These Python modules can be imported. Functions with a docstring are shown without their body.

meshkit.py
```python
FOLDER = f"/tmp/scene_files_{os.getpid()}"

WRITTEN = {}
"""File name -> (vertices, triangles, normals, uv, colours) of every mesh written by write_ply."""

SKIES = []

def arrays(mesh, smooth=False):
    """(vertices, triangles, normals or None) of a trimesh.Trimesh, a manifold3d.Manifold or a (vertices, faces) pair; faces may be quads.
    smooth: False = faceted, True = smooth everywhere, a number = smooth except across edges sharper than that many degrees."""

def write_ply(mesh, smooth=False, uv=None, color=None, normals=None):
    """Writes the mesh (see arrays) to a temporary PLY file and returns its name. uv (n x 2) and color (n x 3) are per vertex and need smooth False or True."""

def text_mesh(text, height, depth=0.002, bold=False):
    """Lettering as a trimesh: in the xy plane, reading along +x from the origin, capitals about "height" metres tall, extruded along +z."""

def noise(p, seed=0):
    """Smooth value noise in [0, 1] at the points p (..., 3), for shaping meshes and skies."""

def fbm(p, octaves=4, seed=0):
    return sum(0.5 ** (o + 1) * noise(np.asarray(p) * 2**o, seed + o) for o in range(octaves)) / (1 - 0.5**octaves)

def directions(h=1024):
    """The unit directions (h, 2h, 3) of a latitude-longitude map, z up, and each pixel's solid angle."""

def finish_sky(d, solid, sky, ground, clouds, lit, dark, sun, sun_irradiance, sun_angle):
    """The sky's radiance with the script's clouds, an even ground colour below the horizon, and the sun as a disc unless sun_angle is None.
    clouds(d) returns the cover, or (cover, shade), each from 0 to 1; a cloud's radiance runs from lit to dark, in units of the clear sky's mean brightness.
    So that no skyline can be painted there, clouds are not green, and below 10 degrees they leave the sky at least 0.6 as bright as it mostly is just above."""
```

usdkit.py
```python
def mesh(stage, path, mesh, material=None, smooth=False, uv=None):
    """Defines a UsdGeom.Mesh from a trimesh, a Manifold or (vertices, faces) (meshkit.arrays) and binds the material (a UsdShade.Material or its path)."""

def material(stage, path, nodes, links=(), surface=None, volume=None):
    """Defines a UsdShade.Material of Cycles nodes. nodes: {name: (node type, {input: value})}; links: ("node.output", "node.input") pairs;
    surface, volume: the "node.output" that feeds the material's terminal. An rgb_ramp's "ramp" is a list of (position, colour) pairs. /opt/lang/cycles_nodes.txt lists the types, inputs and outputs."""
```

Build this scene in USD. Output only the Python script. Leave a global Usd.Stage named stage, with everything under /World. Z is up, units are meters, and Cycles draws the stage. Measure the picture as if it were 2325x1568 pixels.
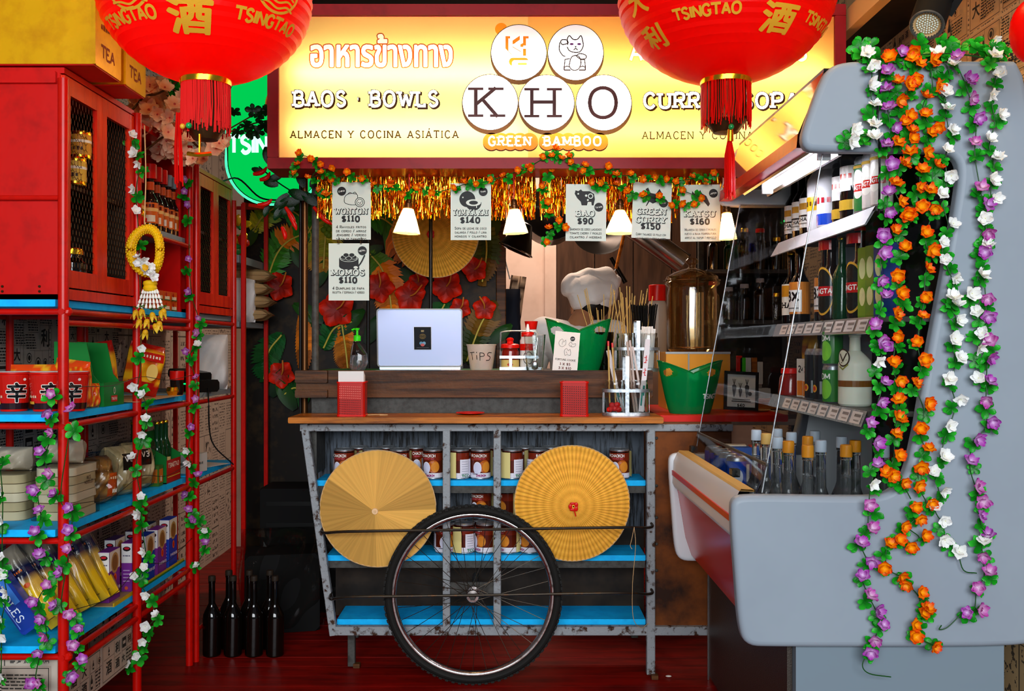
import math, random, zlib
import numpy as np, trimesh, usdkit, meshkit
from pxr import Usd, UsdGeom, UsdShade, UsdLux, Gf, Sdf, Vt
from scipy import sparse
from shapely.geometry import Polygon, LineString, Point, MultiPolygon, box as sbox
from shapely import affinity
from shapely.ops import unary_union

stage = Usd.Stage.CreateInMemory()
UsdGeom.SetStageUpAxis(stage, 'Z'); UsdGeom.SetStageMetersPerUnit(stage, 1.0)
W = UsdGeom.Xform.Define(stage, '/World')
UsdGeom.Scope.Define(stage, '/World/Looks')
# ---------------------------------------------------------------- camera, light, exposure
F, CX, CY, H = 2260.0, 1162.5, 784.0, 1.25          # focal length in pixels of the 2325 x 1568 frame, eye height
cam = UsdGeom.Camera.Define(stage, '/World/camera')
cam.AddTranslateOp().Set((0, 0, H)); cam.AddRotateXOp().Set(90)
cam.CreateHorizontalApertureAttr(36.0); cam.CreateFocalLengthAttr(36.0 * F / 2325)
cam.CreateClippingRangeAttr((0.05, 100.0)); cam.CreateExposureAttr(0.0)
dome = UsdLux.DomeLight.Define(stage, '/World/hall_ambience')
dome.CreateIntensityAttr(0.05); dome.CreateColorAttr((0.75, 0.85, 1.0))
def rect_light(name, loc, rot, w, h, power, color):
    l = UsdLux.RectLight.Define(stage, '/World/' + name)
    l.AddTranslateOp().Set(loc); l.AddRotateXYZOp().Set(rot)
    l.CreateWidthAttr(w); l.CreateHeightAttr(h); l.CreateIntensityAttr(power); l.CreateColorAttr(color)
# daylight from the hall's open front, behind and above the camera
rect_light('hall_daylight', (0.1, -3.0, 2.35), (79, 0, 0), 4.6, 2.0, 14.0, (0.90, 0.95, 1.0))
# a ceiling lamp of the kitchen and one over the stall's counter
rect_light('kitchen_ceiling_lamp', (0.15, 5.5, 2.6), (0, 0, 0), 0.5, 0.3, 70.0, (1.0, 0.74, 0.58))
# warm track lamps of the stall, one for each side wall
rect_light('track_lamp_left', (-0.35, 2.5, 2.85), (0, 42, 0), 0.14, 0.14, 95.0, (1.0, 0.58, 0.2))
rect_light('track_lamp_right', (0.75, 2.45, 2.85), (0, -52, 0), 0.14, 0.14, 170.0, (1.0, 0.60, 0.2))

# ---------------------------------------------------------------- helpers: names and prims
def at(px, py, Y):
    """The point at depth Y that the photograph shows at a pixel."""
    return np.array([(px - CX) / F * Y, Y, H - (py - CY) / F * Y])
def ln(px, Y): return px / F * Y                     # a length in pixels as metres at depth Y
used = {}
def numbered(path):
    n = used.get(path, 0); used[path] = n + 1
    return path if n == 0 else f'{path}_{n:03d}'
def tag(p, label=None, cat=None, group=None, kind=None):
    for k, v in (('label', label), ('category', cat), ('group', group), ('kind', kind)):
        if v: p.SetCustomDataByKey(k, v)
    return p
def thing(name, label, cat, loc=(0, 0, 0), rz=0, group=None, kind=None, rx=0, ry=0):
    x = UsdGeom.Xform.Define(stage, numbered('/World/' + name))
    x.AddTranslateOp().Set(Gf.Vec3d(*map(float, loc))); x.AddRotateXYZOp().Set((rx, ry, rz))
    tag(x.GetPrim(), label, cat, group, kind)
    return x.GetPrim()
def dup(root, loc, rz, label, group=None, rx=0, ry=0):
    was = root.GetCustomData(); nm = root.GetName().rstrip('0123456789').rstrip('_')
    r = thing(nm, label, was['category'], loc, rz, group or was.get('group'), None, rx, ry)
    r.GetReferences().AddInternalReference(root.GetPath()); r.SetInstanceable(True)
    return r
ORD = 'first second third fourth fifth sixth seventh eighth ninth tenth eleventh twelfth thirteenth fourteenth fifteenth sixteenth seventeenth eighteenth'.split()

# ---------------------------------------------------------------- helpers: geometry (v, f, c)
def lin(h):
    if not isinstance(h, str): return tuple(h)
    r = [int(h[i:i + 2], 16) / 255 for i in (0, 2, 4)]
    return tuple(x / 12.92 if x <= .04045 else ((x + .055) / 1.055) ** 2.4 for x in r)
class G:
    """Gathers shapes for one mesh; every shape may have its own vertex colour."""
    def __init__(s): s.V, s.F, s.C, s.n = [], [], [], 0
    def add(s, m, col=None):
        if m is None: return s
        if isinstance(m, G):
            if not m.V: return s
            v, f, c = m.arr()
            if col is not None: c = np.tile(lin(col), (len(v), 1))
        else:
            v, f = (m.vertices, m.faces) if hasattr(m, 'faces') else m[:2]
            v, f = np.asarray(v, float), np.asarray(f, int)
            if f.shape[1] == 4: f = np.vstack([f[:, [0, 1, 2]], f[:, [0, 2, 3]]])
            if len(m) > 2 if isinstance(m, tuple) else False: c = np.asarray(m[2])
            else: c = np.tile(lin(col) if col is not None else (.8, .8, .8), (len(v), 1))
        s.V.append(v); s.F.append(f + s.n); s.C.append(c); s.n += len(v)
        return s
    def arr(s): return np.vstack(s.V), np.vstack(s.F), np.vstack(s.C)
    def tf(s, loc=(0, 0, 0), rot=(0, 0, 0), sc=1.0):
        M = rotm(rot)
        s.V = [(v * sc) @ M.T + np.asarray(loc, float) for v in s.V]
        return s
    def copy(s):
        g = G(); g.V, g.F, g.C, g.n = [v.copy() for v in s.V], list(s.F), list(s.C), s.n
        return g
    def warp(s, fn): s.V = [fn(v) for v in s.V]; return s
def rotm(r):
    a, b, c = np.radians(r)
    X = np.array([[1, 0, 0], [0, math.cos(a), -math.sin(a)], [0, math.sin(a), math.cos(a)]])
    Y = np.array([[math.cos(b), 0, math.sin(b)], [0, 1, 0], [-math.sin(b), 0, math.cos(b)]])
    Z = np.array([[math.cos(c), -math.sin(c), 0], [math.sin(c), math.cos(c), 0], [0, 0, 1]])
    return Z @ Y @ X
def emit(path, g, m, smooth=35):
    """Defines the mesh; edges sharper than the angle stay sharp."""
    v, f, c = g.arr()
    if smooth:
        e1, e2 = v[f[:, 1]] - v[f[:, 0]], v[f[:, 2]] - v[f[:, 0]]
        fn = np.cross(e1, e2); l = np.linalg.norm(fn, axis=1, keepdims=True); un = fn / np.maximum(l, 1e-20)
        cv = f.ravel(); cf = np.repeat(np.arange(len(f)), 3)
        A = sparse.csr_matrix((np.ones(len(cv)), (np.arange(len(cv)), cv)), shape=(len(cv), len(v)))
        P = (A @ A.T).tocoo()
        ok = (un[cf[P.row]] * un[cf[P.col]]).sum(1) > math.cos(math.radians(smooth))
        n = np.asarray(sparse.csr_matrix((ok.astype(float), (P.row, P.col)), shape=P.shape) @ fn[cf])
        n /= np.maximum(np.linalg.norm(n, axis=1, keepdims=True), 1e-20)
        key = np.column_stack([cv, np.round(n * 64).astype(int)])
        _, first, inv = np.unique(key, axis=0, return_index=True, return_inverse=True)
        inv = inv.ravel()
        v, c, f, n = v[cv[first]], c[cv[first]], inv.reshape(-1, 3), n[first]
    else:
        k, inv = np.unique(f, return_inverse=True); v, c, f = v[k], c[k], inv.reshape(-1, 3)
    me = UsdGeom.Mesh.Define(stage, path)
    me.CreatePointsAttr(Vt.Vec3fArray.FromNumpy(v.astype(np.float32)))
    me.CreateFaceVertexCountsAttr(Vt.IntArray.FromNumpy(np.full(len(f), 3, np.int32)))
    me.CreateFaceVertexIndicesAttr(Vt.IntArray.FromNumpy(f.astype(np.int32).ravel()))
    me.CreateSubdivisionSchemeAttr('none')
    if smooth:
        me.CreateNormalsAttr(Vt.Vec3fArray.FromNumpy(n.astype(np.float32))); me.SetNormalsInterpolation('vertex')
    if m in VCOL:
        UsdGeom.PrimvarsAPI(me).CreatePrimvar('col', Sdf.ValueTypeNames.Color3fArray, 'vertex').Set(Vt.Vec3fArray.FromNumpy(c.astype(np.float32)))
    UsdShade.MaterialBindingAPI.Apply(me.GetPrim()).Bind(MT[m])
    return me.GetPrim()
def part(parent, name, g, m, smooth=35, label=None):
    p = emit(numbered(f'{parent.GetPath()}/{name}'), g if isinstance(g, G) else G().add(g), m, smooth)
    return tag(p, label)
def solo(name, g, m, label, cat, group=None, kind=None, smooth=35):
    return tag(emit(numbered('/World/' + name), g if isinstance(g, G) else G().add(g), m, smooth), label, cat, group, kind)

_hull = trimesh.convex.convex_hull
_s = np.array([[a, b, c] for a in (-1, 1) for b in (-1, 1) for c in (-1, 1)], float)
_cb = np.vstack([_s * 10 - _s * np.eye(3)[[k]] for k in (0, 1, 2)])
_ch = _hull(_cb); _ci = np.argmin(np.linalg.norm(_ch.vertices[:, None] - _cb[None], axis=2), axis=1)
_CF = _ci[_ch.faces]
def box(c, s, b=.002):
    """A box with chamfered edges: centre, size, chamfer."""
    c, h = np.asarray(c, float), np.asarray(s, float) / 2
    b = min(b, h.min() * .45)
    # corner point k keeps full extent on two axes and is pulled in along axis k
    v = np.vstack([_s * h - _s * b * np.eye(3)[[k]] for k in (0, 1, 2)])
    return v + c, _CF
def bx(x0, x1, y0, y1, z0, z1, b=.002):
    return box(((x0 + x1) / 2, (y0 + y1) / 2, (z0 + z1) / 2), (abs(x1 - x0), abs(y1 - y0), abs(z1 - z0)), b)
def grid_faces(n, m, wrap=False):
    i, j = np.meshgrid(np.arange(n - 1), np.arange(m if wrap else m - 1), indexing='ij')
    a, b = i * m + j, i * m + (j + 1) % m
    return np.stack([a, b, b + m, a + m], -1).reshape(-1, 4)
def lathe(prof, n=24, a0=0, a1=2 * math.pi):
    """Revolves (radius, height) points about z."""
    p = np.asarray(prof, float); full = abs(a1 - a0 - 2 * math.pi) < 1e-6
    t = np.linspace(a0, a1, n, endpoint=not full)
    v = np.stack([p[:, :1] * np.cos(t), p[:, :1] * np.sin(t), np.repeat(p[:, 1:2], n, 1)], -1).reshape(-1, 3)
    f = grid_faces(len(p), n, full)
    return v, np.vstack([f[:, [0, 1, 2]], f[:, [0, 2, 3]]])
def tube(pts, r=.005, n=8, closed=False, caps=True, flat=None):
    """A round (or, with flat=(a, b), rectangular) rod along a polyline."""
    p = np.asarray(pts, float)
    t = (np.roll(p, -1, 0) - np.roll(p, 1, 0)) if closed else np.gradient(p, axis=0)
    t /= np.linalg.norm(t, axis=1, keepdims=True) + 1e-12
    ref = np.array([0, 0, 1.]) if abs(t[:, 2]).mean() < .8 else np.array([0, 1., 0])
    a = np.cross(t, ref); a /= np.linalg.norm(a, axis=1, keepdims=True) + 1e-12
    b = np.cross(t, a)
    if flat: off = np.array([(-flat[0], -flat[1]), (flat[0], -flat[1]), (flat[0], flat[1]), (-flat[0], flat[1])]) / 2; n = 4
    else: g = np.arange(n) * 2 * np.pi / n; off = np.stack([np.cos(g), np.sin(g)], 1)
    rr = np.broadcast_to(1.0 if flat else r, (len(p),))
    v = (p[:, None] + rr[:, None, None] * (off[None, :, :1] * a[:, None] + off[None, :, 1:] * b[:, None])).reshape(-1, 3)
    f = grid_faces(len(p) + (1 if closed else 0), n, True) % len(v)
    f = np.vstack([f[:, [0, 1, 2]], f[:, [0, 2, 3]]])
    if caps and not closed:
        k = len(v)
        v = np.vstack([v, p[:1], p[-1:]]); j = np.arange(n); e = (len(p) - 1) * n
        f = np.vstack([f, np.stack([np.full(n, k), (j + 1) % n, j], 1), np.stack([np.full(n, k + 1), e + j, e + (j + 1) % n], 1)])
    return v, f[:, ::-1]
def cyl(p0, p1, r0, r1=None, n=20):
    return tube([p0, p1], np.array([r0, r0 if r1 is None else r1]), n)
def ball(c, r, n=10):
    t = np.linspace(0, math.pi, n)
    v, f = lathe(np.stack([np.sin(t) + 1e-6, -np.cos(t)], 1), 2 * n)
    return v * np.asarray(r) + np.asarray(c), f
def spline(pts, n=8, closed=False):
    p = np.asarray(pts, float)
    q = np.vstack([p[-1:], p, p[:2]]) if closed else np.vstack([2 * p[:1] - p[1:2], p, 2 * p[-1:] - p[-2:-1]])
    t = np.linspace(0, 1, n, endpoint=False)[:, None]; out = []
    for i in range(1, len(q) - 2):
        a, b, c, d = q[i - 1:i + 3]
        out.append(.5 * (2 * b + (c - a) * t + (2 * a - 5 * b + 4 * c - d) * t ** 2 + (3 * b - a - 3 * c + d) * t ** 3))
    if not closed: out.append(p[-1:])
    return np.vstack(out)
def tri2(poly):
    """A shapely shape as flat triangles (xy, faces)."""
    V, Fc, n = [], [], 0
    for g in getattr(poly, 'geoms', [poly]):
        if g.geom_type != 'Polygon' or g.area < 1e-12: continue
        v, f = trimesh.creation.triangulate_polygon(g, engine='earcut')
        V.append(v); Fc.append(f + n); n += len(v)
    return (np.vstack(V), np.vstack(Fc)) if V else (np.zeros((0, 2)), np.zeros((0, 3), int))
def slab(poly, d, z=0, b=0):
    """Extrudes a shapely shape by d along z, optionally with a chamfered top edge."""
    out = G()
    for g in getattr(poly, 'geoms', [poly]):
        if g.geom_type != 'Polygon' or g.area < 1e-10: continue
        m = trimesh.creation.extrude_polygon(g, d, engine='earcut'); m.apply_translation((0, 0, z)); out.add(m)
    return out
XZ = lambda v: np.column_stack([v[:, 0], -v[:, 2], v[:, 1]])       # drawing in xy, standing up and facing -y
def rbox2(w, h, r, n=6):
    return sbox(-w / 2 + r, -h / 2 + r, w / 2 - r, h / 2 - r).buffer(r, quad_segs=n)
def pillow(w, h, d, seed=0, nu=14, nv=12, edge=.15, lump=.12):
    """A soft stuffed bag, standing, w x h x d, base at z = 0."""
    u, v = np.linspace(-1, 1, nu), np.linspace(-1, 1, nv)
    U, Vv = np.meshgrid(u, v, indexing='ij'); out = []
    rr = np.random.default_rng(seed); ph = rr.uniform(0, 6, 6)
    for s in (-1, 1):
        th = np.clip((1 - np.abs(U) ** 5) * (1 - np.abs(Vv) ** 4), 0, 1) ** .5
        th = th * (1 + lump * np.sin(4 * U + 3 * Vv + ph[0]) + lump * np.sin(7 * U - 5 * Vv + ph[1] + s)) + .02
        x = U * w / 2 * (1 - .05 * np.abs(Vv) + .02 * np.sin(5 * Vv + ph[2])); z = (Vv + 1) * h / 2
        P = np.stack([x, s * d / 2 * th, z], -1).reshape(-1, 3)
        f = grid_faces(nu, nv); f = f if s < 0 else f[:, ::-1]
        out.append((P, f))
    return G().add(out[0]).add(out[1])
# ---------------------------------------------------------------- materials
MT, VCOL = {}, set()
def pr(name, col=None, rough=.5, metal=0, nz=None, bump=None, vcol=False, **kw):
    """A principled material. nz = (scale, second colour, low, high[, stretch]): noise mottling; bump = (scale, strength[, distance])."""
    if rough >= .3: kw.setdefault('specular_ior_level', .18)
    N = {'p': ('principled_bsdf', dict(roughness=rough, metallic=metal, **kw))}; L = []
    src = None
    if vcol:
        VCOL.add(name); N['a'] = ('attribute', {'attribute': 'col'}); src = 'a.color'
    else: N['p'][1]['base_color'] = lin(col)
    if nz or bump:
        N['g'] = ('texture_coordinate', {}); 
    if nz:
        N['m'] = ('mapping', {'scale': nz[4] if len(nz) > 4 else (1, 1, 1)}); L.append(('g.object', 'm.vector'))
        N['n'] = ('noise_texture', {'scale': nz[0], 'detail': 5.0, 'roughness': .62}); L.append(('m.vector', 'n.vector'))
        N['r'] = ('map_range', {'from_min': nz[2], 'from_max': nz[3], 'clamp': True}); L.append(('n.fac', 'r.value'))
        N['x'] = ('mix_color', {'b': lin(nz[1])}); L.append(('r.result', 'x.fac'))
        if src: L.append((src, 'x.a'))
        else: N['x'][1]['a'] = lin(col)
        src = 'x.result'
    if src: L.append((src, 'p.base_color'))
    if bump:
        N['bn'] = ('noise_texture', {'scale': bump[0], 'detail': 4.0}); L.append(('g.object', 'bn.vector'))
        N['b'] = ('bump', {'strength': bump[1], 'distance': bump[2] if len(bump) > 2 else .002}); L += [('bn.fac', 'b.height'), ('b.normal', 'p.normal')]
    MT[name] = usdkit.material(stage, '/World/Looks/' + name, N, L, surface='p.BSDF')
def emi(name, col, s):
    MT[name] = usdkit.material(stage, '/World/Looks/' + name, {'e': ('emission', {'color': lin(col), 'strength': s})}, [], surface='e.emission')
def translucent(name, col, part_t, rough=.6, vcol=False, bump=None):
    """Cloth, paper or film: part_t of the light passes, the rest is scattered back."""
    N = {'d': ('principled_bsdf', {'roughness': rough, 'specular_ior_level': .25}), 't': ('translucent_bsdf', {}), 'x': ('mix_closure', {'fac': part_t})}
    L = [('d.BSDF', 'x.closure1'), ('t.BSDF', 'x.closure2')]
    if vcol: VCOL.add(name); N['a'] = ('attribute', {'attribute': 'col'}); L += [('a.color', 'd.base_color'), ('a.color', 't.color')]
    else: N['d'][1]['base_color'] = lin(col); N['t'][1]['color'] = lin(col)
    if bump:
        N['g'] = ('texture_coordinate', {}); N['bn'] = ('noise_texture', {'scale': bump[0], 'detail': 3.0}); N['b'] = ('bump', {'strength': bump[1], 'distance': .002})
        L += [('g.object', 'bn.vector'), ('bn.fac', 'b.height'), ('b.normal', 'd.normal')]
    MT[name] = usdkit.material(stage, '/World/Looks/' + name, N, L, surface='x.closure')
def pane(name, tint, gloss=.3, rough=.02):
    """Thin clear sheet: light passes straight, a little is mirrored."""
    MT[name] = usdkit.material(stage, '/World/Looks/' + name, {
        't': ('transparent_bsdf', {'color': tint}), 'g': ('glossy_bsdf', {'color': (gloss,) * 3, 'roughness': rough}),
        'l': ('layer_weight', {'blend': .5}), 'w': ('math', {'math_type': 'power', 'value2': 5.0}), 'f': ('math', {'math_type': 'multiply_add', 'value2': .9, 'value3': .045}), 'x': ('mix_closure', {})}, [('l.facing', 'w.value1'), ('w.value', 'f.value1'), ('f.value', 'x.fac'), ('t.BSDF', 'x.closure1'), ('g.BSDF', 'x.closure2')], surface='x.closure')

for nm, r, kw in (('vc_matte', .75, {}), ('vc', .45, {}), ('vc_gloss', .18, {}), ('vc_metal', .3, dict(metal=1))):
    pr(nm, None, r, vcol=True, **kw)
translucent('petal', None, .25, .5, True)
translucent('leaf', None, .22, .32, True, (300, .3))
translucent('film', None, .8, .25, True)                    # printed backlit film of the signs
pr('red_paint', 'c60600', .35, nz=(14, 'a60400', .5, .8), bump=(30, .15), specular_ior_level=.25)
pr('red_wood', 'e02c02', .4, specular_ior_level=.25, nz=(9, 'c81402', .42, .62, (3, 3, .5)), bump=(60, .3))
pr('red_tube', 'c40a00', .3, nz=(20, 'a00a02', .5, .8), specular_ior_level=.3)
pr('blue_shelf', '0cbcff', .6, nz=(22, '0aa8f0', .45, .7), bump=(80, .2))
pr('cart_metal', '8f9396', .5, nz=(38, '3c2416', .53, .64), bump=(90, .5), metal=.15)
pr('cart_back', '4c545e', .55, nz=(30, '0c0c0c', .45, .62, (3, 3, .25)))
pr('dark_panel', '2c2117', .6, nz=(9, '17110c', .4, .65))
pr('dark_steel', '4c4b47', .5, nz=(40, '35322e', .4, .7))
pr('rod', '3c352d', .35, metal=.7, nz=(60, '5a3b22', .55, .75))
pr('rust_panel', '7a3e10', .6, nz=(5, '2e170a', .4, .66), bump=(40, .3))
pr('beam_wood', '60391a', .5, nz=(9, '2a170a', .38, .66, (.35, 3, 6)), bump=(50, .5))
pr('counter_wood', 'c0701e', .35, nz=(8, '6a3610', .42, .66, (.4, 3, 6)), bump=(60, .2))
pr('red_top', 'd01a0a', .35)
pr('floor_paint', '860801', .45, nz=(7, '5a0401', .4, .66, (.5, 3, 1)), bump=(40, .25), specular_ior_level=.2)
pr('black_rubber', '1d1c1a', .7, bump=(120, .3))
pr('black_plastic', '121211', .35)
pr('black_matte', '0c0b0b', .8)
pr('chrome', 'd8d8da', .16, metal=1, nz=(70, '8f8078', .52, .7))
pr('rim_alloy', 'c9bdb8', .22, metal=1, nz=(50, '8a7468', .5, .68))
pr('galvanised', 'b9bec2', .35, metal=.8, nz=(80, '8d9499', .4, .65))
pr('steel', 'b0acaa', .25, metal=1)
pr('dark_pan', '1a1613', .3, metal=.5)
pr('gold', 'ffc42a', .2, metal=1, bump=(60, .2))
pr('gold_paint', None, .3, vcol=True, metal=.1)
pr('leaf_dark', '0a2a10', .5)
pr('canopy_gloss', 'd8c8a8', .07, metal=.85)
pr('milk', 'dfe0cc', .3, subsurface_weight=.2)
pr('amber_cap', 'd88a1a', .35); pr('pale_cap', 'b8c4d0', .35)
pr('foil', 'ffb52a', .14, metal=1)
pr('brass_dark', '5a3a20', .35, metal=.8)
pr('tin_yellow', 'f0b400', .25, nz=(10, 'd89400', .45, .7), bump=(14, .25, .004), metal=.4)
pr('fridge_grey', '8f99a3', .42, nz=(2.2, '88919c', .35, .7), bump=(500, .06, .0004))
pr('fridge_base', '76848e', .35)
pr('fridge_white', 'dde2e6', .3)
pr('fridge_in', '1b1a1b', .5)
pr('fridge_red', 'd40c04', .22)
pr('kick_panel', '4a423c', .4, metal=.5, bump=(260, .5))
pr('white_plastic', 'e8e8ea', .35)
pr('lid_silver', 'b9c4e6', .38, metal=.6)
pr('red_plastic', 'd4140a', .3)
pr('red_mesh', 'b81a10', .3)
pr('card', 'd9e2d4', .6)
pr('paper', 'e6e2dc', .7)
pr('kraft', 'c9a473', .75)
pr('green_mat', '1d6a3a', .6)
pr('ceiling_dark', '14100c', .8)
pr('kitchen_wall', 'd9c2b4', .7, nz=(3, 'c4ab9c', .4, .7))
pr('kitchen_door', '4a3426', .5, nz=(6, '2e2018', .4, .7, (4, 4, .4)))
pr('mural_ground', '150d06', .5, nz=(9, '3a2a12', .5, .7))
pr('grey_ply', '8a9698', .6)
pr('skin', '9a6848', .5, subsurface_weight=.1)
pr('white_cloth', 'd8d2cc', .8, bump=(120, .3))
pr('navy_cloth', '10141f', .8)
pr('liquor', '1c0f0a', .08)
pr('black_hair', '0e0b09', .5)
pr('stick', 'c9a25a', .55)
pr('tassel_red', 'd40a04', .45)
translucent('lantern_silk', 'ff0a02', .45, .35, bump=(70, .25))
translucent('clear_bag', 'c9bda6', .35, .2)
translucent('lamp_shade', 'ffd9a0', .7, .3, bump=(50, .5))
pane('pane_clear', (.93, .94, .94)); pane('pane_tint', (.62, .62, .64), rough=.04); pane('bag_film', (.9, .89, .86), .45, .1)
pr('glass_clear', 'f2f6f6', .02, transmission_weight=1.0, ior=1.45)
pr('glass_green', '0a8a3a', .03, transmission_weight=1.0, ior=1.3)
pane('glass_gold', (.93, .84, .66), 1.0, .05)
MT['bucket_green'] = usdkit.material(stage, '/World/Looks/bucket_green', {'t': ('transparent_bsdf', {'color': (.02, .55, .15)}), 'p': ('principled_bsdf', {'base_color': (.0, .30, .08), 'roughness': .12}), 'x': ('mix_closure', {'fac': .42})}, [('t.BSDF', 'x.closure1'), ('p.BSDF', 'x.closure2')], surface='x.closure')
pr('sign_red', '8c0810', .4, nz=(14, '740408', .5, .8)); pr('bucket_rim', '0a6a30', .15); pr('leafy_green', '3ad81a', .35); pr('red_sauce', '7a1206', .12)
MT['cup_plastic'] = usdkit.material(stage, '/World/Looks/cup_plastic', {'t': ('transparent_bsdf', {'color': (.85, .8, .74)}), 'p': ('principled_bsdf', {'base_color': (.8, .72, .64), 'roughness': .3}), 'x': ('mix_closure', {'fac': .4})}, [('t.BSDF', 'x.closure1'), ('p.BSDF', 'x.closure2')], surface='x.closure')
pr('bottle_dark', '0d0805', .06, transmission_weight=.25)
pr('bottle_green', '0b4a22', .06, transmission_weight=.5)
pr('liquid_clear', 'd8dce0', .05, transmission_weight=.9, ior=1.33)
pr('spoon_steel', 'c9c9c9', .2, metal=1)
emi('tube_light', 'fff6ea', 34.0); emi('fridge_tube', 'f4f2ff', 26.0); emi('bulb', 'ffd090', 420.0); emi('green_led', '00ff50', 4.0)
emi('sign_green', '00c24e', 1.15); emi('sign_white', 'c8fbff', 1.5); emi('neon_rim', '4dffb0', 1.4)

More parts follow.
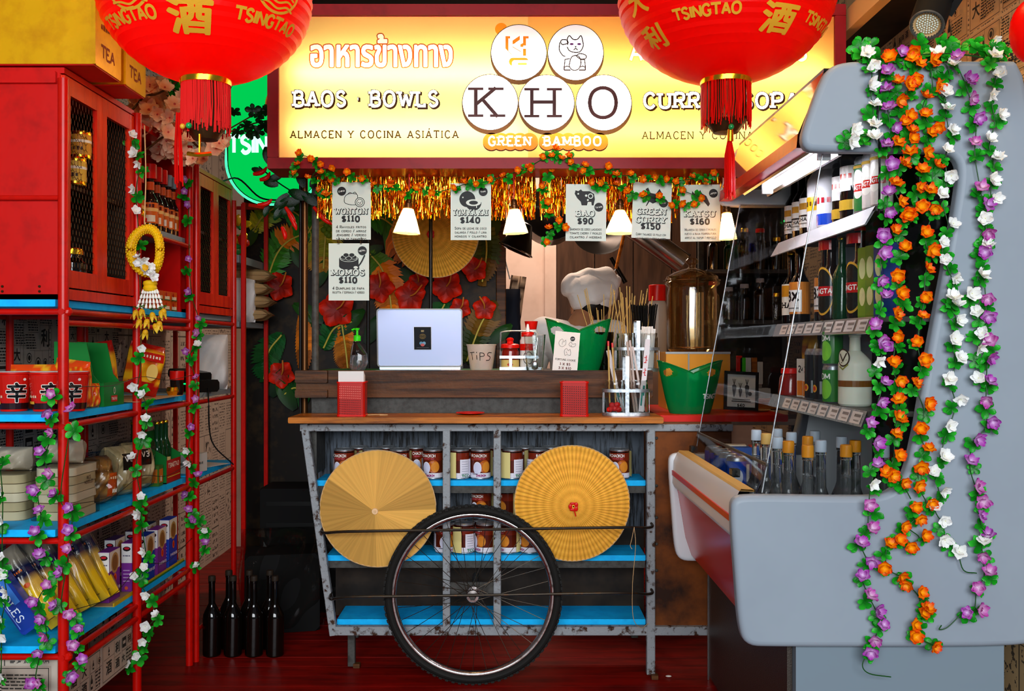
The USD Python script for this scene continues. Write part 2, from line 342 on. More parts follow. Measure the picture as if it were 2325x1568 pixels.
def newspaper(name, paper, ink=(.03, .028, .026)):
    """Wallpaper of old printed pages: columns of small type, headings, framed cells and dark engravings, all flat print."""
    N = {'g': ('geometry', {}), 's': ('separate_xyz', {}), 'u': ('math', {'math_type': 'add'}), 'c': ('combine_xyz', {}),
         'cs': ('vector_math', {'vector_math_type': 'multiply', 'vector2': (7.2, 5.4, 1)}), 'fl': ('vector_math', {}), 'fr': ('vector_math', {}),
         'wn': ('white_noise_texture', {'dimensions': '3D'}), 'fs': ('separate_xyz', {})}
    del N['cs'][1]['vector_math_type']
    N['cs'] = ('vector_math', {'math_type': 'multiply', 'vector2': (7.2, 5.4, 1)}); N['fl'] = ('vector_math', {'math_type': 'floor'}); N['fr'] = ('vector_math', {'math_type': 'fraction'})
    L = [('g.position', 's.vector'), ('s.x', 'u.value1'), ('s.y', 'u.value2'), ('u.value', 'c.x'), ('s.z', 'c.y'), ('c.vector', 'cs.vector1'),
         ('cs.vector', 'fl.vector1'), ('cs.vector', 'fr.vector1'), ('fl.vector', 'wn.vector'), ('fr.vector', 'fs.vector')]
    def m(k, op, a, b=None, c=None):
        d = {'math_type': op}
        for s, x in (('value1', a), ('value2', b), ('value3', c)):
            if isinstance(x, str): L.append((x, f'{k}.{s}'))
            elif x is not None: d[s] = x
        N[k] = ('math', d); return k + '.value'
    def tex(k, sx, sy, thr, detail=1.0):
        N[k + 'm'] = ('mapping', {'scale': (sx, sy, 1)}); N[k] = ('noise_texture', {'scale': 1.0, 'detail': detail, 'roughness': .6})
        L.extend([('c.vector', k + 'm.vector'), (k + 'm.vector', k + '.vector')])
        return m(k + 't', 'greater_than', k + '.fac', thr)
    rows = m('r1', 'greater_than', m('r0', 'fraction', m('rz', 'multiply', 's.z', 62.0)), .52)
    small = m('sm', 'multiply', rows, tex('ts', 150, 64, .5))
    rows2 = m('q1', 'greater_than', m('q0', 'fraction', m('qz', 'multiply', 's.z', 26.0)), .45)
    head = m('hd', 'multiply', rows2, tex('th', 60, 30, .5, 2.0))
    pic = tex('tp', 34, 30, .56, 4.0)
    isA = m('ia', 'less_than', 'wn.value', .5); isB = m('ib', 'less_than', m('ab', 'absolute', m('sb', 'subtract', 'wn.value', .62)), .12); isC = m('ic', 'greater_than', 'wn.value', .8)
    t = m('t3', 'add', m('t1', 'add', m('ta', 'multiply', small, isA), m('tb', 'multiply', head, isB)), m('tc', 'multiply', pic, isC))
    inx = m('ix', 'multiply', m('x0', 'greater_than', 'fs.x', .1), m('x1', 'less_than', 'fs.x', .9))
    iny = m('iy', 'multiply', m('y0', 'greater_than', 'fs.y', .08), m('y1', 'less_than', 'fs.y', .92))
    t = m('t4', 'multiply', t, m('in', 'multiply', inx, iny))
    ex = m('e0', 'greater_than', m('ea', 'absolute', m('es', 'subtract', 'fs.x', .5)), .475); ey = m('e1', 'greater_than', m('eb', 'absolute', m('et', 'subtract', 'fs.y', .5)), .48)
    edge = m('ed', 'multiply', m('em', 'maximum', ex, ey), m('ew', 'greater_than', 'wn.value', .45))
    ink_f = m('k', 'minimum', m('k0', 'add', t, edge), .9)
    N['mx'] = ('mix_color', {'a': lin(paper), 'b': ink}); N['p'] = ('principled_bsdf', {'roughness': .6})
    L += [(ink_f, 'mx.fac'), ('mx.result', 'p.base_color')]
    MT[name] = usdkit.material(stage, '/World/Looks/' + name, N, L, surface='p.BSDF')
newspaper('newspaper', 'b9ad9e'); newspaper('newspaper_warm', 'c9a878')
TR = {
    'thai': '576,66 588,65 602,16 605,10 608,10 613,12 618,17 622,26 623,41 621,48 618,53 614,56 610,58 601,57 598,65 602,66 615,66 622,63 628,58 631,53 633,45 633,28 629,15 625,10 620,5 612,2 596,1|530,64 538,66 551,67 559,65 565,59 567,52 567,1 556,1 556,50 555,54 552,57 548,58 541,58 530,54|467,1 467,66 474,66 477,57 484,64 493,67 504,66 513,62 517,57 519,48 519,1 509,1 509,47 508,51 504,56 498,58 489,58 483,54 481,51 478,43 478,1|394,66 405,65 419,16 422,10 425,10 430,12 435,17 439,26 440,41 438,48 435,53 431,56 427,58 418,57 415,65 419,66 432,66 439,63 445,58 448,53 450,45 450,28 446,15 442,10 437,5 429,2 414,1|347,64 355,66 368,67 376,65 382,59 384,52 384,1 374,1 374,50 372,54 369,57 365,58 358,58 347,54|303,97 305,99 310,100 316,100 319,99 323,94 322,84 339,84 339,76 303,76 303,81 310,84 314,87 313,90 311,92 305,91|288,64 295,66 302,66 306,65 309,62 311,58 311,51 301,33 301,18 304,13 307,10 311,9 317,9 323,11 326,18 326,66 336,66 336,16 334,9 330,4 326,2 319,0 309,0 299,3 294,8 291,17 291,33 293,40 301,51 301,55 298,58 290,56|229,4 232,13 243,9 256,9 264,12 266,16 266,20 263,25 257,28 248,31 238,35 232,41 230,46 230,53 234,61 238,64 249,67 265,66 274,64 274,55 260,58 250,58 243,55 241,52 241,48 244,44 268,34 275,28 277,22 277,15 274,8 270,4 265,2 258,0 246,0 239,1|178,64 186,66 199,67 208,65 213,59 215,52 215,1 205,1 205,50 203,54 200,57 196,58 189,58 178,54|118,66 129,66 129,40 130,39 156,66 168,66 150,47 151,46 156,45 161,43 165,38 167,35 169,28 169,1 158,1 158,27 157,31 152,36 144,39 142,39 129,25 129,1 118,1|61,64 69,66 82,67 91,65 96,59 98,52 98,1 88,1 88,50 86,54 83,57 79,58 72,58 61,54|0,22 1,38 25,38 25,30 11,30 11,22 12,15 16,11 21,9 29,9 34,11 38,13 41,19 42,27 42,39 41,45 39,50 35,55 27,58 18,58 2,53 2,63 14,66 29,67 40,64 47,57 52,46 53,28 50,14 47,9 42,4 31,0 21,0 13,2 9,4 4,9',
    'jiu': '2,7 2,10 20,45 23,46 30,41 31,73 49,75 48,83 29,83 25,78 21,79 4,91 9,99 12,100 26,91 28,96 100,96 102,94 102,85 100,83 78,83 78,74 96,74 98,72 98,3 96,1 86,1 84,5 44,5 41,0 32,0 30,2 30,35 14,2 10,2|43,18 84,17 85,24 43,24|47,37 84,36 85,40 69,42 65,48 65,62 61,62 58,48 54,42|77,53 85,53 85,62 77,62|61,75 65,75 65,83 61,83|43,50 44,50 49,56 49,62 43,62|0,65 6,72 8,72 26,62 27,58 24,52 19,50 2,61',
    'da': '0,8 1,11 15,19 26,30 35,44 39,57 39,58 3,58 2,60 2,69 3,71 42,71 44,100 56,99 56,71 98,70 97,58 60,57 67,42 77,28 87,18 99,11 99,8 93,1 90,0 83,4 68,17 59,29 50,45 38,23 22,7 7,0',
    'li': '65,12 84,13 84,97 86,99 96,98 97,12 96,7 93,3 89,1 70,0|59,87 61,89 69,89 71,87 71,27 69,26 61,26 59,27|0,24 14,44 21,56 20,57 3,58 3,68 4,70 24,70 24,81 6,79 2,86 2,89 48,100 55,93 56,91 37,84 37,70 56,69 57,59 55,57 38,57 37,54 56,37 56,34 52,28 48,26 37,36 37,2 36,1 24,2 24,35 14,21 8,14 5,15',
    'xin': '0,59 2,60 25,60 20,74 8,75 7,85 9,87 41,87 38,96 45,100 49,99 56,87 88,87 90,84 89,76 77,74 72,61 95,60 95,48 55,48 54,37 90,37 92,35 92,27 90,24 54,24 54,2 52,0 42,1 41,24 5,26 6,37 41,37 41,48 2,48 0,49|34,74 39,60 57,60 63,74',
}
# ---------------------------------------------------------------- lettering: a stroke alphabet on a 10-unit cap height ("~" marks curves), traced signs, flat prints
FONT = {
 'A': (8, '0 0 4 10|4 10 8 0|1.5 3.4 6.5 3.4'), 'B': (6.6, '0 0 0 10|~0 10 3.6 10 5.8 9 5.8 6.4 3.6 5.4 0 5.4|~0 5.4 4 5.4 6.6 4.2 6.6 1.2 4 0 0 0'),
 'C': (7.6, '~7.2 8 5.6 9.7 3.4 10 .8 8.2 0 5 .8 1.8 3.4 0 5.6 .3 7.4 2'), 'D': (7.4, '0 0 0 10|~0 10 3.4 10 6.4 8.4 7.4 5 6.4 1.6 3.4 0 0 0'),
 'E': (6, '0 0 0 10|0 10 5.6 10 5.6 8.6|0 5.2 4.4 5.2|0 0 6 0 6 1.5'), 'F': (6, '0 0 0 10|0 10 5.8 10 5.8 8.6|0 5.2 4.4 5.2'),
 'G': (7.8, '~7.2 8 5.6 9.7 3.4 10 .8 8.2 0 5 .8 1.8 3.4 0 5.8 .3 7.4 1.4|7.4 1 7.4 4.4 4.8 4.4'), 'H': (7.4, '0 0 0 10|7.4 0 7.4 10|0 5.2 7.4 5.2'),
 'I': (1, '.5 0 .5 10'), 'J': (4.6, '~4.6 10 4.6 4 4 .8 2 0 0 1.2'), 'K': (7.2, '0 0 0 10|6.6 10 0 4.2|2.2 6 7.2 0'), 'L': (6, '0 10 0 0|0 0 6 0 6 1.8'),
 'M': (9, '0 0 0 10|0 10 4.5 2|4.5 2 9 10|9 10 9 0'), 'N': (7.6, '0 0 0 10|0 10 7.6 0|7.6 0 7.6 10'), 'O': (8.4, 'o4.2 10 7.3 8.6 8.4 5 7.3 1.4 4.2 0 1.1 1.4 0 5 1.1 8.6'),
 'P': (6.6, '0 0 0 10|~0 10 4 10 6.6 9 6.6 5.8 4 4.6 0 4.6'), 'Q': (8.4, 'o4.2 10 7.3 8.6 8.4 5 7.3 1.4 4.2 0 1.1 1.4 0 5 1.1 8.6|5 2.6 8 -.8'),
 'R': (7, '0 0 0 10|~0 10 4 10 6.4 9 6.4 6 4 5 0 5|3.4 5 7 0'), 'S': (6.4, '~6 8.2 4.6 9.8 2.6 10 .5 8.6 .6 6.4 3.2 5.2 5.8 3.8 6.2 1.6 4.2 .1 2 .1 .2 1.8'),
 'T': (7.4, '3.7 0 3.7 10|0 8.6 0 10 7.4 10 7.4 8.6'), 'U': (7.4, '~0 10 0 4 .8 1 3.7 0 6.6 1 7.4 4 7.4 10'), 'V': (8, '0 10 4 0|4 0 8 10'),
 'W': (11, '0 10 2.9 0|2.9 0 5.5 8|5.5 8 8.1 0|8.1 0 11 10'), 'X': (7.4, '0 0 7.4 10|0 10 7.4 0'), 'Y': (7.6, '0 10 3.8 4.6|7.6 10 3.8 4.6|3.8 4.6 3.8 0'), 'Z': (6.6, '.2 10 6.4 10 0 0 6.6 0'),
 '0': (6.6, 'o3.3 10 5.8 8.6 6.6 5 5.8 1.4 3.3 0 .8 1.4 0 5 .8 8.6'), '1': (3.4, '.2 8.4 2 10 2 0'), '2': (6, '~.2 8 1.4 9.8 3.6 10 5.6 8.6 5.2 6 0 0|0 0 6 0'),
 '3': (6, '~.2 8.6 2.4 10 5.2 9 5 6.2 2.4 5.3|~2.4 5.3 5.6 4.4 5.8 1.4 3 0 0 1.4'), '4': (6.6, '4.8 0 4.8 10 0 3 6.6 3'), '5': (6, '5.4 10 .8 10 .5 5.4|~.5 5.4 3 6.2 5.6 4.8 5.8 2 3.4 0 0 1.2'),
 '6': (6.2, '~5.6 9 3.4 10 .8 8 0 4 .6 1.2 3 0 5.6 1 6 3.6 4.4 5.6 2 5.4 .2 3.6'), '7': (6, '0 10 6 10 2 0'), '8': (6, 'o3 10 5.2 9 5.2 6.4 3 5.3 .8 6.4 .8 9|o3 5.3 5.8 4 5.8 1.2 3 0 .2 1.2 .2 4'), '9': (6.2, '~.6 1 2.8 0 5.4 2 6.2 6 5.6 8.8 3.2 10 .6 9 .2 6.4 1.8 4.4 4.2 4.6 6 6.4'),
 '$': (6.2, '~5.8 8 4.6 9.2 2.6 9.4 .6 8 1 6.2 3.2 5.2 5.6 4 5.8 2 4.2 .7 2 .7 .2 2|3.1 -1 3.1 11'), '/': (4, '0 -.5 4 10.5'), '.': (1, '.4 0 .6 .9'), ',': (1, '.6 .8 .2 -1.2'), '·': (2, '.6 5 1.4 5'), '-': (4, '0 4.8 4 4.8'),
 'Á': (8, '0 0 4 10|4 10 8 0|1.5 3.4 6.5 3.4|4 11.6 5.4 13.4'), ' ': (3.4, ''),
}
_gl, _txt = {}, {}
def glyph(ch, w, serif):
    k = (ch, w, serif)
    if k not in _gl:
        wd, st = FONT.get(ch, FONT[' ']); parts_ = []
        for s in filter(None, st.split('|')):
            cur = s[0] in '~o'; ring = s[0] == 'o'
            p = np.array([float(x) for x in s.lstrip('~o').split()]).reshape(-1, 2)
            if cur: q = spline(p, 4, ring); q = np.vstack([q, q[:1]]) if ring else q
            else: q = p
            parts_.append(LineString(q).buffer(w / 2, cap_style='flat', join_style='mitre', mitre_limit=2.5, quad_segs=3))
            if serif and ch not in '$/.,·-':
                ends = [] if ring else [(p[0], p[1] - p[0]), (p[-1], p[-2] - p[-1])]
                for e, d in ends:
                    if e[1] in (0, 10) and abs(d[1]) > abs(d[0]) * .4 and not (ch in 'AÁ' and e[1] == 10) and not (ch in 'VWNM4' and e[1] == 0 and ch in 'VW') and not (ch == 'N' and tuple(e) == (7.6, 0)):
                        y = w * .36 if e[1] == 0 else 10 - w * .36
                        parts_.append(sbox(e[0] - serif - w / 2, y - w * .36, e[0] + serif + w / 2, y + w * .36))
        _gl[k] = (unary_union(parts_) if parts_ else Polygon(), wd)
    return _gl[k]
def text2(s, h, w=1.2, serif=0, sp=1.6, align='c', slant=0):
    """Lettering as a shapely shape; h = cap height; centred on (0, 0) at mid cap height, or starting there with align='l'."""
    x, out = 0, []
    for ch in s:
        lower = ch.islower(); g, wd = glyph(ch.upper() if ch not in FONT else ch, w, serif); k = .74 if lower else 1
        if not g.is_empty: out.append(affinity.affine_transform(g, [k, 0, 0, k, x, 0]))
        x += wd * k + sp + w * .5 + (serif * .9 if ch != ' ' else 0)
    x -= sp
    sh = unary_union(out); k = h / 10
    sh = affinity.translate(sh, -x / 2 if align == 'c' else 0, -5)
    return affinity.scale(sh, k, k, origin=(0, 0)), x * k
def traced(key, h):
    """A traced sign (100 units tall) as a shapely shape, centred."""
    rings = [Polygon([tuple(map(int, p.split(','))) for p in r.split()]).buffer(0) for r in TR[key].split('|')]
    sh = Polygon()
    for r in sorted(rings, key=lambda r: -r.area): sh = sh.symmetric_difference(r)
    x0, y0, x1, y1 = sh.bounds
    sh = affinity.translate(sh, -(x0 + x1) / 2, -(y0 + y1) / 2)
    return affinity.scale(sh, h / 100, h / 100, origin=(0, 0))
class Print:
    """Flat coloured shapes laid over each other in the xy plane; each layer lies lift above the one below."""
    def __init__(s): s.L = []
    def put(s, shape, col, x=0, y=0, rot=0):
        if rot: shape = affinity.rotate(shape, rot, origin=(0, 0))
        s.L.append((affinity.translate(shape, x, y), col)); return s
    def rect(s, x, y, w, h, col, r=0): return s.put(rbox2(w, h, r) if r else sbox(-w / 2, -h / 2, w / 2, h / 2), col, x, y)
    def disc(s, x, y, r, col, ry=None): return s.put(affinity.scale(Point(0, 0).buffer(1, quad_segs=10), r, ry or r), col, x, y)
    def text(s, t, x, y, h, col, w=1.2, serif=0, sp=1.6, align='c', fit=None, rot=0):
        sh, wd = text2(t, h, w, serif, sp, align)
        if fit and wd > fit: sh = affinity.scale(sh, fit / wd, 1, origin=(0, 0))
        return s.put(sh, col, x, y, rot)
    def blur(s, n, x, y, h, col):
        """Print too small to read in the photograph: a row of n blots."""
        r = random.Random(n * 31 + int(h * 1e5))
        for i in range(n): s.rect(x + (i + .5 - n / 2) * h * .85, y, h * r.uniform(.35, .65), h * r.uniform(.6, 1.0), col)
        return s
    def line(s, pts, w, col, curve=False, closed=False):
        p = spline(pts, 6, closed) if curve else np.asarray(pts, float)
        if closed: p = np.vstack([p, p[:1]])
        return s.put(LineString(p).buffer(w / 2, quad_segs=2), col)
    def poly(s, pts, col, curve=False): return s.put(Polygon(spline(pts, 6, True) if curve else pts).buffer(0), col)
    def mesh(s, lift=.0003, base=0, seg=None):
        g = G()
        for i, (sh, col) in enumerate(s.L):
            v, f = tri2(sh)
            if not len(v): continue
            if seg:
                v3, f = trimesh.remesh.subdivide_to_size(np.column_stack([v, 0 * v[:, 0]]), f, seg); v = v3[:, :2]
            g.add((np.column_stack([v, np.full(len(v), base + lift * (i + 1))]), f), col)
        return g
    def flat(s):
        """Coplanar: each shape cut out of those below it."""
        out, top = [], Polygon()
        for sh, col in reversed(s.L):
            out.append((sh.difference(top), col)); top = unary_union([top, sh])
        g = G()
        for sh, col in reversed(out):
            v, f = tri2(sh)
            if len(v): g.add((np.column_stack([v, 0 * v[:, 0]]), f), col)
        return g
def wrap_cyl(g, r, lift0=0):
    """Bends a print (x along, y up, z = lift) round a vertical cylinder; x = 0 faces -y."""
    def fn(v):
        a = v[:, 0] / r; q = r + v[:, 2] + lift0
        return np.column_stack([q * np.sin(a), -q * np.cos(a), v[:, 1]])
    return g.warp(fn)
def stand(g, loc=(0, 0, 0), rot=(0, 0, 0)):
    """Stands a print up so that it faces -y."""
    return g.warp(XZ).tf(loc, rot)
# ---------------------------------------------------------------- the setting
def sub(parent, name, label=None):
    return tag(UsdGeom.Xform.Define(stage, numbered(f'{parent.GetPath()}/{name}')).GetPrim(), label)
def beam(p0, p1, w, d, y0=None):
    """A square bar from p0 to p1: width w across, depth d along y."""
    p0, p1 = np.asarray(p0, float), np.asarray(p1, float)
    t = p1 - p0; t /= np.linalg.norm(t); n = np.cross(t, [0, 1., 0]); n /= np.linalg.norm(n); y = np.cross(n, t)
    c = .08 * min(w, d)
    pr_ = [(-w / 2 + c, -d / 2), (w / 2 - c, -d / 2), (w / 2, -d / 2 + c), (w / 2, d / 2 - c), (w / 2 - c, d / 2), (-w / 2 + c, d / 2), (-w / 2, d / 2 - c), (-w / 2, -d / 2 + c)]
    v = np.array([p + a * n + b * y for p in (p0, p1) for a, b in pr_])
    f = [[i, (i + 1) % 8, 8 + (i + 1) % 8, 8 + i] for i in range(8)]
    f = np.vstack([np.array(f)[:, [0, 1, 2]], np.array(f)[:, [0, 2, 3]], [[0, i + 1, i] for i in range(1, 7)], [[8, 8 + i, 9 + i] for i in range(1, 7)]])
    m = trimesh.Trimesh(v, f, process=False)
    if m.volume < 0: f = f[:, ::-1]
    return v, f
XL, XR, YB = -1.74, 1.50, 6.2
fl = sub(W.GetPrim(), 'floor'); tag(fl, kind='structure')
part(fl, 'subfloor', bx(XL - .1, XR + .1, 2.3, YB, -.06, -.016), 'black_matte')
y, k = 2.3, 0
while y < YB:
    w = .113
    part(fl, 'plank', bx(XL - .05, XR + .05, y + .0015, min(y + w, YB) - .0015, -.018, random.Random(k).uniform(-.0012, 0), .003), 'floor_paint'); y += w; k += 1
wl = tag(sub(W.GetPrim(), 'wall_left'), kind='structure'); part(wl, 'wallpaper', bx(XL - .1, XL, 2.3, YB, -.05, 2.9), 'newspaper')
wr_ = tag(sub(W.GetPrim(), 'wall_right'), kind='structure'); part(wr_, 'wallpaper', bx(XR, XR + .1, 2.3, YB, -.05, 2.9), 'newspaper_warm')
def old_page(w, h, rnd, paper):
    """One printed sheet of the wallpaper: frames, columns of type as bars, big characters, a bottle engraving."""
    p = Print().rect(0, 0, w, h, paper); ink = '2c2824'; y = h / 2 - .012
    p.put(sbox(-w / 2 + .006, -h / 2 + .006, w / 2 - .006, h / 2 - .006).difference(sbox(-w / 2 + .008, -h / 2 + .008, w / 2 - .008, h / 2 - .008)), ink)
    def block(x0, y0, x1, y1):
        k = rnd.random(); cx, cy, bw, bh = (x0 + x1) / 2, (y0 + y1) / 2, x1 - x0, y1 - y0
        if k < .45:
            n = max(2, int(bh / .009))
            for i in range(n):
                a = x0
                while a < x1 - .004: l = min(rnd.uniform(.006, .022), x1 - a); p.put(sbox(a, y1 - (i + .75) * bh / n, a + l, y1 - (i + .3) * bh / n), ink); a += l + .004
        elif k < .65: p.put(affinity.scale(traced(rnd.choice(['jiu', 'da', 'li']), min(bh, bw) * .8), 1, 1), ink, cx, cy)
        elif k < .8:
            r = min(bw * .22, bh * .16); p.put(unary_union([sbox(-r, -bh * .42, r, bh * .05), Polygon([(-r, bh * .05), (r, bh * .05), (r * .35, bh * .22), (-r * .35, bh * .22)]), sbox(-r * .35, bh * .2, r * .35, bh * .42)]), ink, cx, cy).rect(cx, cy - bh * .18, r * 1.5, bh * .16, paper)
        elif k < .9: p.put(Point(0, 0).buffer(min(bw, bh) * .4).difference(Point(0, 0).buffer(min(bw, bh) * .33)), ink, cx, cy).disc(cx, cy, min(bw, bh) * .2, ink)
        else: p.rect(cx, cy, bw * .9, bh * .8, ink).rect(cx, cy, bw * .6, bh * .25, paper)
    def split(x0, y0, x1, y1, d):
        if d == 0 or max(x1 - x0, y1 - y0) < .06: return block(x0 + .004, y0 + .004, x1 - .004, y1 - .004)
        t = rnd.uniform(.35, .65)
        if x1 - x0 > y1 - y0: m = x0 + (x1 - x0) * t; split(x0, y0, m, y1, d - 1); split(m, y0, x1, y1, d - 1); p.rect(m, (y0 + y1) / 2, .0012, y1 - y0, ink)
        else: m = y0 + (y1 - y0) * t; split(x0, y0, x1, m, d - 1); split(x0, m, x1, y1, d - 1); p.rect((x0 + x1) / 2, m, x1 - x0, .0012, ink)
    split(-w / 2 + .012, -h / 2 + .012, w / 2 - .012, h / 2 - .012, 3); return p
rp = random.Random(90)
for j in range(5):
    for i in range(8):
        q = old_page(.205, .265, rp, rp.choice(['b4a898', 'beb2a2', 'a89c8e'])).mesh(.0002, .0004).warp(lambda v: np.column_stack([XL + v[:, 2], 2.78 + .215 * i + v[:, 0], .16 + .275 * j + v[:, 1]])); part(wl, 'printed_page', q, 'vc_matte', 0)
for j in range(3):
    for i in range(7):
        q = old_page(.21, .2, rp, rp.choice(['c4a070', 'cdaa7c', 'b89468'])).mesh(.0002, .0004).warp(lambda v: np.column_stack([XR - v[:, 2], 2.5 + .22 * i - v[:, 0], 1.95 + .21 * j + v[:, 1]])); part(wr_, 'printed_page', q, 'vc_matte', 0)
for i in range(2):
    q = old_page(.21, .2, rp, 'c4b49a').mesh(.0002, .0004).warp(lambda v: np.column_stack([XR - v[:, 2], 2.5 + .22 * i - v[:, 0], .3 + v[:, 1]])); part(wr_, 'printed_page', q, 'vc_matte', 0)
solo('ceiling', bx(XL - .1, XR + .1, 2.3, YB, 2.9, 3.0), 'ceiling_dark', None, None, kind='structure')
wb = sub(W.GetPrim(), 'wall_back'); tag(wb, kind='structure')
part(wb, 'plaster', bx(XL - .1, XR + .1, YB, YB + .1, -.05, 2.9), 'kitchen_wall')
tr = solo('trim_1', bx(1.28, XR, 2.3, YB, 2.46, 2.5), 'dark_panel', None, None, kind='structure')
solo('trim_2', bx(1.245, 1.285, 2.3, YB, 2.42, 2.5), 'kraft', None, None, kind='structure')
dr = sub(W.GetPrim(), 'door_1'); tag(dr, kind='structure')
xa, xb = at(1262, 0, YB)[0], at(1610, 0, YB)[0]
part(dr, 'door_frame', bx(xa - .07, xa, YB - .05, YB, 0, 2.15), 'kitchen_wall')
part(dr, 'door_frame', bx(xb, xb + .07, YB - .05, YB, 0, 2.15), 'kitchen_wall')
for i in range(4):
    q = (xb - xa) / 4
    part(dr, 'door_board', bx(xa + q * i + .003, xa + q * (i + 1) - .003, YB - .035, YB, 0, 2.12), 'kitchen_door')

# ---------------------------------------------------------------- the food cart
Yf = 3.76
cart = thing('food_cart', 'weathered metal food cart with a bicycle wheel, blue shelves and a wooden counter', 'food cart', (0, 0, 0))
def cp(name, g, m, smooth=35, label=None): return part(cart, name, g, m, smooth, label)
A = lambda x, y, Y=Yf: at(x, y, Y)
cp('frame_rail', beam(A(683, 970), A(1662, 970), ln(16, Yf), .03), 'cart_metal')
cp('frame_rail', beam(A(752, 1430), A(1660, 1430), ln(20, Yf), .03), 'cart_metal')
cp('frame_post', beam(A(692, 962), A(758, 1440), ln(17, Yf), .031), 'cart_metal')
for x in (1014, 1129): cp('frame_post', beam(A(x, 975), A(x, 1424), ln(17, Yf), .028), 'cart_metal')
cp('frame_post', beam(A(1477, 975), [A(1477, 0)[0], Yf, .012], ln(19, Yf), .032), 'cart_metal')
cp('leg', beam([A(787, 0)[0], Yf + .12, .17], [A(787, 0)[0], Yf + .12, .004], .028, .028), 'dark_steel')
cp('leg', beam([A(1477, 0)[0], Yf + .5, .98], [A(1477, 0)[0], Yf + .5, .004], .03, .03), 'dark_steel')
cp('leg', beam([A(700, 0)[0], Yf + .5, .98], [A(760, 0)[0], Yf + .5, .004], .03, .03), 'dark_steel')
for x, yy in ((800, .12), (1484, -.012)): cp('wood_chock', box((A(x, 0)[0], Yf + yy - .01, .008), (.025, .03, .016)), 'beam_wood')
xl = [A(714, 0)[0], A(738, 0)[0], A(762, 0)[0]]; xr_ = A(1468, 0)[0]
SH = []
for i, (py, x0) in enumerate(((1090, xl[0]), (1260, xl[1]), (1405, xl[2]))):
    z = A(0, py, 3.79)[2]; SH.append(z)
    cp('shelf_board', bx(x0, xr_, 3.79, 3.985, z - .021, z, .003), 'blue_shelf')
    if i < 2: cp('shelf_bar', bx(x0, xr_, 3.80, 3.83, z - .05, z - .023), 'dark_steel')
cp('back_panel', bx(xl[0] - .03, xr_ + .02, 3.987, 4.0, .52, .965), 'cart_back')
cp('back_panel', bx(xl[1], xr_ + .02, 3.987, 4.0, .17, .517), 'dark_panel')
cp('side_panel', bx(xl[0] - .02, xl[0] + .0, 3.80, 3.98, .76, .96), 'dark_steel')
cp('side_panel', bx(A(1487, 0)[0], A(1662, 0)[0], Yf + .008, Yf + .016, .17, .962), 'rust_panel', label='rusty brown sheet panel')
for zz in (.9, .72, .6, .5, .4):
    cp('rivet', ball((A(1491, 0)[0], Yf + .004, zz), .006, 6), 'dark_steel')
# counter: wooden board, tray and beam, deck with a green mat
zc = .986
cp('counter_board', bx(A(668, 0)[0], A(1497, 0)[0], 3.655, 3.90, zc - .022, zc, .004), 'counter_wood')
cp('counter_board', bx(A(1498, 0)[0], A(1790, 0)[0], 3.765, 4.45, zc - .024, zc, .004), 'red_top', label='red painted counter end')
cp('deck_edge', bx(A(690, 0)[0], A(1480, 0)[0], 3.905, 3.925, zc - .02, 1.05), 'dark_steel')
YBm = 3.87; zb0, zb1 = 1.048, 1.153
cp('beam', bx(at(672, 0, YBm)[0], at(1482, 0, YBm)[0], YBm, YBm + .05, zb0, zb1, .006), 'beam_wood')
cp('beam_end', bx(at(672, 0, YBm)[0], at(745, 0, YBm)[0], YBm - .02, YBm - .001, zb0 + .058, zb1, .004), 'beam_wood')
cp('beam_end', bx(at(672, 0, YBm)[0], at(745, 0, YBm)[0], YBm - .02, YBm - .001, zb0, zb0 + .03, .004), 'beam_wood')
cp('deck', bx(at(680, 0, YBm)[0], at(1482, 0, YBm)[0], YBm + .05, 4.5, 1.12, 1.146), 'dark_panel')
for px, py, r, m in ((692, 380, 7, 'brass_dark'), (716, 380, 8, 'dark_steel'), (682, 380, 3, 'black_plastic')):
    cp('canopy_pole', cyl([at(px, 0, 3.97)[0], 3.97, .95], [at(px, 0, 3.97)[0], 3.97, 1.93], ln(r, 3.97)), m)
for px in (836, 978):
    cp('canopy_pole', cyl([at(px, 0, 4.3)[0], 4.3, 1.146], [at(px, 0, 4.3)[0], 4.3, 2.05], .008), 'black_plastic')
# the wheel
wc = np.array([at(1074, 0, 3.68)[0], 3.68, .331]); R = .331
wh = sub(cart, 'wheel')
RZ = lambda g: (g if isinstance(g, G) else G().add(g)).tf(rot=(90, 0, 0)).tf(loc=wc)
th = np.linspace(0, 2 * math.pi, 13)[:-1]
tire = lathe([(.3125 + .0155 * math.cos(a), .021 * math.sin(a)) for a in np.append(th, 0)], 96)
g = G().add(tire)
for i in range(84):
    a = i * 2 * math.pi / 84
    for s in (-1, 0, 1):
        b = box((R - .0035, 0, s * .0135), (.007, .012, .0085), .001)
        aa = a + (math.pi / 84 if s == 0 else 0)
        g.add((np.asarray(b[0]) @ rotm((0, 0, math.degrees(aa))).T, b[1]))
part(wh, 'tire', RZ(g), 'black_rubber')
part(wh, 'rim', RZ(lathe([(.299, -.012), (.2985, .012), (.294, .0135), (.288, .011), (.283, .005), (.2825, 0), (.283, -.005), (.288, -.011), (.294, -.0135), (.299, -.012)], 96)), 'rim_alloy', 50)
g = G().add(lathe([(.006, -.05), (.006, -.036), (.022, -.034), (.024, -.03), (.022, -.026), (.013, -.022), (.011, 0), (.013, .022), (.022, .026), (.024, .03), (.022, .034), (.006, .036), (.006, .05)], 24))
part(wh, 'hub', RZ(g), 'rim_alloy')
part(wh, 'axle_nut', RZ(lathe([(.001, .052), (.011, .05), (.013, .044), (.013, .036)], 6)), 'dark_steel')
